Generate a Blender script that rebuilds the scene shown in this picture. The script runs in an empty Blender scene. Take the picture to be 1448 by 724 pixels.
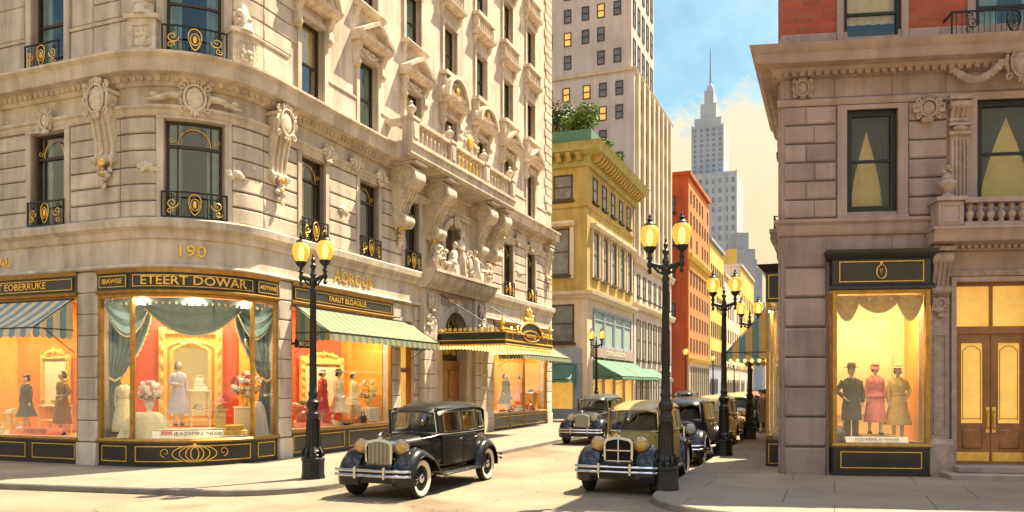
import bpy, bmesh, math, random
from mathutils import Vector, Matrix
random.seed(11)
SC = bpy.context.scene
COL = SC.collection
PI = math.pi
def R(d): return math.radians(d)

# ------------------------------------------------------------------ frames
# street frame: t across the street (to the right), s along the street (away)
UX, UY = 0.3728, 0.9279
def TS(t, s, z=0.0): return (t*UY + s*UX, s*UY - t*UX, z)
STREET_YAW = -math.atan2(UX, UY)
def px(x, y, Y):
    return ((x-724)/1135*Y, Y, 2-(y-545)/1135*Y)

RC = 2.3; LARC = RC*PI/2
TC, SCN = -15.9, 16.7          # centre of the rounded hotel corner
def HOT(u, d, z):
    if u < 0: return TS(TC+u, SCN-RC-d, z)
    if u <= LARC:
        a = u/RC; r = RC+d
        return TS(TC+r*math.sin(a), SCN-r*math.cos(a), z)
    return TS(TC+RC+d, SCN+(u-LARC), z)
def HOTN(u):
    a = Vector(HOT(u, 0, 0)); b = Vector(HOT(u, 1, 0)); return (b-a).normalized()
def hot_seg(x0, x1):
    xs = [x0]
    lo, hi = max(x0, 0.0), min(x1, LARC)
    if hi > lo:
        if lo > x0+1e-6: xs.append(lo)
        n = max(1, int(math.ceil((hi-lo)/0.2)))
        for i in range(1, n): xs.append(lo+(hi-lo)*i/n)
        if hi < x1-1e-6: xs.append(hi)
    xs.append(x1)
    return xs
def KOR(x, d, z):              # flat frame inside the rounded corner shop
    c = math.sqrt(.5); r = RC+d
    return TS(TC+r*c+x*c, SCN-r*c+x*c, z)
RB0 = (5.95, 17.7)
def RBF(a, d, z): return (RB0[0]+a*.9917-d*.1288, RB0[1]-a*.1288-d*.9917, z)      # right building front
def RBS(b, d, z): return (RB0[0]+b*UX-d*UY, RB0[1]+b*UY+d*UX, z)                    # right building street side
TW = -13.6
def STF(s, d, z): return TS(TW+d, s, z)                                            # left row street face
def STE(s0):                                                                       # face across the street at s0 (looks towards the camera)
    return lambda x, d, z: TS(TW-x, s0-d, z)

# ------------------------------------------------------------------ scene objects
INV = {}
def thing(name, label, cat, loc=(0,0,0), yaw=0.0, group=None, local=False, scale=1.0):
    o = bpy.data.objects.new(name, None); COL.objects.link(o)
    o.empty_display_size = .2
    o.location = loc; o.rotation_euler = (0,0,yaw); o.scale = (scale,)*3
    o['label'] = label; o['category'] = cat
    if group: o['group'] = group
    if not local:
        INV[o] = (Matrix.Translation(Vector(loc)) @ Matrix.Rotation(yaw,4,'Z')).inverted()
    return o
def tag(o, label, cat, group=None):
    o['label'] = label; o['category'] = cat
    if group: o['group'] = group
    return o
def struct(o, kind='structure'):
    o['kind'] = kind; return o
def copy_tree(o, parent=None):
    c = o.copy(); COL.objects.link(c)
    if parent: c.parent = parent
    for ch in list(o.children): copy_tree(ch, c)
    return c

class MB:
    def __init__(s, xf=None, seg=None):
        s.v=[]; s.f=[]; s.m=[]; s.xf=xf; s.seg=seg or (lambda a,b:[a,b]); s.cur=0
    def add(s, vs, fs):
        b=len(s.v)
        s.v += [tuple(s.xf(*p)) if s.xf else tuple(p) for p in vs]
        for f in fs: s.f.append(tuple(i+b for i in f)); s.m.append(s.cur)
    def loft(s, rings, closed=True, cap=True):
        n=len(rings[0]); vs=[p for r in rings for p in r]; fs=[]
        for i in range(len(rings)-1):
            for j in range(n if closed else n-1):
                k=(j+1)%n
                fs.append((i*n+j, i*n+k, (i+1)*n+k, (i+1)*n+j))
        if cap and closed:
            fs.append(tuple(range(n-1,-1,-1))); b=(len(rings)-1)*n
            fs.append(tuple(range(b,b+n)))
        s.add(vs, fs)
    def prism(s, prof, x0, x1):           # profile [(d,z)] swept along x
        s.loft([[(x,d,z) for d,z in prof] for x in s.seg(x0,x1)])
    def box(s, x0,x1,y0,y1,z0,z1):
        s.prism([(y0,z0),(y1,z0),(y1,z1),(y0,z1)], x0, x1)
    def block(s, x0,x1,z0,z1,d0,d1,c=.03):  # chamfered stone
        fl=[(d0,z0),(d1-c,z0),(d1,z0+c),(d1,z1-c),(d1-c,z1),(d0,z1)]
        en=[(d0,z0),(d1-c,z0),(d1-c,z0+c),(d1-c,z1-c),(d1-c,z1),(d0,z1)]
        xs=s.seg(x0+c,x1-c)
        s.loft([[(x0,d,z) for d,z in en]]+[[(x,d,z) for d,z in fl] for x in xs]+[[(x1,d,z) for d,z in en]])
    def bev(s, x0,x1,y0,y1,z0,z1,c=.02):   # box bevelled on all vertical and top edges
        def ring(z,i): return [(x0+i,y0,z),(x1-i,y0,z),(x1,y0+i,z),(x1,y1-i,z),(x1-i,y1,z),(x0+i,y1,z),(x0,y1-i,z),(x0,y0+i,z)]
        def ring2(z): 
            a=x0+c;b=x1-c;e=y0+c;f=y1-c
            return [(a+c,e,z),(b-c,e,z),(b,e+c,z),(b,f-c,z),(b-c,f,z),(a+c,f,z),(a,f-c,z),(a,e+c,z)]
        s.loft([ring2(z0),ring(z0+c,c),ring(z1-c,c),ring2(z1)])
    def plate(s, outline, y0, y1):         # outline [(x,z)]
        n=len(outline)
        vs=[(x,y0,z) for x,z in outline]+[(x,y1,z) for x,z in outline]
        fs=[tuple(range(n)), tuple(range(2*n-1,n-1,-1))]+[(i,(i+1)%n,n+(i+1)%n,n+i) for i in range(n)]
        s.add(vs,fs)
    def plate_h(s, outline, z0, z1):       # outline [(x,y)]
        n=len(outline)
        vs=[(x,y,z0) for x,y in outline]+[(x,y,z1) for x,y in outline]
        fs=[tuple(range(n)), tuple(range(2*n-1,n-1,-1))]+[(i,(i+1)%n,n+(i+1)%n,n+i) for i in range(n)]
        s.add(vs,fs)
    def tube(s, pts, r, seg=6, closed=False):
        P=[Vector(p) for p in pts]; n=len(P)
        rs = r if isinstance(r,(list,tuple)) else [r]*n
        T=[]
        for i in range(n):
            a=P[(i-1)%n] if (closed or i>0) else P[i]; b=P[(i+1)%n] if (closed or i<n-1) else P[i]
            t=(b-a); T.append(t.normalized() if t.length>1e-9 else Vector((0,0,1)))
        up=Vector((0,0,1)) if abs(T[0].z)<.9 else Vector((0,1,0))
        nn=(up-T[0]*up.dot(T[0])).normalized(); rings=[]
        for i in range(n):
            nn=(nn-T[i]*nn.dot(T[i]))
            nn = nn.normalized() if nn.length>1e-6 else T[i].orthogonal().normalized()
            bb=T[i].cross(nn)
            rings.append([tuple(P[i]+(nn*math.cos(2*PI*k/seg)+bb*math.sin(2*PI*k/seg))*rs[i]) for k in range(seg)])
        if closed: rings.append(rings[0]); s.loft(rings,cap=False)
        else: s.loft(rings)
    def lathe(s, prof, c=(0,0,0), seg=12, axis='z', twist=0.0, sc=(1,1)):
        rings=[]
        for r,h in prof:
            ring=[]
            for k in range(seg):
                a=2*PI*k/seg+twist; x=r*math.cos(a)*sc[0]; y=r*math.sin(a)*sc[1]
                p=(x,y,h) if axis=='z' else ((h,x,y) if axis=='x' else (x,h,y))
                ring.append((p[0]+c[0],p[1]+c[1],p[2]+c[2]))
            rings.append(ring)
        s.loft(rings)
    def ell(s, c, r, nu=8, nv=5, jit=0.0):
        rings=[]
        if not isinstance(r,(tuple,list)): r=(r,r,r)
        for i in range(nv+1):
            a=-PI/2+PI*(i+.0)/nv; a=max(-PI/2+.12,min(PI/2-.12,a))
            k=1+random.uniform(-jit,jit)
            rings.append([(c[0]+r[0]*math.cos(a)*math.cos(2*PI*j/nu)*k, c[1]+r[1]*math.cos(a)*math.sin(2*PI*j/nu)*k, c[2]+r[2]*math.sin(a)) for j in range(nu)])
        s.loft(rings)
    def text(s, txt, x, z, d, size, ext=.012, align='CENTER', squash=1.0):
        cu=bpy.data.curves.new('lettering','FONT'); cu.body=txt; cu.size=size; cu.extrude=ext; cu.align_x=align; cu.align_y='CENTER'; cu.resolution_u=2; cu.offset=size*.012
        ob=bpy.data.objects.new('lettering',cu)
        me=bpy.data.meshes.new_from_object(ob)
        s.add([(x+v.co.x*squash, d+v.co.z, z+v.co.y) for v in me.vertices],[tuple(p.vertices) for p in me.polygons])
        bpy.data.objects.remove(ob); bpy.data.curves.remove(cu); bpy.data.meshes.remove(me)
    def wall(s, x0,x1,z0,z1,d0,d1,ops):    # wall slab with rectangular openings (xa,xb,za,zb)
        xs=sorted({x0,x1,*[max(x0,min(x1,e)) for o in ops for e in o[:2]]})
        for a,b in zip(xs[:-1],xs[1:]):
            if b-a<1e-6: continue
            m=(a+b)/2; cut=sorted((max(z0,o[2]),min(z1,o[3])) for o in ops if o[0]<m<o[1])
            z=z0
            for p,q in cut:
                if q<=z0 or p>=z1: continue
                if p>z+1e-6: s.box(a,b,d0,d1,z,p)
                z=max(z,q)
            if z<z1-1e-6: s.box(a,b,d0,d1,z,z1)
    def frame(s, x0,x1,z0,z1,d0,d1,w):     # picture-frame of four bars
        s.box(x0,x0+w,d0,d1,z0,z1); s.box(x1-w,x1,d0,d1,z0,z1)
        s.box(x0+w,x1-w,d0,d1,z0,z0+w); s.box(x0+w,x1-w,d0,d1,z1-w,z1)
    def spiral(s, cx,cz,d,r0,r1,turns,a0,rad,sgn=1,n=18,seg=5):
        pts=[]
        for i in range(n+1):
            f=i/n; a=a0+sgn*turns*2*PI*f; r=r0+(r1-r0)*f
            pts.append((cx+r*math.cos(a),d,cz+r*math.sin(a)))
        s.tube(pts,[rad*(1-.4*i/n) for i in range(n+1)],seg)
    def build(s, name, mats, parent=None, ang=38, world=None):
        me=bpy.data.meshes.new(name); me.from_pydata(s.v,[],s.f)
        if not isinstance(mats,(list,tuple)): mats=[mats]
        for m in mats: me.materials.append(m)
        me.polygons.foreach_set('material_index', s.m)
        bm=bmesh.new(); bm.from_mesh(me); bmesh.ops.recalc_face_normals(bm, faces=bm.faces); bm.to_mesh(me); bm.free()
        me.polygons.foreach_set('use_smooth',[True]*len(me.polygons))
        me.set_sharp_from_angle(angle=R(ang))
        me.update()
        o=bpy.data.objects.new(name,me); COL.objects.link(o)
        if parent is not None:
            o.parent=parent
            if parent in INV: o.matrix_parent_inverse=INV[parent]
        return o

# ------------------------------------------------------------------ materials
def nodes(name):
    m=bpy.data.materials.new(name); m.use_nodes=True; nt=m.node_tree
    for n in list(nt.nodes): nt.nodes.remove(n)
    out=nt.nodes.new('ShaderNodeOutputMaterial'); return m,nt,out
def lnk(nt,a,b): nt.links.new(a,b)
def mat(name,col,rough=.6,metal=0.0,var=.12,scale=2.0,bump=0.0,bscale=40,emit=None,es=0.0,coat=0.0,streak=0.0,tint=None,spec=.5,isl=0.0):
    m,nt,out=nodes(name); b=nt.nodes.new('ShaderNodeBsdfPrincipled'); lnk(nt,b.outputs[0],out.inputs[0])
    b.inputs['Roughness'].default_value=rough; b.inputs['Metallic'].default_value=metal; b.inputs['Coat Weight'].default_value=coat
    b.inputs['Specular IOR Level'].default_value=spec
    tc=nt.nodes.new('ShaderNodeTexCoord')
    n=nt.nodes.new('ShaderNodeTexNoise'); n.inputs['Scale'].default_value=scale; n.inputs['Detail'].default_value=6; n.inputs['Roughness'].default_value=.62
    lnk(nt,tc.outputs['Object'],n.inputs['Vector'])
    rp=nt.nodes.new('ShaderNodeValToRGB'); lnk(nt,n.outputs['Fac'],rp.inputs[0])
    lo=[max(0,c*(1-var)) for c in col]; hi=[min(1,c*(1+var)) for c in col]
    if tint: lo=[l*t for l,t in zip(lo,tint)]
    rp.color_ramp.elements[0].position=.32; rp.color_ramp.elements[1].position=.68
    rp.color_ramp.elements[0].color=(*lo,1); rp.color_ramp.elements[1].color=(*hi,1)
    src=rp.outputs[0]
    if streak>0:
        mp=nt.nodes.new('ShaderNodeMapping'); mp.inputs['Scale'].default_value=(3.2,3.2,.35); lnk(nt,tc.outputs['Object'],mp.inputs['Vector'])
        n2=nt.nodes.new('ShaderNodeTexNoise'); n2.inputs['Scale'].default_value=1.0; n2.inputs['Detail'].default_value=5; lnk(nt,mp.outputs[0],n2.inputs['Vector'])
        r2=nt.nodes.new('ShaderNodeValToRGB'); r2.color_ramp.elements[0].position=.3; r2.color_ramp.elements[1].position=.6
        k=1-streak; r2.color_ramp.elements[0].color=(k,k*.97,k*.93,1); r2.color_ramp.elements[1].color=(1,1,1,1); lnk(nt,n2.outputs['Fac'],r2.inputs[0])
        mx=nt.nodes.new('ShaderNodeMix'); mx.data_type='RGBA'; mx.blend_type='MULTIPLY'; mx.inputs[0].default_value=1
        lnk(nt,src,mx.inputs[6]); lnk(nt,r2.outputs[0],mx.inputs[7]); src=mx.outputs[2]
    if isl>0:
        ge=nt.nodes.new('ShaderNodeNewGeometry'); mr=nt.nodes.new('ShaderNodeMapRange'); mr.inputs[3].default_value=1-isl; mr.inputs[4].default_value=1+isl*.6; lnk(nt,ge.outputs['Random Per Island'],mr.inputs[0])
        mx=nt.nodes.new('ShaderNodeMix'); mx.data_type='RGBA'; mx.blend_type='MULTIPLY'; mx.inputs[0].default_value=1; lnk(nt,src,mx.inputs[6]); lnk(nt,mr.outputs[0],mx.inputs[7]); src=mx.outputs[2]
    lnk(nt,src,b.inputs['Base Color'])
    if bump>0:
        nb=nt.nodes.new('ShaderNodeTexNoise'); nb.inputs['Scale'].default_value=bscale; nb.inputs['Detail'].default_value=5; lnk(nt,tc.outputs['Object'],nb.inputs['Vector'])
        bp=nt.nodes.new('ShaderNodeBump'); bp.inputs['Strength'].default_value=bump; bp.inputs['Distance'].default_value=.02; lnk(nt,nb.outputs['Fac'],bp.inputs['Height']); lnk(nt,bp.outputs[0],b.inputs['Normal'])
    if emit: b.inputs['Emission Color'].default_value=(*emit,1); b.inputs['Emission Strength'].default_value=es
    return m
def glass(name,tint=(1,1,1),refl=.08,rough=.02):
    m,nt,out=nodes(name)
    tr=nt.nodes.new('ShaderNodeBsdfTransparent'); tr.inputs[0].default_value=(*tint,1)
    gl=nt.nodes.new('ShaderNodeBsdfGlossy'); gl.inputs['Roughness'].default_value=rough; gl.inputs[0].default_value=(.9,.95,1,1)
    lw=nt.nodes.new('ShaderNodeLayerWeight'); lw.inputs[0].default_value=.5
    pw=nt.nodes.new('ShaderNodeMath'); pw.operation='POWER'; pw.inputs[1].default_value=4.5; lnk(nt,lw.outputs['Facing'],pw.inputs[0])
    ad=nt.nodes.new('ShaderNodeMath'); ad.operation='MULTIPLY_ADD'; ad.inputs[1].default_value=.7; ad.inputs[2].default_value=refl; ad.use_clamp=True; lnk(nt,pw.outputs[0],ad.inputs[0])
    mx=nt.nodes.new('ShaderNodeMixShader'); lnk(nt,ad.outputs[0],mx.inputs[0]); lnk(nt,tr.outputs[0],mx.inputs[1]); lnk(nt,gl.outputs[0],mx.inputs[2]); lnk(nt,mx.outputs[0],out.inputs[0])
    return m
def brick(name,c1,c2,mortar,scale,rot=(R(90),0,0)):
    m,nt,out=nodes(name); b=nt.nodes.new('ShaderNodeBsdfPrincipled'); lnk(nt,b.outputs[0],out.inputs[0]); b.inputs['Roughness'].default_value=.85
    tc=nt.nodes.new('ShaderNodeTexCoord'); sx=nt.nodes.new('ShaderNodeSeparateXYZ'); lnk(nt,tc.outputs['Object'],sx.inputs[0])
    ad=nt.nodes.new('ShaderNodeMath'); ad.operation='ADD'; lnk(nt,sx.outputs[0],ad.inputs[0]); lnk(nt,sx.outputs[1],ad.inputs[1])
    cb=nt.nodes.new('ShaderNodeCombineXYZ'); lnk(nt,ad.outputs[0],cb.inputs[0]); lnk(nt,sx.outputs[2],cb.inputs[1])
    bt=nt.nodes.new('ShaderNodeTexBrick'); lnk(nt,cb.outputs[0],bt.inputs['Vector'])
    bt.inputs['Color1'].default_value=(*c1,1); bt.inputs['Color2'].default_value=(*c2,1); bt.inputs['Mortar'].default_value=(*mortar,1)
    bt.inputs['Scale'].default_value=scale; bt.inputs['Mortar Size'].default_value=.018; bt.inputs['Brick Width'].default_value=.9; bt.inputs['Row Height'].default_value=.32
    n=nt.nodes.new('ShaderNodeTexNoise'); n.inputs['Scale'].default_value=1.3; n.inputs['Detail'].default_value=5; lnk(nt,tc.outputs['Object'],n.inputs['Vector'])
    mx=nt.nodes.new('ShaderNodeMix'); mx.data_type='RGBA'; mx.blend_type='MULTIPLY'; mx.inputs[0].default_value=.5; lnk(nt,bt.outputs[0],mx.inputs[6]); lnk(nt,n.outputs['Color'],mx.inputs[7])
    sc=nt.nodes.new('ShaderNodeMix'); sc.data_type='RGBA'; sc.blend_type='MULTIPLY'; sc.inputs[0].default_value=1; lnk(nt,mx.outputs[2],sc.inputs[6]); sc.inputs[7].default_value=(1.3,1.3,1.3,1)
    lnk(nt,sc.outputs[2],b.inputs['Base Color'])
    bp=nt.nodes.new('ShaderNodeBump'); bp.inputs['Strength'].default_value=.5; bp.inputs['Distance'].default_value=.02; bp.invert=True; lnk(nt,bt.outputs['Fac'],bp.inputs['Height']); lnk(nt,bp.outputs[0],b.inputs['Normal'])
    return m

M={}
M['stone']=mat('limestone',(.62,.53,.43),.85,var=.12,scale=1.3,bump=.3,bscale=22,streak=.36,tint=(.91,.90,.95))
M['ashlar']=mat('limestone_blocks',(.62,.53,.43),.85,var=.12,scale=1.3,bump=.3,bscale=22,streak=.34,tint=(.91,.90,.95),isl=.20)
M['brownblock']=mat('brownstone_blocks',(.375,.28,.25),.88,var=.13,scale=1.1,bump=.3,bscale=25,streak=.26,tint=(.93,.91,.98),isl=.20)
M['carve']=mat('carved_limestone',(.64,.55,.44),.8,var=.2,scale=6,bump=.9,bscale=17,streak=.28)
M['gild']=mat('old_gilding',(.80,.50,.10),.38,metal=.65,var=.22,scale=9)
M['brown']=mat('brownstone',(.37,.275,.245),.88,var=.13,scale=1.1,bump=.3,bscale=25,streak=.22,tint=(.95,.93,1.0))
M['browncarve']=mat('carved_brownstone',(.39,.29,.245),.85,var=.2,scale=6,bump=.9,bscale=17,streak=.26)
M['iron']=mat('black_ironwork',(.009,.009,.010),.40,var=.35,scale=12,bump=.15,bscale=80,spec=.45)
M['black']=mat('black_lacquer',(.014,.0135,.014),.38,var=.45,scale=3,coat=.2)
M['panelgrey']=mat('charcoal_sign_panel',(.032,.030,.029),.4,var=.3,scale=3)
M['bronze']=mat('bronze_trim',(.42,.235,.055),.42,metal=.55,var=.25,scale=7)
M['darkframe']=mat('dark_brown_window_frame',(.045,.027,.018),.5,var=.3,scale=6)
M['blackframe']=mat('black_window_frame',(.010,.009,.009),.6,var=.3,scale=6)
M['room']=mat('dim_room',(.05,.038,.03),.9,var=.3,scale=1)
M['teal']=mat('teal_drape',(.17,.29,.34),.8,var=.2,scale=5)
M['paleteal']=mat('pale_teal_curtain',(.27,.37,.33),.85,var=.15,scale=4)
M['reflection_blind']=mat('cream_reflection_blind',(.72,.50,.17),.85,var=.1,scale=3)  # cream standing in for pale buildings reflected in the panes
M['linen']=mat('white_linen',(.75,.70,.60),.85,var=.08,scale=6)
M['fringe']=mat('cream_fringe',(.72,.60,.34),.8,var=.12,scale=20)
M['glass']=glass('window_glass',(.93,.95,.93),.075)
M['darkglass']=glass('dark_window_glass',(.9,.92,.92),.035)
M['shopglass']=glass('shop_glass',(.98,.98,.97),.07)
M['carglass']=glass('car_glass',(.72,.72,.68),.08)
M['road']=mat('pale_asphalt',(.205,.165,.115),.9,var=.24,scale=.45,bump=.25,bscale=60,tint=(.93,.92,.95))
M['pave']=None
M['kerb']=mat('granite_kerb',(.20,.175,.15),.85,var=.2,scale=2.5,bump=.2,bscale=50)
M['ground']=mat('far_ground',(.17,.135,.09),.95,var=.1,scale=.2)
M['orange']=mat('orange_display_wall',(.76,.20,.02),.8,var=.16,scale=1.6)
M['red']=mat('red_display_wall',(.66,.075,.025),.8,var=.14,scale=1.8)
M['amber']=mat('amber_display_wall',(.78,.36,.05),.8,var=.14,scale=1.6)
M['cream']=mat('cream_display_floor',(.80,.66,.42),.75,var=.08,scale=3)
M['coral']=mat('coral_plinth',(.72,.16,.08),.7,var=.1,scale=3)
M['wood']=mat('varnished_oak',(.27,.105,.03),.38,var=.3,scale=3,coat=.25)
M['brass']=mat('brass',(.72,.48,.14),.3,metal=.85,var=.15,scale=8)
M['aw1']=mat('blue_canvas',(.19,.31,.36),.85,var=.12,scale=5)
M['aw2']=mat('cream_canvas',(.70,.54,.30),.85,var=.1,scale=5)
M['aw3']=mat('pale_green_canvas',(.075,.15,.125),.85,var=.1,scale=5)
M['aw4']=mat('pale_yellow_canvas',(.235,.19,.085),.85,var=.08,scale=5)
M['awr1']=mat('teal_stripe_canvas',(.17,.31,.35),.85,var=.12,scale=5)
M['awr2']=mat('tan_stripe_canvas',(.66,.47,.20),.85,var=.1,scale=5)
M['green']=mat('green_canvas',(.07,.17,.12),.85,var=.14,scale=3)
def globe_mat():
    m,nt,out=nodes('amber_milk_glass'); tr=nt.nodes.new('ShaderNodeBsdfTransparent'); tr.inputs[0].default_value=(1,.80,.36,1)
    p=nt.nodes.new('ShaderNodeBsdfPrincipled'); p.inputs['Base Color'].default_value=(.80,.50,.12,1); p.inputs['Roughness'].default_value=.12; p.inputs['Emission Color'].default_value=(1,.56,.10,1); p.inputs['Emission Strength'].default_value=.14
    mx=nt.nodes.new('ShaderNodeMixShader'); mx.inputs[0].default_value=.62; lnk(nt,tr.outputs[0],mx.inputs[1]); lnk(nt,p.outputs[0],mx.inputs[2]); lnk(nt,mx.outputs[0],out.inputs[0]); return m
M['globe']=globe_mat()
M['lampbulb']=mat('glowing_mantle',(1,.9,.6),.5,var=0,emit=(1,.80,.42),es=1.6)
M['bulb']=mat('lit_bulb',(1,.8,.4),.4,var=.05,emit=(1.0,.66,.2),es=.75)
M['chrome']=mat('chrome',(.55,.55,.56),.14,metal=1,var=.06,scale=8)
M['tyre']=mat('tyre_rubber',(.018,.017,.017),.75,var=.25,scale=9)
M['whitewall']=mat('whitewall',(.66,.60,.48),.6,var=.1,scale=8)
M['mortar']=mat('dark_mortar',(.17,.135,.115),.95,var=.2,scale=6)
M['mortarb']=mat('dark_brown_mortar',(.12,.09,.08),.95,var=.2,scale=6)
M['core']=mat('matte_black_core',(.012,.012,.012),.75,var=.2,scale=9)
M['seat']=mat('car_upholstery',(.13,.075,.035),.8,var=.2,scale=8)
M['lens']=mat('amber_headlight_lens',(.52,.32,.085),.08,var=.35,scale=22,coat=.9)
M['lens2']=mat('clear_headlight_lens',(.42,.41,.38),.1,var=.1,scale=14,coat=.6)
M['skin']=mat('pale_mannequin_skin',(.72,.52,.38),.6,var=.05,scale=8)
M['hair']=mat('dark_hair',(.02,.015,.012),.55,var=.3,scale=20)
M['eye']=mat('dark_eye',(.02,.02,.02),.3,var=0)
M['lip']=mat('red_lips',(.5,.06,.05),.4,var=0)
M['shoe']=mat('black_shoe_leather',(.02,.016,.014),.35,var=.2,scale=10)
M['litwin']=mat('lit_window_pane',(.80,.48,.12),.25,var=.32,scale=1.6,emit=(1,.52,.1),es=.15)
M['greywin']=mat('grey_window_pane',(.15,.155,.17),.25,var=.35,scale=1.2)
M['bluewin']=mat('blue_grey_window_pane',(.20,.26,.38),.3,var=.35,scale=.5)
# ------------------------------------------------------------------ world, sun, camera
EXPO=1.78
SUN_AZ=R(63); SUN_EL=R(58)     # azimuth measured in the street frame from +t towards +s
sx,sy,_=TS(math.cos(SUN_AZ),math.sin(SUN_AZ)); 
SUND=Vector((sx*math.cos(SUN_EL),sy*math.cos(SUN_EL),math.sin(SUN_EL))).normalized()
w=bpy.data.worlds.new('World'); SC.world=w; w.use_nodes=True
nt=w.node_tree
for n in list(nt.nodes): nt.nodes.remove(n)
out=nt.nodes.new('ShaderNodeOutputWorld'); bg=nt.nodes.new('ShaderNodeBackground'); lnk(nt,bg.outputs[0],out.inputs[0])
sky=nt.nodes.new('ShaderNodeTexSky'); sky.sky_type='NISHITA'; sky.sun_disc=False; sky.sun_elevation=SUN_EL
sky.sun_rotation=math.atan2(SUND.x,SUND.y); sky.air_density=1.0; sky.dust_density=.15; sky.ozone_density=1.6; sky.altitude=50
bg.inputs[1].default_value=.088
tc=nt.nodes.new('ShaderNodeTexCoord'); sep=nt.nodes.new('ShaderNodeSeparateXYZ'); lnk(nt,tc.outputs['Generated'],sep.inputs[0])
def mth(op,a,b=None,clamp=False):
    n=nt.nodes.new('ShaderNodeMath'); n.operation=op; n.use_clamp=clamp
    for i,v in enumerate((a,b)):
        if v is None: continue
        if isinstance(v,(int,float)): n.inputs[i].default_value=v
        else: lnk(nt,v,n.inputs[i])
    return n.outputs[0]
zc=mth('MAXIMUM',sep.outputs[2],0.0)
mp=nt.nodes.new('ShaderNodeMapping'); mp.inputs['Scale'].default_value=(1,1,1.35); mp.inputs['Location'].default_value=(.62,.1,.05); lnk(nt,tc.outputs['Generated'],mp.inputs['Vector'])
nz=nt.nodes.new('ShaderNodeTexNoise'); nz.inputs['Scale'].default_value=4.6; nz.inputs['Detail'].default_value=12; nz.inputs['Roughness'].default_value=.66; nz.inputs['Distortion'].default_value=.15; lnk(nt,mp.outputs[0],nz.inputs['Vector'])
thr=mth('SUBTRACT',nz.outputs['Fac'],mth('MULTIPLY',zc,2.2))          # thinner cloud higher up
rp=nt.nodes.new('ShaderNodeValToRGB'); rp.color_ramp.elements[0].position=.47; rp.color_ramp.elements[1].position=.55; lnk(nt,mth('ADD',thr,.735),rp.inputs[0])
# cloud colour: lit cream above, warmer low where the light crosses more air
low=nt.nodes.new('ShaderNodeMapRange'); low.inputs[1].default_value=.02; low.inputs[2].default_value=.30; lnk(nt,mth('ADD',zc,mth('MULTIPLY',mth('SUBTRACT',nz.outputs['Fac'],.5),.35)),low.inputs[0])
cc=nt.nodes.new('ShaderNodeMix'); cc.data_type='RGBA'; lnk(nt,low.outputs[0],cc.inputs[0])
CL=3.3
cc.inputs[6].default_value=(CL*1.0,CL*.76,CL*.36,1); cc.inputs[7].default_value=(CL*1.06,CL*.93,CL*.66,1)
skc=nt.nodes.new('ShaderNodeMix'); skc.data_type='RGBA'; skc.blend_type='MULTIPLY'; skc.inputs[0].default_value=1; lnk(nt,sky.outputs[0],skc.inputs[6]); 
nz2=nt.nodes.new('ShaderNodeTexNoise'); nz2.inputs['Scale'].default_value=9; nz2.inputs['Detail'].default_value=8; nz2.inputs['Roughness'].default_value=.6; lnk(nt,mp.outputs[0],nz2.inputs['Vector'])
r2=nt.nodes.new('ShaderNodeValToRGB'); r2.color_ramp.elements[0].position=.36; r2.color_ramp.elements[1].position=.68; r2.color_ramp.elements[0].color=(.62,.68,.52,1); r2.color_ramp.elements[1].color=(.94,.90,.64,1); lnk(nt,nz2.outputs['Fac'],r2.inputs[0]); lnk(nt,r2.outputs[0],skc.inputs[7])
# unseen white cloud overhead, added to fill the shade
nz3=nt.nodes.new('ShaderNodeTexNoise'); nz3.inputs['Scale'].default_value=2.6; nz3.inputs['Detail'].default_value=8; lnk(nt,tc.outputs['Generated'],nz3.inputs['Vector'])
r4=nt.nodes.new('ShaderNodeMapRange'); r4.inputs[1].default_value=.44; r4.inputs[2].default_value=.56; lnk(nt,nz3.outputs['Fac'],r4.inputs[0])
r5=nt.nodes.new('ShaderNodeMapRange'); r5.inputs[1].default_value=.50; r5.inputs[2].default_value=.65; lnk(nt,zc,r5.inputs[0])
ovh=mth('MULTIPLY',r4.outputs[0],r5.outputs[0])
cover=mth('MAXIMUM',rp.outputs[0],ovh)
c3=nt.nodes.new('ShaderNodeMix'); c3.data_type='RGBA'; lnk(nt,r5.outputs[0],c3.inputs[0]); lnk(nt,cc.outputs[2],c3.inputs[6]); c3.inputs[7].default_value=(7.6,7.6,8.8,1)
mx=nt.nodes.new('ShaderNodeMix'); mx.data_type='RGBA'; lnk(nt,cover,mx.inputs[0]); lnk(nt,skc.outputs[2],mx.inputs[6]); lnk(nt,c3.outputs[2],mx.inputs[7])
lnk(nt,mx.outputs[2],bg.inputs[0])
sd=bpy.data.lights.new('sun','SUN'); sd.energy=4.8; sd.angle=R(.5); sd.color=(1.0,.85,.55)
so=bpy.data.objects.new('sun',sd); COL.objects.link(so); so.rotation_euler=SUND.to_track_quat('Z','Y').to_euler(); so.location=(30,30,60)
cd=bpy.data.cameras.new('camera'); co=bpy.data.objects.new('camera',cd); COL.objects.link(co); SC.camera=co
co.location=(0,0,2.0); co.rotation_euler=(PI/2,0,0); cd.sensor_width=36; cd.lens=36*1135/1448; cd.shift_y=(545-362)/1448; cd.clip_end=6000; cd.clip_start=.05
vs=SC.view_settings; vs.view_transform='Standard'; vs.look='None'; vs.gamma=1; vs.exposure=EXPO; vs.use_curve_mapping=False
cy=SC.cycles; cy.use_denoising=True; cy.max_bounces=8; cy.transparent_max_bounces=24; cy.glossy_bounces=3; cy.diffuse_bounces=4; cy.caustics_reflective=False; cy.caustics_refractive=False
try: cy.denoiser='OPENIMAGEDENOISE'
except Exception: pass

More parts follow.
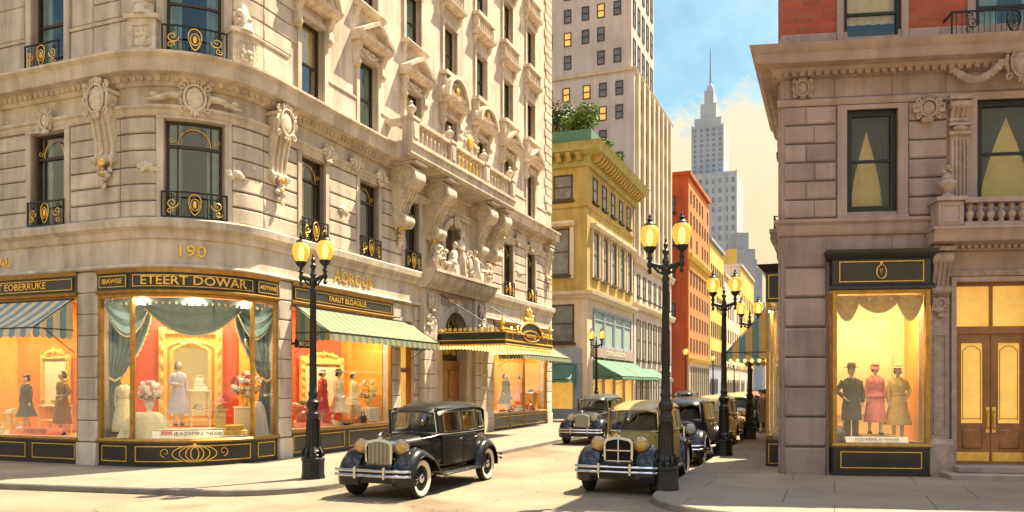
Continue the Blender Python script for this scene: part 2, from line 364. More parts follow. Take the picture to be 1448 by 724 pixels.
# ------------------------------------------------------------------ ground, road, pavements
def slab_mat(name,col,w,h,rot):
    m,nt,out=nodes(name); b=nt.nodes.new('ShaderNodeBsdfPrincipled'); lnk(nt,b.outputs[0],out.inputs[0]); b.inputs['Roughness'].default_value=.88
    tc=nt.nodes.new('ShaderNodeTexCoord'); mp=nt.nodes.new('ShaderNodeMapping'); mp.inputs['Rotation'].default_value=(0,0,rot); lnk(nt,tc.outputs['Object'],mp.inputs['Vector'])
    bt=nt.nodes.new('ShaderNodeTexBrick'); lnk(nt,mp.outputs[0],bt.inputs['Vector']); bt.offset=.35
    bt.inputs['Scale'].default_value=1; bt.inputs['Brick Width'].default_value=w; bt.inputs['Row Height'].default_value=h; bt.inputs['Mortar Size'].default_value=.011; bt.inputs['Bias'].default_value=0
    c=Vector(col); bt.inputs['Color1'].default_value=(*(c*1.04),1); bt.inputs['Color2'].default_value=(*(c*.93),1); bt.inputs['Mortar'].default_value=(*(c*.36),1)
    n=nt.nodes.new('ShaderNodeTexNoise'); n.inputs['Scale'].default_value=.8; n.inputs['Detail'].default_value=7; n.inputs['Roughness'].default_value=.65; lnk(nt,tc.outputs['Object'],n.inputs['Vector'])
    r=nt.nodes.new('ShaderNodeValToRGB'); r.color_ramp.elements[0].position=.3; r.color_ramp.elements[1].position=.65; r.color_ramp.elements[0].color=(.83,.82,.84,1); r.color_ramp.elements[1].color=(1.04,1.03,1.0,1); lnk(nt,n.outputs['Fac'],r.inputs[0])
    mx=nt.nodes.new('ShaderNodeMix'); mx.data_type='RGBA'; mx.blend_type='MULTIPLY'; mx.inputs[0].default_value=1; lnk(nt,bt.outputs[0],mx.inputs[6]); lnk(nt,r.outputs[0],mx.inputs[7]); lnk(nt,mx.outputs[2],b.inputs['Base Color'])
    nb=nt.nodes.new('ShaderNodeTexNoise'); nb.inputs['Scale'].default_value=70; lnk(nt,tc.outputs['Object'],nb.inputs['Vector'])
    bp=nt.nodes.new('ShaderNodeBump'); bp.inputs['Strength'].default_value=.2; bp.inputs['Distance'].default_value=.01; lnk(nt,nb.outputs['Fac'],bp.inputs['Height']); lnk(nt,bp.outputs[0],b.inputs['Normal'])
    return m
M['pave']=slab_mat('pavement_slabs',(.225,.19,.148),2.3,1.75,-STREET_YAW)
def cracks(m,amount=.55,scale=.33):
    nt=m.node_tree; b=[n for n in nt.nodes if n.type=='BSDF_PRINCIPLED'][0]; src=b.inputs['Base Color'].links[0].from_socket
    tc=nt.nodes.new('ShaderNodeTexCoord'); ns=nt.nodes.new('ShaderNodeTexNoise'); ns.inputs['Scale'].default_value=1.4; ns.inputs['Detail'].default_value=5; lnk(nt,tc.outputs['Object'],ns.inputs['Vector'])
    ad=nt.nodes.new('ShaderNodeMix'); ad.data_type='RGBA'; ad.blend_type='LINEAR_LIGHT'; ad.inputs[0].default_value=.35; lnk(nt,tc.outputs['Object'],ad.inputs[6]); lnk(nt,ns.outputs['Color'],ad.inputs[7])
    vo=nt.nodes.new('ShaderNodeTexVoronoi'); vo.feature='DISTANCE_TO_EDGE'; vo.inputs['Scale'].default_value=scale; lnk(nt,ad.outputs[2],vo.inputs['Vector'])
    r=nt.nodes.new('ShaderNodeValToRGB'); r.color_ramp.elements[0].position=.0; r.color_ramp.elements[1].position=.006; k=1-amount; r.color_ramp.elements[0].color=(k,k,k,1); r.color_ramp.elements[1].color=(1,1,1,1); lnk(nt,vo.outputs['Distance'],r.inputs[0])
    n3=nt.nodes.new('ShaderNodeTexNoise'); n3.inputs['Scale'].default_value=.22; n3.inputs['Detail'].default_value=7; n3.inputs['Distortion'].default_value=1.2; lnk(nt,tc.outputs['Object'],n3.inputs['Vector'])
    r3=nt.nodes.new('ShaderNodeValToRGB'); r3.color_ramp.elements[0].position=.36; r3.color_ramp.elements[1].position=.43; r3.color_ramp.elements[0].color=(.76,.69,.60,1); r3.color_ramp.elements[1].color=(1,1,1,1); lnk(nt,n3.outputs['Fac'],r3.inputs[0])
    for t_ in (r.outputs[0],r3.outputs[0]):
        mx=nt.nodes.new('ShaderNodeMix'); mx.data_type='RGBA'; mx.blend_type='MULTIPLY'; mx.inputs[0].default_value=1; lnk(nt,src,mx.inputs[6]); lnk(nt,t_,mx.inputs[7]); src=mx.outputs[2]
    lnk(nt,src,b.inputs['Base Color'])
cracks(M['road'])
ZR,ZP=-.06,.06
b=MB(); b.add([(-2500,-600,-.22),(2500,-600,-.22),(2500,5000,-.22),(-2500,5000,-.22)],[(0,1,2,3)]); struct(b.build('ground',M['ground']))
b=MB(TS)
n=12
vs_=[(-70+140*i/n, -40+380*j/40, ZR) for j in range(41) for i in range(n+1)]
b.add(vs_,[(j*(n+1)+i,j*(n+1)+i+1,(j+1)*(n+1)+i+1,(j+1)*(n+1)+i) for j in range(40) for i in range(n)])
struct(b.build('road',M['road']))
def arc(cx,cy,r,a0,a1,n=12): return [(cx+r*math.cos(R(a0+(a1-a0)*i/n)),cy+r*math.sin(R(a0+(a1-a0)*i/n))) for i in range(n+1)]
def inset(path,d):            # offset an open polyline to its left by d
    o=[]
    for i,p in enumerate(path):
        a=Vector(path[max(0,i-1)]); c=Vector(path[min(len(path)-1,i+1)]); t=(c-a).normalized(); nn=Vector((-t.y,t.x))
        o.append((p[0]+nn.x*d,p[1]+nn.y*d))
    return o
def pavement(kpath, close):   # kerb polyline with the pavement on its left, then closing points
    k=MB(TS); ins=inset(kpath,.17)
    rings=[[(a[0],a[1],-.2),(a[0],a[1],ZP-.02),(a[0]*.87+c[0]*.13,a[1]*.87+c[1]*.13,ZP+.004),(c[0],c[1],ZP+.004),(c[0],c[1],-.2)] for a,c in zip(kpath,ins)]
    k.loft(rings); struct(k.build('kerb',M['kerb']))
    p=MB(TS); p.plate_h(ins+close,-.2,ZP); struct(p.build('pavement',M['pave']))
lk=[(-45,11.5+.15*-33),(-30,11.5+.15*-18),(-20,11.5-1.2),(-14,11.2),(-12,11.5)]+[(x,y) for x,y in arc(-11.3,13.75,2.1,-80,0)]+[(-9.2,20),(-9.2,28),(-9.2,38.8)]+arc(-10.2,38.8,1,0,90,6)+[(-14,39.8),(-45,39.8)]
pavement(lk,[])
rk=[(-3.05,300),(-3.05,150),(-3.05,80),(-3.05,40),(-3.05,25),(-3.05,18),(-3.05,14.6)]+arc(-1.05,14.6,2.0,180,262)[1:]+[(2,12.5),(10,12.3),(45,11.5)]
pavement(rk,[(45,300)])
fk=[(-60,42.4),(-12,42.4)]+arc(-10.4,43.4,1,-90,0,6)+[(-9.4,60),(-9.4,100),(-9.4,160),(-9.4,300)]
pavement(fk,[(-60,300)])
# ------------------------------------------------------------------ figures
def skin_mesh(verts, edges, rad, root, sub=2):
    me=bpy.data.meshes.new('sk'); me.from_pydata(verts,edges,[])
    o=bpy.data.objects.new('sk',me); COL.objects.link(o)
    sk=o.modifiers.new('s','SKIN'); ss=o.modifiers.new('d','SUBSURF'); ss.levels=sub; ss.render_levels=sub
    for i,r in enumerate(rad):
        d=me.skin_vertices[0].data[i]; d.radius=(r,r) if not isinstance(r,tuple) else r; d.use_root=(i==root)
    bpy.context.view_layer.update()
    ev=o.evaluated_get(bpy.context.evaluated_depsgraph_get())
    m2=bpy.data.meshes.new_from_object(ev)
    res=([tuple(v.co) for v in m2.vertices],[tuple(p.vertices) for p in m2.polygons])
    bpy.data.objects.remove(o); bpy.data.meshes.remove(me); bpy.data.meshes.remove(m2)
    return res
def head_into(mb, c, yaw=0.0, face=True):
    # head: ovoid with jaw, nose, ears, eyes and mouth, facing -y, c = centre of the skull
    nu,nv=14,11; rings=[]; cs,sn=math.cos(yaw),math.sin(yaw)
    def P(x,y,z): return (c[0]+x*cs-y*sn, c[1]+x*sn+y*cs, c[2]+z)
    for i in range(nv+1):
        a=max(-PI/2+.1,min(PI/2-.1,-PI/2+PI*i/nv)); z=.118*math.sin(a); k=math.cos(a); ring=[]
        for j in range(nu):
            th=2*PI*j/nu-PI/2; x=.074*k*math.cos(th); y=.094*k*math.sin(th)
            if z<0: x*=1-.30*(-z/.118); y*=(1-.10*(-z/.118)); y-=.012*(-z/.118)
            if abs(math.cos(th))<.1 and math.sin(th)<0 and -.035<z<.02: y-=.018 if z<0 else .008
            ring.append(P(x,y,z))
        rings.append(ring)
    mb.loft(rings)
    for s in (-1,1):
        mb.ell(P(s*.074,.008,-.01),(.010,.018,.028),6,4)
    if face:
        q=mb.cur
        mb.cur=1
        for s in (-1,1): mb.ell(P(s*.029,-.083,.008),(.012,.006,.006),6,4)
        for s in (-1,1): mb.ell(P(s*.031,-.082,.030),(.017,.006,.003),6,4)
        mb.cur=2; mb.ell(P(0,-.086,-.052),(.020,.007,.007),6,4)
        mb.cur=q
def figure(name,label,cat,loc,yaw,scale,clothes,cloth_mat,hat=None,hat_mat=None,sex='f',headless=False,pose=0,skirt_mat=None,group=None,hemz=.38,belt=None,headyaw=0.0,skin=None,collar=None):
    t=thing(name,label,cat,loc,yaw,group,local=True,scale=scale)
    # joints (metres, 1.70 tall, faces -y)
    sw=.165 if sex=='f' else .195; hw=.085
    walk={0:(0,0),1:(.17,-.15),2:(-.12,.15)}[pose if pose<3 else 0]
    V=[];E=[];Rr=[]
    def v(x,y,z,r,p=None):
        V.append((x,y,z)); Rr.append(r); 
        if p is not None: E.append((p,len(V)-1))
        return len(V)-1
    pel=v(0,0,.92,(.145,.10)); wa=v(0,0,1.08,(.115,.085),pel); ch=v(0,0.0,1.27,(.145,.10),wa); nb=v(0,.012,1.40,(.07,.06),ch)
    if not headless: nk=v(0,.008,1.47,.048,nb); v(0,-.004,1.53,.05,nk)
    hands=[]
    for s,dy in ((-1,walk[0]),(1,walk[1])):
        h=v(s*hw,0,.86,.09,pel); k=v(s*(hw+.005),dy*.5-.01,.49,.056,h); a=v(s*hw,dy,.10,.036,k); v(s*hw,dy-.13,.035,.03,a)
    arm={'hang':((.035,.0,1.12),(.04,-.04,.88)),'hip':((.11,.05,1.14),(.0,-.07,1.00)),'front':((.05,.04,1.13),(-.05,-.20,1.10))}
    style={0:('hang','hip'),1:('hang','hang'),2:('hang','hang'),3:('front','hang'),4:('hip','hang')}[pose]
    for s,st in ((-1,style[0]),(1,style[1])):
        e,wr=arm[st]; sh=v(s*sw,0.0,1.36,.062,ch)
        el=v(s*(sw+e[0]),e[1],e[2],.044,sh); ww=v(s*(sw+wr[0]),wr[1],wr[2],.030,el)
        d=(Vector(V[ww])-Vector(V[el])).normalized(); hp=Vector(V[ww])+d*.055; hd=v(*hp,.030,ww); hands.append((s,Vector(V[hd]),d))
        hands[-1]=(s,Vector(V[hd]),d)
    vs2,fs2=skin_mesh(V,E,Rr,0)
    mb=MB(); mb.add(vs2,fs2)
    for s,hp,d in hands:             # four unequal bent fingers and a thumb
        side=Vector((0,1,0)) if abs(d.y)<.8 else Vector((0,0,1)); inn=Vector((-s,0,0))
        for i,L in enumerate((.058,.068,.064,.05)):
            b0=hp+d*.005+side*(.028-.018*i)-side*0; p1=b0+d*L*.55; p2=p1+d*L*.35+inn*L*.3; p3=p2+d*L*.15+inn*L*.3
            mb.tube([b0-d*.02,p1,p2,p3],[.010,.0095,.008,.006],5)
        b0=hp-d*.035-side*.02; mb.tube([b0,b0-side*.03+d*.02+inn*.01,b0-side*.035+d*.045+inn*.015],[.011,.010,.007],5)
    if not headless: head_into(mb,(0,-.012,1.60),headyaw)
    sk=skin or M['skin']
    mb.build('body',[sk,M['eye'],M['lip']],t)
    # clothes
    cb=MB(); n=28
    def ring(z,rx,ry,cy=0,fold=0,k=9,ph=0):
        return [((rx*(1+fold*math.cos(k*2*PI*j/n+ph)))*math.cos(2*PI*j/n),cy+(ry*(1+fold*math.cos(k*2*PI*j/n+ph)))*math.sin(2*PI*j/n),z) for j in range(n)]
    sh=sw+.035
    top=[ring(1.425,.085,.075,.008),ring(1.405,sh*.72,.095,.005),ring(1.36,sh,.115),ring(1.25,sh*.93,.135,-.012),ring(1.08,.145 if sex=='f' else .18,.118)]
    fl=.30 if clothes in('dress','gown') else (.25 if clothes=='suit' else .24)
    if clothes=='coat' : fl=.215
    fy=max(.17,abs(walk[0])+.10)
    low=[ring(1.06,.148 if sex=='f' else .182,.12),ring(.92,.185,.145,0,.01),ring(.75,.21,.165,0,.02),ring(.55,.5*(fl+.21),.5*(fy+.18)+.02,0,.045),ring(hemz,fl,fy+.04,0,.07)]
    low2=[ring(hemz+.005,fl*.9,fy*.95,0,.07),ring(.7,.16,.13)]
    if skirt_mat is None:
        cb.loft(top+low+low2)
    else:
        cb.loft(top+[ring(1.06,.15,.12),ring(.96,.195,.152,0,.01),ring(.93,.205,.16,0,.02),ring(.935,.18,.14)])
    for s,st in ((-1,style[0]),(1,style[1])):
        e,wr=arm[st]; a=Vector((s*(sw-.02),0,1.365)); el=Vector((s*(sw+e[0]),e[1],e[2])); ww=Vector((s*(sw+wr[0]),wr[1],wr[2]))
        if headless: continue
        cb.tube([a,a.lerp(el,.35),el,el.lerp(ww,.5),ww],[.064,.062,.053,.049,.045],9)
    nm={'dress':'dress','gown':'gown','coat':'coat','suit':'jacket'}[clothes]
    c=cb.build(nm,cloth_mat,t,ang=60)
    if skirt_mat is not None:
        sb=MB(); sb.loft([ring(1.0,.15,.12)]+low[1:]+low2); sb.build('skirt',skirt_mat,t,ang=60)
    cx=MB()                          # lapels / collar
    for s in (-1,1):
        cx.tube([(s*.085,.03,1.43),(s*.075,-.075,1.41),(s*.035,-.125,1.31),(s*.005,-.138,1.20)],[.02,.024,.024,.008],6)
    cx.build('collar',collar or cloth_mat,c)
    if belt:
        bb=MB(); bb.loft([ring(1.045,.156,.126),ring(1.05,.162,.132),ring(1.085,.160,.130),ring(1.09,.152,.122)]); bb.build('belt',belt,c)
    if not headless:
        hb=MB(); hx=math.sin(headyaw)
        hb.ell((0,.008,1.632),(.083,.097,.098),12,7); hb.ell((0,.075,1.575),(.07,.045,.06),8,5)
        if sex=='f':
            for s in (-1,1): hb.ell((s*.066,.01,1.575),(.022,.05,.05),7,5)
        hr=MB(); hr.v=[p for p in hb.v]; hr.f=hb.f; hr.m=hb.m
        hr.v=[(x,y if y>-.045 else -.045+(y+.045)*.2, z) for x,y,z in hr.v]
        hr.build('hair',M['hair'],t)
    if hat:
        hb=MB()
        if hat=='fedora': hb.lathe([(.0,1.665),(.165,1.668),(.168,1.676),(.10,1.682),(.096,1.69),(.088,1.76),(.06,1.785),(.0,1.778)],(0,0,0),16,sc=(1,1.12))
        elif hat=='wide': hb.lathe([(.0,1.66),(.205,1.655),(.21,1.662),(.105,1.682),(.094,1.69),(.088,1.735),(.05,1.76),(0,1.762)],(0,0,0),18,sc=(1,1.1))
        elif hat=='cloche': hb.lathe([(0,1.615),(.118,1.605),(.12,1.612),(.102,1.65),(.098,1.70),(.07,1.74),(0,1.752)],(0,.006,0),16,sc=(1,1.12))
        elif hat=='cap': hb.lathe([(0,1.675),(.105,1.67),(.11,1.69),(.085,1.72),(0,1.73)],(0.01,0,0),14,sc=(1,1.1))
        h=hb.build('hat',hat_mat or cloth_mat,t)
        rb=MB(); rb.lathe([(.098,1.684),(.1015,1.686),(.0985,1.706),(.095,1.704)],(0,0,0),16,sc=(1,1.12)); rb.build('hat_band',M['hair'] if hat!='cap' else cloth_mat,h)
    if clothes=='coat' and sex=='m':
        tb=MB()
        for s,dy in ((-1,walk[0]),(1,walk[1])):
            tb.tube([(s*hw,0,.7),(s*hw,dy*.5,.45),(s*hw,dy,.09)],[.08,.072,.07],9)
        tb.build('trousers',cloth_mat,t)
    fb=MB()
    for s,dy in ((-1,walk[0]),(1,walk[1])):
        fb.lathe([(0,0),(.045,0),(.05,.02),(.042,.06),(.03,.09),(0,.095)],(s*hw,dy-.005,0.0),9,sc=(.9,1.2)); fb.ell((s*hw,dy-.10,.03),(.042,.085,.032),8,5)
    fb.build('shoes',M['shoe'],t)
    return t
# ------------------------------------------------------------------ ornament vocabulary (mapped frames: x along, d out, z up)
def cartouche(b,x,z,d,w,h,wings=0.0,drop=0.0):
    b.ell((x,d,z),(w*.33,.07,h*.36),12,7)
    b.tube([(x+w*.37*math.cos(a),d+.05,z+h*.40*math.sin(a)) for a in [2*PI*i/18 for i in range(18)]],.03,6,closed=True)
    for s in (-1,1):
        b.spiral(x+s*w*.42,z+h*.34,d+.03,.11*w/.8,.02,1.3,PI/2,.035,-s,14)
        b.spiral(x+s*w*.40,z-h*.36,d+.03,.10*w/.8,.02,1.2,-PI/2,.03,s,14)
        b.tube([(x+s*w*.45,d,z+h*.2),(x+s*w*.54,d+.03,z),(x+s*w*.42,d,z-h*.25)],[.04,.055,.03],6)
        if wings:
            p=[(x+s*(w*.5+wings*f),d+.03-.02*f,z+h*(.05*math.sin(f*5.5)-.08*f+.02)) for f in [i/7 for i in range(8)]]
            b.tube(p,[.085,.09,.08,.075,.06,.065,.045,.02],6)
            for f in (.25,.5,.75): b.ell((x+s*(w*.5+wings*f),d+.05,z+.06*math.sin(f*9)),(.09,.05,.06),7,4,.1)
    for k in range(-2,3): b.ell((x+k*w*.11,d+.03,z+h*(.53-.035*abs(k))),(w*.055,.05,h*.11),7,5)
    for k in range(-1,2): b.ell((x+k*w*.10,d+.03,z-h*(.48-.03*abs(k))),(w*.06,.05,h*.10),7,5)
    for i in range(int(drop/.1)):
        f=1-i*.1/max(drop,.1); b.ell((x+random.uniform(-.05,.05),d+.03,z-h*.55-i*.09),(.11*f+.03,.06*f+.02,.07),7,4,.15)
def console(b,x,z0,z1,w,dt,g=None):       # big scrolled bracket, top projection dt
    h=z1-z0; r=min(dt*.42,h*.20); r2=min(dt*.26,h*.11); prof=[]
    for i in range(17):
        f=i/16; q=max(0,(f-.18)/.82); q=q*q*(3-2*q)
        prof.append((dt*(.26+.52*q)+r2*.9*max(0,1-f/.22)**1.5, z0+(h-r)*f))
    prof=[(-.02,z0)]+prof+[(dt-r,z1),(-.02,z1)]
    b.prism(prof,x-w/2,x+w/2)
    front=[(p[0],p[1]) for p in prof[1:-2]]
    for k in (-.42,-.14,.14,.42): b.tube([(x+k*w,d+.012,z) for d,z in front],.034*w/.6+.008,6)
    for cx,cz,rr in ((dt-r,z1-r,r),(dt*.26+r2*.35,z0+r2,r2)):
        b.prism([(cx+rr*math.cos(2*PI*i/20),cz+rr*math.sin(2*PI*i/20)) for i in range(20)],x-w*.56,x+w*.56)
        for s in (-1,1):
            pts=[]
            for i in range(22):
                f=i/21; a=PI*.5-f*2*PI*1.7; q=rr*(.96-f*.80); pts.append((x+s*(w*.56+.004),cx+q*math.cos(a),cz+q*math.sin(a)))
            b.tube(pts,[rr*.13*(1-.4*i/21) for i in range(22)],6); b.ell((x+s*w*.56,cx,cz),(.05*w,rr*.2,rr*.2),8,5)
    b.box(x-w*.64,x+w*.64,-.02,dt*1.04,z1+.002,z1+.09)
def drop(b,g,x,z,d,s=1.0):                # fruit and leaf drop with a gilded heart
    for i in range(16):
        f=i/15; wd=.22*(1-f)**.7+.03
        b.ell((x+random.uniform(-wd,wd)*s,d+random.uniform(.02,.10),z-f*.62*s),(.075*s,.055,.065*s),7,4,.2)
    for k in (-1,1): b.tube([(x,d+.06,z+.05),(x+k*.15*s,d+.10,z+.02),(x+k*.25*s,d+.06,z-.1*s),(x+k*.2*s,d+.04,z-.2*s)],[.03,.04,.035,.015],6)
    if g is not None: g.ell((x,d+.11,z-.08*s),(.09*s,.06,.11*s),8,6); g.ell((x+.02,d+.10,z-.32*s),(.05*s,.045,.06*s),8,5)
def rail_panel(b,g,x0,x1,z0,z1,d,n=1):
    b.box(x0,x1,d-.02,d+.02,z1-.035,z1); b.box(x0,x1,d-.018,d+.018,z0,z0+.03)
    for x in (x0+.015,x1-.015): b.box(x-.015,x+.015,d-.018,d+.018,z0,z1)
    cx=(x0+x1)/2; h=z1-z0; cz=(z0+z1)/2
    w=(x1-x0)
    for k in range(1,int(w/.11)): b.tube([(x0+.11*k,d-.012,z0),(x0+.11*k,d-.012,z1)],.007,4)
    for (bb,rd,dd) in ((g,.014,.022),(b,.013,-.002)):
        bb.tube([(cx+.17*math.sin(a)*(.75+.25*math.cos(a)),d+dd,cz+h*.40*math.cos(a)) for a in [2*PI*i/20 for i in range(20)]],rd,5,closed=True)
    g.tube([(cx+.09*math.sin(a),d+.03,cz+h*.22*math.cos(a)) for a in [2*PI*i/16 for i in range(16)]],.012,5,closed=True)
    g.ell((cx,d+.03,cz),(.045,.02,.09),8,5)
    for s in (-1,1):
        g.spiral(cx+s*w*.33,cz+.02,d+.022,.13*min(1,w),.015,1.5,PI if s>0 else 0,.014,s,18)
        g.spiral(cx+s*w*.36,cz-h*.28,d+.022,.08,.01,1.3,0,.012,-s,14)
        b.spiral(cx+s*w*.36,cz+h*.27,d+.01,.08,.01,1.3,0,.013,-s,14)
def sash(parent,xf,seg,x0,x1,z0,z1,d=-.24,fm=None,style='sash',curt='drapes',w=.06,seed=0,gl='glass'):
    d+=.07
    fm=fm or M['darkframe']; rr=random.Random(seed)
    b=MB(xf,seg); b.frame(x0,x1,z0,z1,d-.05,d+.04,w)
    zm=z0+(z1-z0)*.5
    if style=='sash': b.box(x0+w,x1-w,d-.03,d+.03,zm-.03,zm+.03)
    else:
        zt=z0+(z1-z0)*.74; b.box(x0+w,x1-w,d-.03,d+.045,zt-.035,zt+.035)
        for f in (.2,.8): b.box(x0+(x1-x0)*f-.015,x0+(x1-x0)*f+.015,d-.02,d+.028,z0+w,z1-w)
    o=b.build('window',fm,parent)
    if style!='sash':
        g=MB(xf,seg); cx=(x0+x1)/2; r=(x1-x0)*.29; zt=z0+(z1-z0)*.74+.04
        g.tube([(cx+r*math.cos(a),d+.035,zt+(z1-z0)*.17*math.sin(a)) for a in [PI*i/12 for i in range(13)]],.013,5)
        for s in (-1,1): g.spiral(cx+s*(x1-x0)*.4,zt+.12,d+.035,.08,.015,1.2,0,.011,s,12)
        g.build('gilded_tracery',M['gild'],o)
    p=MB(xf,seg); p.box(x0+w-.01,x1-w+.01,d-.012,d-.004,z0+w-.01,z1-w+.01); p.build('pane',M[gl],o)
    if curt:
        c=MB(xf,seg); W=x1-x0-2*w
        def strip(a,bq,zb,ph,zt=z1-w):
            n=16; rows=[]
            for j in range(7):
                z=zb+(zt-zb)*j/6; k=1-.45*math.sin(PI*min(1,j/6*1.2))*0
                rows.append([(a+(bq-a)*i/n, d-.085+.025*math.sin(i*1.9+ph), z) for i in range(n+1)])
            c.loft(rows,closed=False)
        if curt=='reflection_blind':  # roller shade in place of the reflected pale fronts
            f=rr.choice((.35,.5,.62)); strip(x0+w,x1-w,z0+(z1-z0)*(1-f),0); m=M['reflection_blind']
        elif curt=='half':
            strip(x0+w,x0+w+W*rr.uniform(.4,.62),z0+w,1); m=M['reflection_blind']
        else:
            q=rr.uniform(.22,.34); strip(x0+w,x0+w+W*q,z0+w,1); strip(x1-w-W*q,x1-w,z0+w,2); m=M['paleteal']
        c.build('curtain',m,o)
    return o

# ------------------------------------------------------------------ the hotel
HU0,HU1=-9.0,26.2
hotel=thing('hotel_building','pale limestone hotel with rounded corner, carved balcony and ground floor shops','building',TS(TC,SCN,0),STREET_YAW)
def H(): return MB(HOT,hot_seg)
ZC=9.8
# window lists: (u, width)
W2L=[(-2.42,1.2),(-5.4,1.2),(-8.2,1.2)]
W2S=[(5.72,1.12),(8.62,1.12),(11.35,1.0),(20.2,1.12),(23.1,1.12)]
UPC=[5.7,8.6,11.5,14.4,17.3,20.2,23.1]
wins2=[(u-w_/2,u+w_/2) for u,w_ in W2L+W2S]+[(1.8-.68,1.8+.68)]
ops=[(a,c,6.02,8.35) for a,c in wins2]
ops.append((13.75,15.45,6.0,8.1))                      # niche
FL=[(9.85,12.15),(13.75,15.6),(17.2,19.1),(20.5,22.2)]
up=[]
for zi,(za,zb) in enumerate(FL):
    for u in UPC: up.append((u-.54,u+.54,za,zb))
    for u in (1.8,): up.append((u-.66,u+.66,za+.12,zb+.25))
    for u,_ in W2L: up.append((u-.58,u+.58,za+.12,zb+.1))
b=H(); b.wall(HU0,HU1,5.5,9.3,-.42,0,ops); b.wall(HU0,HU1,9.3,23.4,-.42,0,up)
wall=b.build('wall',M['stone'],hotel)
# back and side walls, roof
b=MB(); b.xf=lambda x,y,z: TS(x,y,z)
b.box(TC+HU0,TC+HU0+.4,SCN-RC+.42,39.2,0,23.4); b.box(TC+HU0+.4,TW-.42,39.0,39.29,0,23.4); b.build('rear_wall',M['stone'],hotel)
b=H(); b.prism([(-5.5,23.4),(.3,23.4),(.75,23.9),(.8,24.3),(-5.5,24.3)],HU0,HU1)if False else b.prism([(-.9,23.4),(.3,23.4),(.75,23.9),(.8,24.3),(-.9,24.3)],HU0,HU1); b.build('roof_cornice',M['stone'],hotel)
b=MB(lambda x,y,z: TS(x,y,z)); b.box(TC+HU0+.4,TW-.9,SCN-RC+.9,39.0,23.5,23.9); b.build('roof',M['kerb'],hotel)
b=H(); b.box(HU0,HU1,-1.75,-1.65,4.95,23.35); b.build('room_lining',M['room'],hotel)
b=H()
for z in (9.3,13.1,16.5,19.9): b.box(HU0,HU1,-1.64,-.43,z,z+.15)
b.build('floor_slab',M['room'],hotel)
# horizontal mouldings
b=H()
b.prism([(-.3,5.5),(.06,5.5),(.10,5.56),(.10,5.68),(.22,5.76),(.24,5.93),(.16,5.98),(-.3,5.98)],HU0,HU1)
b.build('belt_course',M['stone'],hotel)
b=H(); b.box(HU0,HU1,-.4,.03,4.9,5.498); b.prism([(-.3,4.80),(.10,4.80),(.13,4.84),(.10,4.898),(-.3,4.898)],HU0,HU1); b.build('fascia',M['stone'],hotel)
b=H()
b.prism([(-.02,8.42),(.06,8.42),(.10,8.50),(.10,8.56),(.15,8.60),(.15,8.66),(-.02,8.66)],HU0,HU1)
b.prism([(-.02,9.12),(.05,9.12),(.12,9.19),(.20,9.34),(.42,9.36),(.44,9.40),(.46,9.66),(.55,9.74),(.55,9.80),(-.02,9.80)],HU0,HU1)
u=HU0
while u<HU1-.1:
    b.box(u,u+.10,.10,.20,9.20,9.325); u+=.185
b.build('cornice',M['stone'],hotel)
# rusticated stones of the second floor
def course(u0,u1,z0,z1,k,L=1.25):
    n=max(1,round((u1-u0)/L)); e=(u1-u0)/n; o=(e*.45 if (k%2 and u1-u0>1.9) else 0)
    xs=[u0]+[u0+e*i+o for i in range(1 if not o else 0,n)]+[u1]
    xs=[x for i,x in enumerate(xs) if i==0 or x-xs[i-1]>.12]
    for p,q in zip(xs[:-1],xs[1:]): b.block(p+.012,q-.012,z0+.018,z1-.018,-.02,.06,.028)
ed=sorted(wins2); piers=[]; x=HU0
for a,c in ed:
    piers.append((x,a-.17)); x=c+.17
piers.append((x,HU1))
for a,c in piers:
    b=H()
    if a>11.5 and c<20: a=17.9
    mo=H(); mo.box(a+.02,c-.02,-.01,.012,6.01,8.40); mo.build('pier_joint',M['mortar'],hotel)
    for k in range(6):
        z0=6.0+.40*k
        aa,cc=a,c
        parts=[(aa,cc)]
        # keep the joints of the round corner where the flat fronts meet it
        for s_ in (-.0,LARC):
            parts=[q for p in parts for q in ([(p[0],s_),(s_,p[1])] if p[0]+.25<s_<p[1]-.25 else [p])]
        for p in parts: course(p[0],p[1],z0,z0+.40,k)
    b.build('rusticated_pier',M['ashlar'],hotel)
# window surrounds, second floor
for a,c in wins2:
    b=H(); b.box(a-.16,a,-.2,.075,6.0,8.36); b.box(c,c+.16,-.2,.075,6.0,8.36); b.box(a-.16,c+.16,-.2,.085,8.362,8.42)
    b.build('window_surround',M['stone'],hotel)
for i,(a,c) in enumerate(wins2):
    sash(hotel,HOT,hot_seg,a,c,6.03,8.35,style='transom',curt='drapes' if i<3 or i==8 else 'half',seed=i)
    r=MB(HOT,hot_seg); g=MB(HOT,hot_seg); rail_panel(r,g,a-.04,c+.04,6.0,6.62,.12)
    ro=r.build('window_railing',M['iron'],hotel); g.build('gilded_scrollwork',M['gild'],ro)
# small carved panels between windows
for (u,z) in ((.78,7.2),(2.82,7.2),(7.15,7.2),(21.6,7.2)):
    b=H()
    for k in range(9): b.ell((u+random.uniform(-.26,.26),.06,z+random.uniform(-.09,.09)),(.09,.05,.07),7,4,.2)
    b.ell((u,.07,z),(.12,.06,.11),8,5)
    b.build('carved_panel',M['carve'],hotel)
# cartouches on the frieze
for (u,z,w_,h_,wg,dr) in ((1.8,8.86,.62,.78,.75,.0),(-2.4,8.62,.42,.52,0,.1),(-5.4,8.62,.42,.52,0,.1),(6.35,8.66,.36,.46,.12,.1),(7.75,8.74,.36,.46,.16,.0),(9.2,8.66,.36,.46,.12,.1),(19.4,8.7,.36,.46,.1,.1),(21.2,8.7,.36,.46,.1,.1),(23.0,8.7,.36,.46,.1,.1)):
    b=H(); cartouche(b,u,z,.12,w_,h_,wg,dr); b.build('cartouche',M['carve'],hotel)
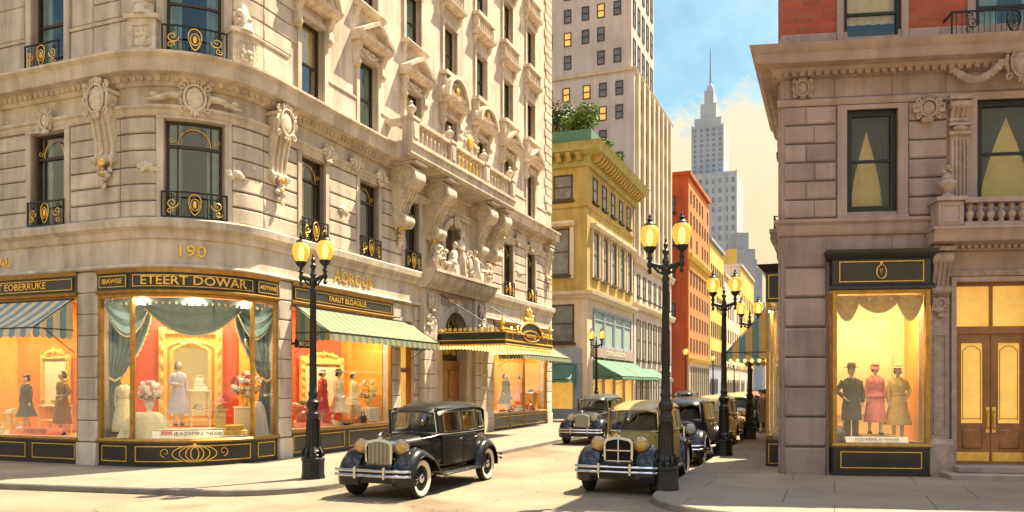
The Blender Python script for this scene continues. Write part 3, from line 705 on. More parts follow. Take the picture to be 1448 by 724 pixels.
# great consoles
def big_console(u,z0,z1,w_,dt,head=True):
    b=H(); g=H(); console(b,u,z0,z1,w_,dt)
    if head: cartouche(b,u,z1-.12,dt*.95,w_*1.15,.85,0,0)
    drop(b,g,u,z0+.10,.10,1.1); o=b.build('scroll_console',M['carve'],hotel); g.build('gilded_fruit',M['gild'],o)
big_console(-.42,7.35,8.95,.62,.36); big_console(4.12,7.35,8.95,.62,.36); big_console(25.4,7.35,9.0,.55,.34,False)
for u in (10.35,12.75,16.6,18.1): big_console(u,7.25,9.25,.62,.95,False)
# frieze relief of the belt under the balcony, balcony and balustrade
b=H(); b.prism([(0,9.3),(.98,9.38),(1.05,9.46),(1.05,9.70),(1.12,9.76),(1.12,9.84),(0,9.84)],9.5,18.5); b.build('balcony_slab',M['stone'],hotel)
b=H()
for (a,c) in ((9.55,10.0),(12.35,12.75),(15.35,15.75),(18.05,18.45)):
    b.box(a,c,.70,1.08,9.84,10.56); b.box(a-.04,c+.04,.66,1.12,10.56,10.66); b.block(a+.06,c-.06,9.95,10.48,1.07,1.11,.02)
for (a,c) in ((10.0,12.35),(12.75,15.35),(15.75,18.05)):
    b.box(a,c,.76,1.04,9.84,9.92); b.box(a,c,.72,1.08,10.50,10.62)
for u in (9.75,18.25): b.box(u-.2,u+.2,.02,.695,10.5,10.62); b.box(u-.12,u+.12,.02,.695,9.84,9.92)
bal=b.build('balustrade',M['stone'],hotel)
for (a,c) in ((10.0,12.35),(12.75,15.35),(15.75,18.05)):
    n=int((c-a)/.29)
    for i in range(n):
        q=H(); q.lathe([(.05,9.915),(.075,9.93),(.06,9.98),(.09,10.12),(.095,10.17),(.05,10.32),(.045,10.38),(.075,10.46),(.06,10.505)],(a+(c-a)*(i+.5)/n,.9,0),8); q.build('baluster',M['gild'] if a>12 and c<16 and i%2==0 else M['carve'],bal)
for u in (9.78,12.55,15.55,18.25):
    q=H(); q.lathe([(.10,10.655),(.13,10.68),(.06,10.74),(.16,10.90),(.17,10.98),(.10,11.04),(.05,11.10),(.07,11.15),(.01,11.22)],(u,.9,0),10); q.build('urn_finial',M['carve'],hotel)
b=H(); g=H(); cartouche(b,14.05,11.0,.95,.7,.8,.55,0); g.ell((14.05,1.04,11.0),(.22,.06,.30),10,6)
o=b.build('balcony_crest',M['carve'],hotel); g.build('gilded_shield',M['gild'],o)
# niche with the statue group above the entrance
b=H(); n=14
pts=[(13.75,6.0)]+[(13.75,7.3)]+[(14.6-.85*math.cos(PI*i/n),7.3+.85*math.sin(PI*i/n)) for i in range(1,n)]+[(15.45,7.3),(15.45,6.0)]
for i in range(len(pts)-1):
    (a,z0),(c,z1)=pts[i],pts[i+1]
    f=lambda k:(14.6+(a-14.6)*k,7.3+(z0-7.3)*(k if z0>7.3 else 1),14.6+(c-14.6)*k,7.3+(z1-7.3)*(k if z1>7.3 else 1))
    A=f(1.0);B_=f(1.28)
    b.add([(A[0],-.02,A[1]),(A[2],-.02,A[3]),(B_[2],-.02,B_[3]),(B_[0],-.02,B_[1]),(A[0],.16,A[1]),(A[2],.16,A[3]),(B_[2],.16,B_[3]),(B_[0],.16,B_[1])],[(4,5,6,7),(0,1,2,3),(0,1,5,4),(2,3,7,6),(1,2,6,5),(0,3,7,4)])
b.ell((14.6,.2,8.25),(.2,.12,.28),8,6)
b.build('niche_arch',M['stone'],hotel)
b=H(); b.box(13.7,15.5,-.75,-.7,5.95,8.2); b.box(13.66,13.70,-.7,-.42,5.95,8.2); b.box(15.5,15.54,-.7,-.42,5.95,8.2); b.build('niche_back',M['brown'],hotel)
b=H()
b.box(11.9,17.7,0,.75,6.0,6.10)
b.build('statue_ledge',M['stone'],hotel)
def statue(u,d,z,s,lean,sit=False):
    b=H(); n=16
    def rg(zz,rx,ry,cx=0,cy=0,fold=0): return [(u+(cx+rx*(1+fold*math.cos(6*2*PI*j/n))*math.cos(2*PI*j/n))*s, d+(cy+ry*(1+fold*math.cos(6*2*PI*j/n))*math.sin(2*PI*j/n))*s, z+zz*s) for j in range(n)]
    L=lean
    if not sit:
        b.loft([rg(0,.30,.26,0,0,.12),rg(.4,.25,.22,.02,0,.14),rg(.8,.24,.2,.0,0,.1),rg(1.0,.17,.14,L*.3),rg(1.25,.22,.15,L*.6),rg(1.38,.20,.12,L*.8),rg(1.44,.07,.07,L),rg(1.52,.06,.06,L)])
        b.ell((u+L*s,d+.02,z+1.64*s),(.105*s,.12*s,.145*s),10,7)
        b.tube([(u+(L-.2)*s,d,z+1.36*s),(u+(L-.36)*s,d+.05,z+1.1*s),(u+(L-.15)*s,d+.22*s,z+1.0*s)],[.075*s,.06*s,.045*s],7)
        b.tube([(u+(L+.2)*s,d,z+1.36*s),(u+(L+.38)*s,d+.05,z+1.15*s),(u+(L+.36)*s,d+.15*s,z+.85*s)],[.075*s,.06*s,.045*s],7)
    else:
        k=1 if lean>0 else -1
        b.loft([rg(0,.34,.28,0,0,.1),rg(.35,.32,.26,0,0,.1),rg(.5,.2,.18,-.05*k),rg(.8,.22,.16,-.14*k),rg(.93,.18,.12,-.18*k),rg(1.0,.06,.06,-.19*k),rg(1.06,.055,.055,-.2*k)])
        b.ell((u-.22*k*s,d+.03,z+1.17*s),(.10*s,.11*s,.135*s),10,7)
        b.tube([(u,d+.1,z+.42*s),(u+.38*k*s,d+.16,z+.46*s),(u+.62*k*s,d+.12,z+.10*s)],[.15*s,.12*s,.07*s],8)
        b.tube([(u-.1*k*s,d+.05,z+.9*s),(u+.12*k*s,d+.2,z+.68*s),(u+.32*k*s,d+.2,z+.62*s)],[.075*s,.06*s,.045*s],7)
    b.build('statue',M['carve'],hotel)
statue(14.75,.30,6.10,1.02,.04); statue(13.75,.40,6.10,.98,-.1,True); statue(16.0,.40,6.10,.98,.1,True)
b=H(); cartouche(b,14.72,6.62,.70,.62,.85,0,0)
b.build('shield_relief',M['carve'],hotel)
for u0 in (12.75,16.95):
    b=H(); k=1 if u0<14 else -1
    b.spiral(u0,6.5,.45,.42,.06,1.6,PI/2,.11,k,24,7); 
    for i in range(22): b.ell((u0+random.uniform(-.42,.42),.45+random.uniform(-.05,.15),6.2+random.uniform(0,.75)),(.11,.08,.09),7,4,.2)
    b.build('carved_scroll',M['carve'],hotel)
# ------------------------------------------------------------------ upper windows with their surrounds
def pediment(u,z,kind):
    b=H(); g=None
    for s in (-1,1):
        b.prism([(-.02,z-.75),(.14,z-.72),(.17,z-.5),(.12,z-.3),(.22,z-.12),(.26,z+.0),(-.02,z+.0)],u+s*.72-.10,u+s*.72+.10)
        b.ell((u+s*.72,.17,z-.62),(.09,.06,.10),7,5)
    b.prism([(-.02,z),(.24,z),(.30,z+.06),(.42,z+.10),(.45,z+.20),(-.02,z+.20)],u-.92,u+.92)
    if kind=='tri':
        for s in (-1,1):
            b.loft([[(u+s*.92,d,zz) for d,zz in ((-.02,z+.19),(.45,z+.19),(.47,z+.30),(-.02,z+.30))],[(u,d,zz) for d,zz in ((-.02,z+.70),(.45,z+.70),(.47,z+.84),(-.02,z+.84))]])
        b.plate([(u-.78,z+.2),(u+.78,z+.2),(u,z+.70)],-.02,.16)
        for k in range(-2,3): b.ell((u+k*.16,.10,z-.16+.03*(abs(k)%2)),(.09,.06,.07),7,4)
        b.tube([(u-.5,.08,z-.1),(u-.25,.12,z-.24),(u,.12,z-.28),(u+.25,.12,z-.24),(u+.5,.08,z-.1)],.05,6)
    else:
        H_=1.05 if kind=='arch' else .8
        for r0,r1,dd in ((.80,.95,.46),(.62,.70,.30)):
            n=14; rings=[]
            for i in range(n+1):
                a=PI*i/n; c,s_=math.cos(a),math.sin(a)
                rings.append([(u+r0*c,-.02,z+.2+H_*r0*s_),(u+r0*c,dd,z+.2+H_*r0*s_),(u+r1*c,dd,z+.2+H_*r1*s_),(u+r1*c,-.02,z+.2+H_*r1*s_)])
            b.loft(rings)
        b.plate([(u+.8*math.cos(PI*i/12),z+.2+H_*.8*math.sin(PI*i/12)) for i in range(13)],-.02,.14)
        cartouche(b,u,z+.55,.22,.55,.6,.2,0)
        g=H(); g.ell((u,.34,z+.62),(.12,.06,.16),8,6)
        for s in (-1,1):
            b.spiral(u+s*.95,z+.35,.25,.16,.03,1.4,PI/2,.06,-s,14)
    o=b.build('pediment',M['carve'],hotel)
    if g: g.build('gilded_boss',M['gild'],o)
KIND=['arch2','tri','tri','arch','arch2','tri','tri']
for fi,(za,zb) in enumerate(FL):
    for ci,u in enumerate(UPC):
        sash(hotel,HOT,hot_seg,u-.54,u+.54,za,zb,style='sash',curt=['reflection_blind','drapes','drapes','half'][(ci*2+fi)%4],seed=ci*7+fi,d=-.27)
        sur=H()
        for a,c in ((u-.70,u-.54),(u+.54,u+.70)): sur.box(a,c,-.05,.07,za,zb+.001)
        sur.box(u-.70,u+.70,-.05,.08,zb+.002,zb+.16); sur.build('window_surround',M['stone'],hotel)
        if fi==0: pediment(u,zb+.36,KIND[ci])
        elif ci>=3 or fi>1:
            q=H(); z=za-.1
            q.prism([(-.02,z-.85),(.10,z-.85),(.22,z-.78),(.34,z-.74),(.36,z-.64),(-.02,z-.64)],u-.86,u+.86)
            q.box(u-.78,u+.78,.0,.16,z-.62,z-.08); q.box(u-.86,u+.86,-.01,.32,z-.08,z+.06)
            for k in range(6): q.ell((u-.6+.24*k,.19,z-.35),(.085,.06,.20),7,5)
            for s in (-1,1): q.ell((u+s*.76,.20,z-.35),(.09,.08,.26),7,5); q.prism([(-.02,z-1.15),(.08,z-1.1),(.16,z-.86),(-.02,z-.86)],u+s*.74-.09,u+s*.74+.09)
            q.build('balconet',M['carve'],hotel)
        else:
            q=H(); q.prism([(-.02,za-.14),(.18,za-.14),(.26,za-.05),(.26,za+.0),(-.02,za+.0)],u-.8,u+.8)
            for s in (-1,1): q.prism([(-.02,za-.45),(.06,za-.42),(.16,za-.141),(-.02,za-.141)],u+s*.66-.08,u+s*.66+.08)
            q.build('window_sill',M['stone'],hotel)
    for u,hw in ((1.8,.66),)+tuple((u,.58) for u,_ in W2L):
        t_=zb+(.25 if hw>.6 else .1)
        sash(hotel,HOT,hot_seg,u-hw,u+hw,za+.12,t_,style='sash',curt='drapes',seed=int(u*10)+fi)
        sur=H()
        for s in (-1,1): sur.box(u+s*(hw+.09)-.09,u+s*(hw+.09)+.09,-.05,.08,za+.1,t_)
        sur.box(u-hw-.18,u+hw+.18,-.05,.09,t_+.001,t_+.2); sur.build('window_surround',M['stone'],hotel)
        if fi<2:
            r=MB(HOT,hot_seg); g=MB(HOT,hot_seg); rail_panel(r,g,u-hw-.02,u+hw+.02,za+.05,za+.68,.14 if fi else .22)
            ro=r.build('window_railing',M['iron'],hotel); g.build('gilded_scrollwork',M['gild'],ro)
# upper stonework: base course, corner quoins, arc blocks
for (a,c) in [(HU0,-3.2),(-1.64,-.9),(-.88,0),(0,.95),(2.65,LARC),(LARC,4.6)]+[(UPC[i]+.72,UPC[i+1]-.72) for i in range(6)]+[(23.82,25.3)]:
    b=H()
    if c-a>.15: b.block(a+.005,c-.005,9.82,10.72,-.02,.05,.02)
    if c-a>.15: b.prism([(-.01,10.73),(.07,10.73),(.09,10.78),(.05,10.82),(-.01,10.82)],a,c); b.build('base_course',M['ashlar'],hotel)
Q=[H() for _ in range(7)]
for a,c in ((-.86,-.02),(.02,.90),(2.70,LARC-.02),(LARC+.02,4.72),(25.32,HU1-.02)): mo=H(); mo.box(a,c,-.01,.012,10.86,23.2); mo.build('quoin_joint',M['mortar'],hotel)
for k in range(30):
    z0=10.84+.42*k
    if z0>23: break
    for qi,(a,c) in enumerate([(-.88+.0,0),(0,.92),(2.68,LARC),(LARC,4.75+(.25 if k%2 else 0)),(25.3-(.2 if k%2 else 0),HU1)]):
        Q[qi].block(a+.008,c-.008,z0+.014,z0+.406,-.02,.05,.022)
    if k%2==0:
        for qi,(a,c) in enumerate(((-4.6,-3.25),(-1.6,-.9))):
            Q[5+qi].block(a,c-.01,z0+.008,z0+.83,-.02,.04,.02)
for b in Q: b.build('quoin_stack',M['ashlar'],hotel)
for u in (.72,2.88):
    b=H(); b.box(u-.30,u+.30,0,.30,9.82,10.62); b.box(u-.36,u+.36,-.01,.36,10.62,10.72); b.frame(u-.2,u+.2,9.98,10.48,.29,.325,.03)
    for k in range(10): b.ell((u+random.uniform(-.13,.13),.31,10.23+random.uniform(-.18,.18)),(.06,.03,.06),6,4,.2)
    b.lathe([(.26,10.72),(.22,10.8),(.2,11.0),(.16,11.15),(.12,11.2),(.10,11.32),(.02,11.42)],(u,.16,0),10)
    for k in range(12): b.ell((u+random.uniform(-.2,.2),.2+random.uniform(-.06,.12),10.85+random.uniform(-.1,.3)),(.08,.07,.08),6,4,.2)
    b.build('carved_pedestal',M['carve'],hotel)
# gilded numbers and names cut on the fascia
b=H(); b.text('190',1.72,5.20,.045,.40,.012,squash=1.15); b.build('house_number',M['gild'],hotel)
b=H(); b.text('AOROUS',7.75,5.2,.045,.46,.012,squash=1.1); b.build('fascia_lettering',M['gild'],hotel)
b=H(); b.text('PAIRE',22.3,5.2,.045,.40,.012,squash=1.1); b.build('fascia_lettering',M['gild'],hotel)
b=H(); b.text('IAL',-4.05,5.16,.045,.34,.012,squash=1.15); b.build('fascia_lettering',M['gild'],hotel)
# ------------------------------------------------------------------ ground floor of the hotel
def pier(a,c,top=4.80,proj=.05):
    b=H(); b.box(a,c,-.42,0,0,4.795); z=.62
    b.block(a-.01,c+.01,0.0,.60,-.02,proj+.04,.02)
    mo=H(); mo.box(a+.02,c-.02,-.01,.012,.3,4.78); mo.build('pier_joint',M['mortar'],hotel)
    k=0
    while z<top-.2:
        b.block(a+.004,c-.004,z+.01,min(z+.52,top)-.01,-.02,proj,.025); z+=.52
    b.build('ground_floor_pier',M['ashlar'],hotel)
for a,c in ((-1.42,-.76),(4.22,4.76),(10.10,10.62),(11.55,11.85),(25.45,HU1),(-9.0,-8.6)): pier(a,c)
def gold_frame(g,x0,x1,z0,z1,d,w=.022):
    g.frame(x0,x1,z0,z1,d-.01,d+.012,w)
def shopfront(u0,u1,mulls,sign=None,panels=3,sill=.70,crest=None,lining='orange',side='amber',zt=4.2,signs=None,seed=0):
    b=H(); b.box(u0,u1,-.34,.02,0,.10); b.box(u0,u1,-.34,-.01,.10,sill-.08)
    o=b.build('shop_bulkhead',M['black'],hotel); g=H()
    e=[u0]+mulls+[u1]
    for a,c in zip(e[:-1],e[1:]):
        n=max(1,round((c-a)/2.2))
        for i in range(n):
            p=a+(c-a)*i/n+.12; q=a+(c-a)*(i+1)/n-.12; gold_frame(g,p,q,.17,sill-.15,.0)
    if crest is not None:
        for k,(rx,rz) in enumerate(((.50,.20),(.34,.19),(.20,.18),(.09,.16))):
            g.tube([(crest+rx*math.cos(t_),.03+.004*k,.36+rz*math.sin(t_)) for t_ in [2*PI*i/24 for i in range(24)]],.013,5,closed=True)
        for s in (-1,1):
            g.spiral(crest+s*.66,.40,.03,.12,.03,1.1,-PI/2,.013,s,14)
        g.ell((crest,.03,.58),(.05,.02,.04),7,5)
    g.build('gilded_panel',M['gild'],o)
    b=H(); b.prism([(-.2,sill-.08),(.05,sill-.08),(.09,sill-.03),(.06,sill+.01),(-.2,sill+.01)],u0,u1)
    for x in [u0+.03]+mulls+[u1-.03]: b.box(x-.03,x+.03,-.12,.0,sill+.012,zt)
    b.box(u0+.062,u1-.062,-.11,-.01,zt-.07,zt-.002)
    b.build('shop_frame',M['bronze'],hotel)
    for a,c in zip(e[:-1],e[1:]):
        q=H(); q.box(a+.035,c-.035,-.075,-.063,sill+.012,zt-.07); q.build('display_pane',M['shopglass'],hotel)
    # sign band
    b=H(); b.box(u0,u1,-.34,.03,zt,4.795); b.build('sign_band',M['black'],hotel)
    g=H(); g.prism([(.028,zt),(.10,zt+.02),(.12,zt+.07),(.05,zt+.10),(.028,zt+.10)],u0,u1); g.prism([(.028,4.70),(.07,4.70),(.11,4.795),(.028,4.795)],u0,u1); g.build('gilded_moulding',M['bronze'],hotel)
    for a,c,txt,sz in signs or []:
        b=H(); b.box(a,c,.02,.048,zt+.13,4.67); so=b.build('signboard',M['panelgrey'],hotel)
        g=H(); gold_frame(g,a+.03,c-.03,zt+.16,4.64,.05,.016); g.build('gilded_border',M['gild'],so)
        if txt: g=H(); g.text(txt,(a+c)/2,(zt+4.8)/2,.062,sz,.008,squash=1.1); g.build('lettering',M['gild'],so)
def glow(name,loc,energy,size,aim=None,col=(1,.82,.52)):
    l=bpy.data.lights.new(name,'AREA'); l.energy=energy; l.size=size; l.color=col; l.shape='SQUARE'
    o=bpy.data.objects.new(name,l); COL.objects.link(o); o.location=loc
    if aim is not None: o.rotation_euler=(Vector(aim)-Vector(loc)).to_track_quat('-Z','Y').to_euler()
    return o
SHOPW=31
# left shop, corner shop, awning shop, far shop
shopfront(-8.6,-1.42,[-4.9],signs=[(-8.5,-1.55,None,.2)])
g=H(); g.text('T EOBERRUKE',-3.35,4.5,.062,.24,.008,squash=1.15); g.build('sign_lettering',M['gild'],hotel)
shopfront(-.76,4.22,[.28,3.32],crest=1.8,signs=[(-.70,.22,'IBAWISE',.16),(.34,3.26,'ETEERT DOWAR',.30),(3.38,4.16,'ADTONS',.14)])
shopfront(4.76,10.10,[],signs=[(4.86,10.0,'FAAUT BLOAOLLE',.22)],sill=.78)
shopfront(18.6,25.45,[20.3,23.4] if False else [22.4],signs=[(18.7,20.2,None,.2),(20.3,25.35,'RENO DEVAR',.2)],sill=.78)
# interiors
def interior(xf,seg,x0,x1,back,zf,wall_cols,side,floor,top=4.25):
    # wall_cols: [(xa,xb,mat)]
    for xa,xb,m in wall_cols:
        b=MB(xf,seg); b.box(xa,xb,back-.06,back,zf,top); b.build('display_wall',m,hotel)
    for x in (x0,x1):
        b=MB(xf,seg); b.box(x-.03,x+.03,back,-.35,zf,top); b.build('display_side_wall',side,hotel)
    b=MB(xf,seg); b.box(x0,x1,back-.06,-.10,zf-.1,zf); b.build('display_floor',floor,hotel)
    b=MB(xf,seg); b.box(x0,x1,back-.06,-.42,top,top+.06); b.build('display_ceiling',M['cream'],hotel)
interior(HOT,hot_seg,-8.57,-1.45,-1.5,.72,[(-8.57,-5.6,M['amber']),(-5.6,-4.9,M['orange']),(-4.9,-1.45,M['orange'])],M['amber'],M['cream'])
interior(HOT,hot_seg,4.79,10.07,-1.5,.80,[(4.79,9.4,M['red']),(9.4,9.75,M['orange']),(9.75,10.07,M['amber'])],M['amber'],M['cream'])
interior(HOT,hot_seg,18.65,25.42,-1.5,.80,[(18.65,22.3,M['orange']),(22.3,25.42,M['amber'])],M['amber'],M['cream'])
# corner interior: flat red back wall, amber sides
b=MB(KOR); b.box(-2.0,2.0,-2.0,-1.94,.72,4.25); b.build('display_wall',M['red'],hotel)
b=MB(KOR); b.add([(-2.0,-1.95,.72),(-2.12,-1.30,.72),(-2.12,-1.30,4.25),(-2.0,-1.95,4.25),(2.0,-1.95,.72),(2.05,-1.22,.72),(2.05,-1.22,4.25),(2.0,-1.95,4.25)],[(0,1,2,3),(4,5,6,7)]); b.build('display_side_wall',M['amber'],hotel)
b=H(); b.box(-.74,4.2,-1.75,-.1,.60,.72); b.build('display_floor',M['cream'],hotel)
b=H(); b.box(-.74,4.2,-1.75,-.36,4.25,4.31); b.build('display_ceiling',M['cream'],hotel)
for x in (-.73,4.19): b=H(); b.box(x-.02,x+.02,-1.7,-.35,.72,4.25); b.build('display_side_wall',M['amber'],hotel)
yawL=STREET_YAW; 
for (u,d,e,sz) in ((-6.9,-.75,1,.7),(-4.7,-.75,1,.7),(-2.6,-.75,1,.7),(.35,-.65,.7,.6),(1.8,-.75,1,.7),(3.3,-.65,.7,.6),(5.8,-.75,1,.7),(7.5,-.75,1,.7),(9.2,-.75,1,.7),(19.8,-.75,1,.7),(22,-.75,1,.7),(24.2,-.75,1,.7)):
    if -1<u<4.2: glow('display_lamp',HOT(u,-1.32,4.2),SHOPW*e*.7,.5); glow('display_lamp',HOT(u,-.18,4.12),SHOPW*e*.30,.12,HOT(u,-.8,1.0))
    else: glow('display_lamp',HOT(u,-.30,4.08),SHOPW*e*.75,.35,HOT(u,-1.0,1.0))
# ------------------------------------------------------------------ entrance portal
b=H()
for a,c in ((11.86,12.95),(16.2,17.35)):
    b.box(a,c,-.4,.30,0,.9); 
    for k in range(6): b.block(a+.05,c-.05,.9+.5*k+.008,1.4+.5*k-.008,-.4,.26,.02)
    b.box(a+.03,c-.03,-.4,.24,3.9,5.45)
b.wall(12.95,16.2,0,5.45,-.4,.12,[(13.5,15.7,0,3.8)] )if False else None
n=12
# stone wall around the arched door
outl=[(13.55,0),(12.95,0),(12.95,5.45),(16.2,5.45),(16.2,0),(15.65,0),(15.65,3.75)]+[(14.6+1.05*math.cos(PI*i/n),3.75+1.05*math.sin(PI*i/n)) for i in range(1,n)]+[(13.55,3.75)]
b.plate(outl,-.4,.12)
rings=[]
for i in range(n+1):
    a=PI*i/n; rings.append([(14.6+r*math.cos(a),d,3.75+r*math.sin(a)) for r,d in ((1.05,.10),(1.05,.20),(1.30,.20),(1.34,.10))])
b.loft(rings)
b.ell((14.6,.2,4.98),(.16,.12,.24),8,6)
b.prism([(-.2,5.45),(.34,5.45),(.38,5.55),(.55,5.66),(.60,5.80),(.66,5.90),(.66,6.0),(-.2,6.0)],11.8,17.45)
b.build('entrance_portal',M['stone'],hotel)
b=H(); b.box(13.45,15.75,.12,.15,5.0,5.35); po=b.build('name_panel',M['paleteal'] if False else M['brown'],hotel)
g=H(); g.text('A ONEO',14.6,5.17,.16,.24,.01,squash=1.2); g.build('lettering',M['gild'],po)
b=H()
for u in (12.4,16.78):
    cartouche(b,u,5.0,.30,.5,.6,0,.1)
    for k in range(16): b.ell((u+random.uniform(-.3,.3),.27,4.25+random.uniform(-.25,.3)),(.10,.06,.09),7,4,.2)
b.build('portal_carving',M['carve'],hotel)
b=H(); b.box(13.55,15.65,-.32,-.22,0,2.75); b.box(13.55,15.65,-.33,-.2,2.75,2.95)
for k in (0,1):
    a=13.6+1.0*k; 
    for z0,z1 in ((.25,.95),(1.1,2.6)): b.block(a+.12,a+.9,z0,z1,-.22,-.18,.03)
do=b.build('entrance_door',M['wood'],hotel)
g=H()
for x in (14.52,14.68): g.tube([(x,-.16,1.05),(x,-.11,1.1),(x,-.11,1.45),(x,-.16,1.5)],.016,6)
g.build('door_handle',M['brass'],do)
b=H(); b.plate([(13.55,2.95),(15.65,2.95),(15.65,3.75)]+[(14.6+1.05*math.cos(PI*i/n),3.75+1.05*math.sin(PI*i/n)) for i in range(1,n)]+[(13.55,3.75)],-.36,-.30)
fo=b.build('fanlight',M['room'],hotel); g=H()
for i in range(9):
    a=PI*(i+.5)/9; g.tube([(14.6,-.28,3.5),(14.6+.95*math.cos(a),-.28,3.7+.95*math.sin(a))],.022,5)
for r in (.4,.7,1.0): g.tube([(14.6+r*math.cos(PI*i/14),-.27,3.7+r*math.sin(PI*i/14)) for i in range(15)],.024,5)
for i in range(7): g.spiral(13.85+.25*i,3.3,-.27,.13,.02,1.5,i,.02,1 if i%2 else -1,14)
g.build('gilded_grille',M['gild'],fo)
# staff door beside the awning shop
b=H(); b.frame(10.62,11.55,0,3.6,-.3,-.1,.10); b.box(10.72,11.45,-.28,-.2,2.45,2.6); b.box(10.72,11.45,-.28,-.2,0,.4); d2=b.build('side_door',M['wood'],hotel)
b=H(); b.box(10.72,11.45,-.25,-.24,.4,2.45); b.box(10.72,11.45,-.25,-.24,2.6,3.5); b.build('lit_door_pane',M['litwin'],d2)
b=H(); b.wall(10.62,11.55,3.6,4.795,-.4,-.02,[]); b.build('door_head',M['stone'],hotel); b=H(); b.box(17.36,18.6,-.4,0,0,4.795)
for k in range(8): b.block(17.9,18.58,.02+.58*k,.58+.58*k,-.02,.05,.025)
b.build('ground_floor_wall',M['stone'],hotel)
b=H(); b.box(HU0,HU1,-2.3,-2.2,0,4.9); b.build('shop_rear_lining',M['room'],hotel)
# ------------------------------------------------------------------ striped awnings
def awning(xf,seg,parent,x0,x1,zt,d1,z1,val,mA,mB,n,sides=True,scal=True):
    b=MB(xf); rows=6
    def S(f,g):   # f along 0..1, g from wall to front edge
        sag=-.05*math.sin(PI*g); return (x0+(x1-x0)*f, .08+(d1-.08)*g, zt+(z1-zt)*g+sag)
    for i in range(n):
        b.cur=i%2
        vs=[];m=2
        for j in range(rows+1):
            for k in range(m+1): vs.append(S((i+k/m)/n,j/rows))
        b.add(vs,[(j*(m+1)+k,j*(m+1)+k+1,(j+1)*(m+1)+k+1,(j+1)*(m+1)+k) for j in range(rows) for k in range(m)])
        # valance with a scalloped hem
        vs=[]; m=4
        for k in range(m+1):
            f=(i+k/m)/n; x=x0+(x1-x0)*f; vs.append((x,d1,z1)); vs.append((x,d1+.03,z1-val*(.78+.22*math.sin(PI*k/m))))
        b.add(vs,[(2*k,2*k+1,2*k+3,2*k+2) for k in range(m)])
    if sides:
        ns=max(3,int(round(d1/((x1-x0)/n))))
        for xx in (x0,x1):
            for i in range(ns):
                b.cur=(i+1)%2
                f0,f1=i/ns,(i+1)/ns; p=S(0,f0);q=S(0,f1)
                b.add([(xx,p[1],p[2]),(xx,q[1],q[2]),(xx,q[1],z1),(xx,p[1],z1)],[(0,1,2,3)])
                vs=[]
                for k in range(5):
                    d=p[1]+(q[1]-p[1])*k/4; vs+= [(xx,d,z1),(xx,d,z1-val*(.78+.22*math.sin(PI*k/4)))]
                b.add(vs,[(2*k,2*k+1,2*k+3,2*k+2) for k in range(4)])
    o=b.build('awning',[mA,mB],parent,ang=20)
    f=MB(xf); f.tube([(x0,d1,z1),(x1,d1,z1)],.018,6); f.tube([(x0,.08,zt),(x1,.08,zt)],.03,6)
    for xx in (x0,x1): f.tube([(xx,d1,z1),(xx,.05,z1-.0)],.014,5); f.tube([(xx,d1,z1),(xx,.08,zt)],.014,5); f.tube([(xx,d1*.75,z1),(xx,.05,z1-.55)],.012,5)
    f.build('awning_frame',M['iron'],o)
    return o
awning(HOT,hot_seg,hotel,-8.5,-1.52,4.12,1.15,3.36,.24,M['aw1'],M['aw2'],36)
awning(HOT,hot_seg,hotel,4.86,11.2,4.15,1.2,3.42,.24,M['aw3'],M['aw4'],38)
awning(HOT,hot_seg,hotel,19.0,25.6,4.05,1.25,3.35,.22,M['aw3'],M['aw4'],36)
# ------------------------------------------------------------------ entrance canopy
b=H(); b.prism([(.1,3.42),(2.80,3.42),(2.85,3.5),(2.85,3.9),(2.72,3.97),(2.6,3.9),(.1,3.95)],13.0,18.1)
co_=b.build('canopy',M['black'],hotel)
g=H()
for x in (12.99,18.11):
    for z in (3.46,3.62,3.90): g.tube([(x,.15,z),(x,2.84,z)],.022,6)
for z in (3.46,3.60,3.90): g.tube([(13.0,2.87,z),(18.1,2.87,z)],.024,6)
n=20
g.tube([(14.1,2.89,3.92)]+[(15.55+1.15*math.cos(PI-PI*i/n),2.89,3.95+.42*math.sin(PI*i/n)) for i in range(n+1)]+[(17.0,2.89,3.92)],.04,7)
g.frame(13.12,13.72,3.62,3.88,2.85,2.875,.025); g.frame(17.4,18.0,3.62,3.88,2.85,2.875,.025)
g.tube([(15.55+.85*math.cos(2*PI*i/n),2.90,3.86+.20*math.sin(2*PI*i/n)) for i in range(n)],.02,6,closed=True)
for s in (-1,1):
    g.spiral(15.55+s*1.35,3.98,2.88,.18,.03,1.4,PI/2,.03,-s,16); g.spiral(15.55+s*2.0,3.96,2.88,.12,.02,1.3,PI/2,.024,-s,14)
for u in (13.02,18.08): g.lathe([(.06,3.95),(.09,4.0),(.04,4.08),(.10,4.2),(.06,4.32),(.01,4.45)],(u,2.75,0),8)
x=13.2
while x<18: g.ell((x,2.72,4.0),(.07,.04,.07),6,4); x+=.2
y=.3
while y<2.7: g.ell((13.0,y,4.0),(.04,.07,.07),6,4); y+=.2
g.build('gilded_trim',M['gild'],co_)
b=H(); b.plate([(14.3,3.9),(16.8,3.9)]+[(15.55+1.15*math.cos(PI*i/n),3.95+.40*math.sin(PI*i/n)) for i in range(n+1)],2.76,2.862); b.build('arched_fascia',M['panelgrey'],co_)
g=H(); g.text('RNO A SE',15.55,3.86,2.885,.19,.01,squash=1.25); g.build('lettering',M['gild'],co_)
g=H(); 
for s in (-1,0,1): 
    g.lathe([(.10,4.35),(.07,4.5),(.09,4.68),(.05,4.78),(.07,4.88-.06*abs(s)),(.0,4.98-.06*abs(s))],(15.55+s*.17,2.80,0),8)
    g.spiral(15.55+s*.35,4.5,2.82,.16,.02,1.3,PI/2,.035,-1 if s<0 else 1,14)
g.ell((15.55,2.82,4.45),(.45,.07,.13),10,5); g.build('gilded_crest',M['gild'],co_)
def bulb(x,y): q=H(); q.ell((x,y,3.36),(.052,.052,.07),7,5); q.build('bulb',M['bulb'],co_)
x=13.05
while x<18.08: bulb(x,2.79); x+=.125
y=.2
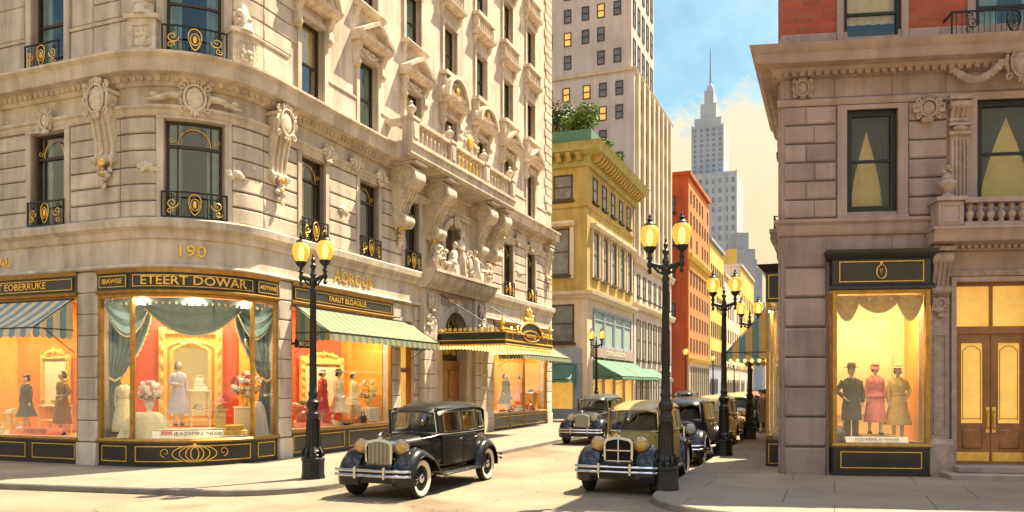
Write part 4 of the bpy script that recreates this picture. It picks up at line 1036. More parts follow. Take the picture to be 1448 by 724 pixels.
while y<2.75: bulb(13.03,y); y+=.125
b=H(); y=.2
while y<2.75: b.ell((18.07,y,3.36),(.05,.052,.07),7,5); y+=.125
for i in range(16):
    for j in range(7): b.ell((13.4+.29*i,.5+.35*j,3.40),(.04,.04,.03),6,4)
struct(b.build('canopy_lighting',M['bulb'],co_),'stuff')
g=H(); x=13.0
while x<18.0: g.tube([(x,2.83,3.40),(x+.0625,2.83,3.28),(x+.125,2.83,3.40)],.012,4); x+=.125
y=.15
while y<2.75: g.tube([(12.99,y,3.40),(12.99,y+.0625,3.28),(12.99,y+.125,3.40)],.012,4); y+=.125
g.build('scalloped_fringe',M['gild'],co_)
for u in (13.3,17.8): b=H(); b.tube([(u,2.5,3.93),(u,.15,5.35)],.018,6); b.build('suspension_rod',M['iron'],co_)
# small black name plate under the striped awning
b=H(); b.box(4.80,5.50,.10,.16,3.02,3.24); b.box(4.78,4.84,-.05,.13,3.1,3.16)
sg=b.build('hanging_sign',M['black']); tag(sg,'small black name plate under the near corner of the green striped awning','sign')
g=H(); g.text('BUUISS',5.15,3.13,.168,.15,.006); g.build('lettering',M['linen'],sg)
# ------------------------------------------------------------------ brownstone on the right
M['paleamber']=mat('pale_amber_wall',(.80,.60,.28),.8,var=.12,scale=1.4)
M['brick']=brick('red_brick',(.40,.085,.04),(.30,.06,.032),(.20,.13,.10),2.6)
brn=thing('brownstone_building','brown stone corner building with black shop window, double doors and balustraded balcony','building',(RB0[0],RB0[1],0),STREET_YAW)
AE=10.0; SD=5.2      # length of the front, depth of the tall part along the street
def F(): return MB(RBF)
def S_(): return MB(RBS)
WIN=[(1.36,2.42,5.78,8.0),(4.02,5.55,5.82,8.1),(7.2,8.7,5.82,8.1)]
b=F()
b.wall(0,AE,0,8.75,-.4,0,[(1.0,3.0,0,4.9),(3.56,5.28,0,4.25)]+WIN)
b.wall(0,AE,8.75,9.72,-.4,0,[(1.38,2.44,9.6,12)])
b.build('wall',M['brown'],brn)
b=S_(); b.wall(.42,SD,0,9.72,-.4,0,[(3.2,4.6,5.8,8.0)]); b.build('side_wall',M['brown'],brn)
b=F(); b.wall(0,AE,9.72,11.0,-.4,-.02,[(1.30,2.50,9.6,10.9),(4.0,5.5,9.72,10.9)]); b.build('brick_wall',M['brick'],brn)
b=S_(); b.box(.42,SD,-.4,-.02,9.72,11.0); b.build('brick_side_wall',M['brick'],brn)
for a,c in ((1.16,1.30),(2.50,2.64),(3.84,4.0),(5.5,5.66)): b=F(); b.box(a,c,-.3,.03,9.30,10.98); b.build('window_jamb',M['brown'],brn)
for a,c in ((.02,.41),(.42,1.14),(2.66,3.3),(3.31,3.82)): b=F(); b.block(a,c,9.3,9.70,-.02,.03,.015); b.build('base_stone',M['brownblock'],brn)
b=MB(lambda x,y,z: RBF(x,-y,z)); b.plate_h([(.1,.41),(AE,.41),(AE,4.9),(1.9,5.0)],10.7,10.9); b.build('roof',M['kerb'],brn)
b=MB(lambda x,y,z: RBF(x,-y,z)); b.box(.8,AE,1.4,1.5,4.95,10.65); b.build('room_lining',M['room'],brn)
b=MB(); b.xf=lambda x,y,z: RBF(x,-y,z); b.box(2.4,AE,5.0,5.2,0,11.0); b.build('rear_wall',M['brick'],brn)
# cornice that turns the corner
def turn(prof,name,m,extra=0):
    # profile (d,z) along front then around the street side (mitred at the obtuse corner)
    b=MB()
    n1=Vector((-.1288,-.9917)); n2=Vector((-UY,UX)); bis=(n1+n2); bis=bis/ (bis.dot(n1))
    def st(base,nn): return [(base[0]+nn.x*d,base[1]+nn.y*d,z) for d,z in prof]
    A=RBF(AE,0,0); B=RBF(0,0,0); C=RBS(SD,0,0)
    b.loft([st(A,n1),st(B,bis),st(C,n2)])
    return b.build(name,m,brn)
turn([(-.05,8.72),(.08,8.74),(.12,8.80),(.22,8.86),(.24,8.9),(.46,8.93),(.50,9.0),(.50,9.12),(.60,9.22),(.62,9.29),(-.05,9.29)],'cornice',M['brown'])
turn([(-.05,8.12),(.05,8.12),(.09,8.18),(.09,8.24),(.05,8.28),(-.05,8.28)],'architrave_moulding',M['brown'])
turn([(-.05,5.28),(.06,5.28),(.10,5.34),(.10,5.50),(.16,5.56),(.16,5.62),(-.05,5.62)],'belt_course',M['brown'])
b=F(); x=.0
while x<AE: b.box(x,x+.10,.0,.20,8.74,8.858); x+=.17
b.build('dentil_course',M['brown'],brn)
b=S_(); x=.1
while x<SD: b.box(x,x+.10,.0,.20,8.74,8.858); x+=.17
b.build('dentil_course',M['brown'],brn)
for z0,z1,dd in ((7.3,8.7,.30),(4.95,5.55,.32)):
    for xx in (1.2,3.6): b=S_(); console(b,xx,z0,z1,.4,dd); b.build('scroll_console',M['browncarve'],brn)
b=S_(); cartouche(b,1.8,7.9,.12,.5,.6,0,.2); b.build('cartouche',M['browncarve'],brn)
b=S_(); b.box(2.9,4.9,0,.40,5.63,5.75); b.frame(2.95,4.85,5.75,6.35,.34,.37,.03)
for k in range(12): b.tube([(3.0+.16*k,.355,5.75),(3.0+.16*k,.355,6.35)],.01,4)
for zz in (5.78,6.33): 
    for xx in (2.97,4.83): b.tube([(xx,0,zz),(xx,.36,zz)],.014,4)
b.build('side_balcony',M['iron'],brn)
sash(brn,RBS,None,3.2,4.6,5.8,8.0,fm=M['blackframe'],seed=3)
# rusticated stones
def cr(a,c,z0,z1,k):
    if c-a<.9: xs=[a,c]
    else: m=a+(c-a)*(.42 if k%2 else .58); xs=[a,m,c]
    for p,q in zip(xs[:-1],xs[1:]): b.block(p+.003,q-.003,z0+.02,z1-.02,-.02,.055,.028)
for a_,c_,o_ in ((.05,1.14,0),(2.64,3.42,1),(5.9,7.0,0)):
    mo=F(); mo.box(a_+.02,c_-.02,-.01,.012,5.67,8.11); mo.build('pier_joint',M['mortarb'],brn)
    b=F()
    for k in range(6): z0=5.66+.41*k; cr(a_,c_,z0,z0+.41,k+o_)
    b.build('rusticated_pier',M['brownblock'],brn)
b=F()
mo=F(); mo.box(.08,.90,-.01,.014,.03,5.2); mo.build('pier_joint',M['mortarb'],brn)
for k in range(8): 
    z0=.0+.655*k; b.block(.05,.93,z0+.02,z0+.635,-.02,.07,.035)
b.build('rusticated_pier',M['brownblock'],brn)
b=F()
for a,c in ((.05,1.1),(1.11,2.3),(2.31,3.4),(3.41,6)): b.block(a,c,8.30,8.70,-.02,.02,.008)
b.build('frieze',M['brownblock'],brn)
b=F()
for a,c in ((.05,2.3),(2.31,3.0)): b.block(a,c,4.92,5.26,-.02,.02,.008)
b.build('plain_band',M['brownblock'],brn)
b=S_()
for k in range(8): b.block(.06,1.0,.655*k+.02,.655*k+.635,-.02,.07,.035)
for k in range(6): b.block(.06,1.1,5.66+.41*k+.02,6.07+.41*k-.02,-.02,.055,.028)
b.build('side_stonework',M['brownblock'],brn)
for a,c,z0,z1 in WIN: b=F(); b.box(a-.2,a,-.2,.06,z0-.1,z1+.10); b.box(c,c+.2,-.2,.06,z0-.1,z1+.10); b.box(a,c,-.2,.061,z1,z1+.10); b.box(a-.2,c+.2,-.2,.12,z0-.18,z0-.102); b.build('window_surround',M['brown'],brn)
def black_sash(x0,x1,z0,z1,seed,hang):
    o=sash(brn,RBF,None,x0,x1,z0,z1,d=-.16,fm=M['blackframe'],style='sash',curt=None,w=.13,seed=seed,gl='darkglass')
    c=F(); n=18; w_=x1-x0
    # cream sheet put in for the window's reflections, dark gathered drape either side
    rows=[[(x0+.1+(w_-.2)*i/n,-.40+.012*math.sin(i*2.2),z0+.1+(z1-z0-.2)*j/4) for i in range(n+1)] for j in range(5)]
    c.loft(rows,closed=False); c.build('reflection_blind',M['reflection_blind'],o)
    d=F()
    for s in (-1,1):
        xo=x0+.1 if s<0 else x1-.1; rows=[]
        for j in range(9):
            f=j/8; z=z1-.1-(z1-z0-.2)*f; wd=w_*(.40*(1-f)**1.5+hang*.8)
            rows.append([(xo+(-s)*wd*i/8,-.36+.02*math.sin(i*2.1+j*.2),z) for i in range(9)])
        d.loft(rows,closed=False)
    d.build('curtain',M['slate'],o)
M['slate']=mat('slate_blue_curtain',(.028,.032,.048),.85,var=.25,scale=4)
for i,(a,c,z0,z1) in enumerate(WIN): black_sash(a,c,z0,z1,i,.10)
sash(brn,RBF,None,1.30,2.50,9.32,10.9,d=-.16,fm=M['blackframe'],curt='reflection_blind',w=.09,seed=5)
sash(brn,RBF,None,4.0,5.5,9.32,10.9,d=-.16,fm=M['blackframe'],curt='drapes',w=.09,seed=6)
b=F(); rail_panel(b,b,3.35,5.8,9.31,9.85,.42); b.box(3.35,3.38,.0,.42,9.8,9.84); b.build('window_railing',M['iron'],brn)
# carved trim
for ag in ((.42,8.5,.06,.36,.42,0,0),(3.02,7.95,.08,.46,.46,.05,.1),(4.75,8.72,.40,.62,.80,0,0)): b=F(); cartouche(b,*ag); b.build('cartouche',M['browncarve'],brn)
for s in (-1,1):
    b=F()
    for k in range(14):
        f=k/13; b.ell((4.75+s*(.4+.85*f),.40-.25*f,8.72-.28*math.sin(PI*f)+.0),(.10,.08,.09),7,4,.2)
    b.build('garland',M['browncarve'],brn)
def pilaster(x0,x1):
    b=F(); b.box(x0,x1,0,.10,5.9,7.35); n=5; w_=(x1-x0)/n
    for i in range(n): b.box(x0+w_*(i+.25),x0+w_*(i+.75),.10,.125,5.98,7.25)
    b.box(x0-.03,x1+.03,0,.16,7.35,7.42); b.ell(((x0+x1)/2,.14,7.48),(.16,.06,.06),8,5); b.box(x0-.03,x1+.03,0,.17,7.54,7.6)
    console(b,(x0+x1)/2,7.62,8.08,(x1-x0)*.95,.22); b.build('pilaster',M['browncarve'],brn)
pilaster(3.46,3.84); pilaster(5.74,6.10)
# shop window box
WX0,WX1,WD=1.0,3.0,.28
b=F(); b.box(WX0,WX1,-.3,WD,0,.12); b.box(WX0+.02,WX1-.02,-.3,WD-.03,.12,.66); 
o=b.build('shop_bulkhead',M['black'],brn); g=F(); gold_frame(g,WX0+.17,WX1-.17,.22,.58,WD-.03,.02); g.build('gilded_panel',M['gild'],o)
b=F(); b.prism([(-.3,.66),(WD,.66),(WD+.04,.70),(WD+.02,.76),(-.3,.76)],WX0-.01,WX1+.01)
for x in (WX0+.05,WX1-.05): b.box(x-.045,x+.045,WD-.10,WD-.005,.762,4.05)
b.box(WX0+.1,WX1-.1,WD-.09,WD-.01,3.97,4.05)
for x in (WX0+.03,WX1-.03): b.box(x-.025,x+.025,-.02,.05,.762,4.05)
b.build('shop_frame',M['bronze'],brn)
q=F(); q.box(WX0+.09,WX1-.09,WD-.06,WD-.05,.765,3.97); q.build('display_pane',M['shopglass'],brn)
for x in (WX0+.03,WX1-.03): q=F(); q.box(x-.006,x+.006,.055,WD-.105,.765,4.05); q.build('side_pane',M['shopglass'],brn)
b=F(); b.box(WX0,WX1,-.3,WD,4.06,4.75); 
prof=[(WD,4.06),(WD+.07,4.06),(WD+.07,4.12),(WD,4.18)]; b.prism(prof,WX0-.07,WX1+.07)
b.loft([[(WX0-.02,-.05,4.70),(WX1+.02,-.05,4.70),(WX1+.02,WD+.02,4.70),(WX0-.02,WD+.02,4.70)],[(WX0-.10,-.05,4.80),(WX1+.10,-.05,4.80),(WX1+.10,WD+.12,4.80),(WX0-.10,WD+.12,4.80)],[(WX0-.13,-.05,4.90),(WX1+.13,-.05,4.90),(WX1+.13,WD+.16,4.90),(WX0-.13,WD+.16,4.90)]])
o=b.build('sign_band',M['black'],brn); g=F(); gold_frame(g,WX0+.14,WX1-.14,4.22,4.66,WD,.016)
g.tube([(2.0+.10*math.cos(a),WD+.02,4.43+.15*math.sin(a)) for a in [2*PI*i/16 for i in range(16)]],.012,5,closed=True); g.ell((2.0,WD+.015,4.62),(.04,.02,.035),7,4)
g.tube([(1.97,WD+.015,4.5),(1.99,WD+.02,4.36),(2.02,WD+.02,4.5)],.012,5)
g.build('gilded_border',M['gild'],o)
for xa,xb,m in ((WX0,WX1,M['amber']),): q=F(); q.box(xa-.4,xb+.4,-1.36,-1.3,.7,4.1); q.build('display_wall',M['paleamber'],brn)
q=F(); q.box(WX0,WX1,-1.3,WD-.11,.68,.76) ; q.build('display_floor',M['cream'],brn)
for x in (WX0-.02,WX1+.02): q=F(); q.box(x-.02,x+.02,-1.3,-.02,.76,4.1); q.build('display_side_wall',M['amber'],brn)
q=F(); q.box(WX0,WX1,-1.3,WD-.12,4.06-.05,4.055); q.build('display_ceiling',M['cream'],brn)
for x in (1.45,2.55): glow('display_lamp',RBF(x,-.12,3.93),17,.25,RBF(x,-.55,1.2))
# gold swag at the top of that window
def swag(b,xa,xb,zt,sag,d,rows=9,n=16,amp=.03,hold=.10):
    R_=[]
    for j in range(rows):
        f=j/(rows-1); R_.append([(xa+(xb-xa)*i/n, d+amp*math.sin(f*PI*5)+.03*math.sin(PI*i/n), zt-(hold+(sag-hold)*4*(i/n)*(1-i/n))*f) for i in range(n+1)])
    b.loft(R_,closed=False)
    return R_[-1]
M['goldsilk']=mat('gold_silk',(.66,.36,.07),.5,var=.18,scale=8)
cu=MB(RBF); e=[]
for xa,xb,sg in ((1.08,1.62,.55),(1.55,2.45,.38),(2.38,2.92,.55)): e.append(swag(cu,xa,xb,3.95,sg,.06))
o=cu.build('curtain',M['goldsilk']); tag(o,'gold silk swag hung across the top of the black framed window','curtain')
f=MB(RBF)
for r in e: f.tube(r,.018,5)
for x in (1.8,2.02,2.24): f.ell((x,.14,3.86),(.035,.03,.035),7,5)
f.build('fringe',M['fringe'],o)
# entrance: pilasters, entablature, balcony, doors, steps
b=F()
for a,c in ((3.04,3.46),(5.38,5.80)):
    b.box(a-.03,c+.03,0,.20,0,.75); b.prism([(0,.75),(.20,.75),(.15,.85),(0,.85)],a-.03,c+.03); b.box(a+.03,c-.03,0,.10,.85,4.0); b.frame(a+.08,c-.08,.95,3.1,.10,.125,.03)
    console(b,(a+c)/2,3.95,4.85,.34,.34); cartouche(b,(a+c)/2,3.75,.10,.26,.26,0,.25)
b.frame(3.50,5.34,-.2,4.32,-.1,.07,.10)
b.prism([(0,4.34),(.05,4.34),(.09,4.40),(.05,4.46),(0,4.46)],3.46,5.38)
b.build('door_surround',M['browncarve'],brn)
b=F(); b.prism([(0,4.86),(.14,4.88),(.20,4.98),(.48,5.02),(.52,5.10),(.52,5.18),(.58,5.26),(0,5.26)],2.98,6.4)
x=3.1
while x<6.3: b.box(x,x+.07,.1,.24,4.90,4.98); x+=.13
b.box(2.95,6.4,.02,.60,5.262,5.32)
b.block(3.05,3.55,5.33,5.85,.12,.58,.03); b.box(3.0,3.60,.08,.63,5.85,5.93); b.frame(3.12,3.48,5.40,5.78,.575,.60,.03)
b.box(3.56,6.4,.34,.56,5.322,5.40); b.box(3.56,6.4,.30,.60,5.80,5.90)
ba=b.build('balcony',M['brown'],brn)
for i in range(13): q=F(); q.lathe([(.05,5.40),(.07,5.42),(.045,5.46),(.085,5.55),(.09,5.58),(.04,5.67),(.07,5.73),(.05,5.80)],(3.70+.205*i,.45,0),9); q.build('baluster',M['browncarve'],ba)
q=F(); q.lathe([(.15,5.93),(.17,5.97),(.08,6.03),(.08,6.06),(.18,6.18),(.20,6.25),(.13,6.33),(.15,6.36),(.08,6.42),(.05,6.46)],(3.30,.35,0),12)
for k in range(9): q.ell((3.30+random.uniform(-.08,.08),.35+random.uniform(-.06,.06),6.46+random.uniform(0,.16)),(.06,.05,.05),6,4,.2)
uo=q.build('urn',M['browncarve'],brn)
b=F()
b.frame(3.58,5.28,.26,4.25,-.38,-.22,.10); b.box(3.68,5.18,-.36,-.24,3.12,3.28)
b.box(4.40,4.46,-.36,-.25,3.281,4.15)
fr=b.build('door_frame',M['wood'],brn)
b=F(); b.box(3.68,4.40,-.31,-.30,3.28,4.15); b.box(4.46,5.18,-.31,-.30,3.28,4.15); b.build('transom_pane',M['litwin'],fr)
for k in (0,1):
    x0=3.68+.752*k; x1=x0+.742
    b=F(); b.wall(x0,x1,.26,3.12,-.34,-.28,[(x0+.15,x1-.15,1.18,2.92)]); b.block(x0+.16,x1-.16,.62,1.05,-.28,-.255,.03)
    dd=b.build('door',M['wood'],brn)
    q=F(); q.box(x0+.15,x1-.15,-.325,-.315,1.18,2.92); q.build('lit_door_pane',M['litwin'],dd)
    g=F(); g.box(x0+.03,x1-.03,-.28,-.272,.29,.55); g.build('kick_plate',M['brass'],dd)
    xx=x1-.06 if k==0 else x0+.06
    g=F(); g.tube([(xx,-.27,1.05),(xx,-.22,1.09),(xx,-.22,1.42),(xx,-.27,1.46)],.016,6); g.box(xx-.035,xx+.035,-.28,-.265,.98,1.53); g.build('door_handle',M['brass'],dd)
    g=F(); g.tube([(x0+.19,-.30,2.75),(x0+.28,-.30,2.84),(x0+.37,-.30,2.86),(x1-.28,-.30,2.84),(x1-.19,-.30,2.75)],.006,4); g.tube([(x0+.19,-.30,1.25),(x0+.19,-.30,2.75)],.006,4); g.tube([(x1-.19,-.30,1.25),(x1-.19,-.30,2.75)],.006,4); g.tube([(x0+.19,-.30,1.28),(x1-.19,-.30,1.28)],.006,4); g.build('door_tracery',M['darkframe'],dd)
b=F(); b.box(3.46,5.38,-.40,-.39,.0,4.3); b.build('vestibule_lining',M['room'],brn)
b=F(); b.bev(3.2,6.6,-.0,.85,.0,.17,.015); b.bev(3.48,6.6,-.3,.50,.171,.30,.015); b.build('door_step',M['brown'],brn)
# shop bay on the street side of the same building
b=S_(); b.box(1.6,4.4,-.3,.46,0,.7); o=b.build('side_shop_base',M['black'],brn); b=S_(); b.box(1.6,4.4,-.3,.46,4.0,4.75); b.loft([[(1.55,-.05,4.72),(4.45,-.05,4.72),(4.45,.5,4.72),(1.55,.5,4.72)],[(1.4,-.05,4.9),(4.6,-.05,4.9),(4.6,.66,4.9),(1.4,.66,4.9)]])
o=b.build('side_shop_bay',M['black'],brn)
g=S_(); g.xf=lambda x,y,z: RBS(1.6-y,x,z); gold_frame(g,.08,.40,.12,.6,.012,.018); gold_frame(g,.08,.40,4.08,4.66,.012,.018); g.build('gilded_panel',M['gild'],o)
b=S_()
for x in (1.63,3.0,4.37):
    b.box(x-.03,x+.03,.39,.455,.7,4.0)
b.box(1.6,1.66,.01,.07,.7,4.0); b.box(1.6,4.4,.38,.47,.7,.78); b.build('side_shop_frame',M['bronze'],brn)
b=S_(); b.box(1.615,1.63,.07,.39,.78,4.0); b.box(1.66,4.34,.42,.43,.78,4.0); b.build('side_shop_pane',M['shopglass'],brn)
b=S_(); b.box(1.66,4.34,-.02,.03,.72,4.0); b.build('side_display_wall',M['amber'],brn)
glow('display_lamp',RBS(3.0,.25,3.9),22,.3)
# ------------------------------------------------------------------ vintage cars (local: x across, -y front, z up; origin between the axles)
def interp(tab,y):
    if y<=tab[0][0]: return tab[0][1]
    for (a,p),(c,q) in zip(tab[:-1],tab[1:]):
        if y<=c: f=(y-a)/(c-a); return p+(q-p)*f
    return tab[-1][1]
def paint(name,col): return mat(name,col,.28,var=.04,scale=3,coat=.35,spec=.3)
PAINT={'black':paint('black_car_paint',(.010,.010,.012)),'olive':paint('olive_car_paint',(.30,.21,.065)),'navy':paint('navy_car_paint',(.010,.013,.024)),
 'grey':paint('grey_car_paint',(.055,.052,.060)),'mustard':paint('mustard_car_paint',(.32,.19,.045)),'tan':paint('tan_car_roof',(.40,.29,.12)),'rust':paint('rust_car_paint',(.36,.10,.03)),'slatec':paint('slate_car_paint',(.07,.09,.14))}
BELT=1.10
def car(label,loc,yaw,body,fender,roof,wheelface,group=None,lens='lens',scale=1.0,rear=False,trim='chrome'):
    t=thing('vintage_car',label,'car',loc,yaw,group,local=True,scale=scale)
    WTAB=[(-.62,.53),(-.40,.58),(0,.635),(.9,.655),(1.5,.61),(1.9,.50),(2.05,.44)]
    def se(y,hw,z0,z1,e=4.5,n=24):
        c=(z0+z1)/2; h=(z1-z0)/2; r=[]
        for k in range(n):
            a=2*PI*(k+.5)/n; ca,sa=math.cos(a),math.sin(a)
            r.append((hw*math.copysign(abs(ca)**(2/e),ca),y,c+h*math.copysign(abs(sa)**(2/e),sa)))
        return r
    b=MB(); b.loft([se(-.66,.50,.40,1.135),se(-.5,.555,.40,1.14),se(-.2,.61,.38,1.13),se(.4,.65,.38,1.12),se(1.0,.655,.38,1.12),se(1.5,.61,.42,1.12),se(1.85,.52,.48,1.10),se(2.02,.45,.54,1.04,3),se(2.08,.36,.62,.94,2.6)])
    bo=b.build('body',body,t,ang=50)
    b=MB(); b.loft([se(-1.74,.262,.50,1.035,3.2),se(-1.5,.28,.48,1.06,3.0),se(-1.1,.355,.46,1.09,3.0),se(-.665,.495,.44,1.125,3.4)]); hd=b.build('hood',body,t,ang=50)
    b=MB()
    for s in (-1,1):
        for k in range(12):
            y=-1.45+.05*k; w=.30+(y+1.45)*.19
            b.loft([[(s*(w-.02),y,.70),(s*(w+.015),y,.70),(s*(w+.012),y+.018,.70)],[(s*(w-.02),y,.92),(s*(w+.015),y,.92),(s*(w+.012),y+.018,.92)]])
    b.tube([(0,-1.74,1.045),(0,-1.1,1.10),(0,-.67,1.136)],.008,5)
    b.build('hood_louvre',body,hd)
    # greenhouse
    def side(s):
        def f(y,d,z):
            w=interp(WTAB,y)-.075*max(0,(z-BELT)/.45)**1.2+d
            return (s*w,y,z)
        return f
    sg=lambda a,c:[a+(c-a)*i/max(1,int((c-a)/.18)) for i in range(max(1,int((c-a)/.18))+1)]
    wins=[(-.30,.36,BELT+.05,1.53),(.48,1.06,BELT+.05,1.53),(1.20,1.50,BELT+.08,1.51)]
    for s in (-1,1): q=MB(side(s),sg); q.wall(-.46,1.80,BELT,1.61,-.045,0,wins); q.build('cabin_side',body,t,ang=30)
    path=[(-.60,1.555,.50),(-.54,1.60,.515),(-.40,1.645,.535),(-.15,1.69,.56),(.3,1.725,.575),(.9,1.735,.58),(1.4,1.715,.575),(1.68,1.66,.555),(1.83,1.56,.53),(1.91,1.38,.51),(1.97,1.14,.49),(2.04,.95,.45)]
    def shell(off):
        rings=[]
        for i,(y,z,w) in enumerate(path):
            a=path[max(0,i-1)];c=path[min(len(path)-1,i+1)]; T=Vector((c[0]-a[0],c[1]-a[1])).normalized(); N=Vector((-T.y,T.x))
            ring=[]
            for k in range(13):
                x=-1+2*k/12; dr=.13*abs(x)**5+off
                ring.append((w*x*(1.0 if abs(x)<.99 else 1.01),y-N.x*dr*(1 if N.x<0 else 1)*0+N.x*(-dr),z-N.y*dr))
            rings.append(ring)
        return rings
    b=MB(); b.loft(shell(0),closed=False); b.loft(shell(.025),closed=False)
    ro=b.build('roof',roof,t,ang=45)
    # windscreen, panes
    b=MB(); c=[(-.50,-.475,1.125),(.50,-.475,1.125),(.475,-.54,1.54),(-.475,-.54,1.54)]
    ch=M['chrome']
    for i in range(4): b.tube([c[i],c[(i+1)%4]],.02,6)
    b.tube([(.12,-.53,1.53),(.05,-.52,1.34)],.006,4)
    ws=b.build('windscreen_frame',ch,t)
    b=MB(); b.add([(x,y+.004,z) for x,y,z in c]+[(x,y+.010,z) for x,y,z in c],[(0,1,2,3),(4,5,6,7),(0,1,5,4),(1,2,6,5),(2,3,7,6),(3,0,4,7)]); b.build('windscreen',M['carglass'],ws)
    for s in (-1,1): b=MB(); b.tube([(s*.545,-.46,1.10),(s*.515,-.535,1.58)],[.035,.03],7); b.build('windscreen_pillar',body,t)
    for s in (-1,1):
        for i,(a,c_,z0,z1) in enumerate(wins):
            q=MB(side(s),sg); q.frame(a-.012,c_+.012,z0-.012,z1+.012,-.02,.012,.022); fo=q.build('window_trim',ch,t)
            q=MB(side(s),sg); q.box(a,c_,-.028,-.022,z0,z1); q.build('window_pane',M['carglass'],fo)
        for (a,c_) in ((-.40,.42),(.44,1.12)):
            q=MB(side(s),sg); z0,z1=.50,BELT-.03
            def dr(y0,y1,zz0,zz1,q=q): q.prism([(-.02,zz0),(.004,zz0),(.010,zz0+.012),(.010,zz1-.012),(.004,zz1),(-.02,zz1)],y0,y1)
            dr(a+.006,c_-.006,z0,z1); do_=q.build('door',body,t,ang=25)
            q=MB(side(s)); h=c_-.10; q.tube([(h-.10,.045,BELT-.12),(h,.045,BELT-.12),(h,.005,BELT-.12)],.011,6); q.build('door_handle',ch,do_)
    b=MB()
    for s in (-1,1):
        q=[(s*(interp(WTAB,y)+.008),y,BELT+.005) for y in (-.5,-.2,.3,.9,1.4,1.7)]; b.tube([(s*.27,-1.72,1.0),(s*.36,-1.1,1.03),(s*.51,-.66,1.07)]+q,.010,5)
    b.build('belt_moulding',body if trim!='chrome' else ch,t)
    b=MB(); b.frame(-.26,.26,0,.22,0,.01,.02); b.xf=None
    b.v=[(x,1.865+.10*(.22-z)/.22+d+.03,1.22+z) for x,d,z in b.v]; rw=b.build('rear_window_frame',ch,ro)
    # fenders
    def fend(pth,x0,x1):
        b=MB(); out_=[];inn=[]
        for i,(y,z) in enumerate(pth):
            a=pth[max(0,i-1)];c=pth[min(len(pth)-1,i+1)]; T=Vector((c[0]-a[0],c[1]-a[1])).normalized(); N=Vector((-T.y,T.x))
            if N.y<0 and abs(T.x)>.2: N=-N
            r=[];n=10
            for k in range(n+1):
                f=k/n; x=x0+(x1-x0)*f
                h=.055*(1-(2*f-1)**2)-(.075*max(0,(f-.8)/.2)**1.6)
                r.append((x,y+N.x*h,z+N.y*h))
            out_.append(r); inn.append([(px_,py_-N.x*.018,pz_-N.y*.018) for px_,py_,pz_ in r])
        b.loft([o+list(reversed(i)) for o,i in zip(out_,inn)])
        return b,out_
    def arcp(cy,cz,r,a0,a1,n=10): return [(cy+r*math.cos(R(a0+(a1-a0)*i/n)),cz+r*math.sin(R(a0+(a1-a0)*i/n))) for i in range(n+1)]
    fp=arcp(-1.5,.38,.47,196,62,12)+[(-1.10,.73),(-.95,.60),(-.80,.46),(-.68,.385),(-.58,.365)]
    rp=[(1.02,.37),(1.05,.44)]+arcp(1.5,.38,.46,160,-8,14)
    rp=[(.98,.365)]+[(1.5+.47*math.cos(R(a)),.38+.47*math.sin(R(a))) for a in range(172,-14,-12)]
    for s in (-1,1):
        b,o_=fend(fp,s*.36,s*.80); fo=b.build('front_fender',fender,t,ang=50)
        q=MB(); q.tube([r[-1] for r in o_],.012,5); q.build('fender_bead',fender if trim=='chrome' else M['chrome'],fo)
        q=MB(); q.loft([[(s*.36,y,z) for y,z in fp[2:]]+[(s*.36,-.6,.5),(s*.36,-1.6,.6)],[(s*.375,y,z) for y,z in fp[2:]]+[(s*.375,-.6,.5),(s*.375,-1.6,.6)]]); q.build('fender_apron',fender,fo)
        b,o_=fend(rp,s*.42,s*.80); fo=b.build('rear_fender',fender,t,ang=50)
        b=MB(); b.bev(min(s*.50,s*.79),max(s*.50,s*.79),-.60,1.02,.325,.365,.012); rb=b.build('running_board',fender,t)
        b=MB()
        for k in range(6): b.box(*( (s*(.56+.036*k)-.008,s*(.56+.036*k)+.008) ),-.55,.98,.3645,.370)
        b.build('rubber_rib',M['tyre'] if trim=='chrome' else M['whitewall'],rb)
        for yy,nm in ((-1.5,'front'),(1.5,'rear')):
            w=MB(); cx=s*.655
            # tyre profile along x
            pr=[(.235,-.055),(.275,-.078),(.32,-.082),(.35,-.070),(.362,-.035),(.362,.035),(.35,.070),(.32,.082),(.275,.078),(.235,.055)]
            w.loft([[(cx+x_,yy+r*math.cos(2*PI*k/28),.362+r*math.sin(2*PI*k/28)) for k in range(28)] for r,x_ in pr]+[[(cx+pr[0][1],yy+pr[0][0]*math.cos(2*PI*k/28),.362+pr[0][0]*math.sin(2*PI*k/28)) for k in range(28)]],cap=False)
            wo=w.build('wheel',M['tyre'],t,ang=60)
            w=MB(); pts=[(.238,.0575),(.275,.0815),(.315,.0855),(.328,.081)]
            w.loft([[(cx+s*x_,yy+r*math.cos(2*PI*k/28),.362+r*math.sin(2*PI*k/28)) for k in range(28)] for r,x_ in pts],cap=False); w.build('sidewall',wheelface,wo,ang=60)
            w=MB(); w.lathe([(0,-.05*s),(.236,-.05*s),(.24,.045*s),(.225,.055*s),(.20,.03*s),(.12,.04*s),(0,.05*s)],(cx,yy,.362),26,'x')
            for k in range(16):
                a=2*PI*k/16; w.tube([(cx+s*.05,yy+.09*math.cos(a),.362+.09*math.sin(a)),(cx+s*.045,yy+.215*math.cos(a+.1),.362+.215*math.sin(a+.1))],.009,5)
            w.build('rim',fender,wo)
            w=MB(); w.lathe([(0,.05*s),(.085,.05*s),(.085,.065*s),(.06,.085*s),(.03,.092*s),(0,.092*s)],(cx,yy,.362),16,'x'); w.build('hub_cap',ch,wo)
    # radiator shell, grille, mascot
    b=MB()
    ol=[(-.265,.47),(.265,.47),(.285,.75),(.285,.98),(.24,1.045),(.10,1.075),(0,1.085),(-.10,1.075),(-.24,1.045),(-.285,.98),(-.285,.75)]
    il=[(x*.86,.50+(z-.47)*.87) for x,z in ol]; n=len(ol)
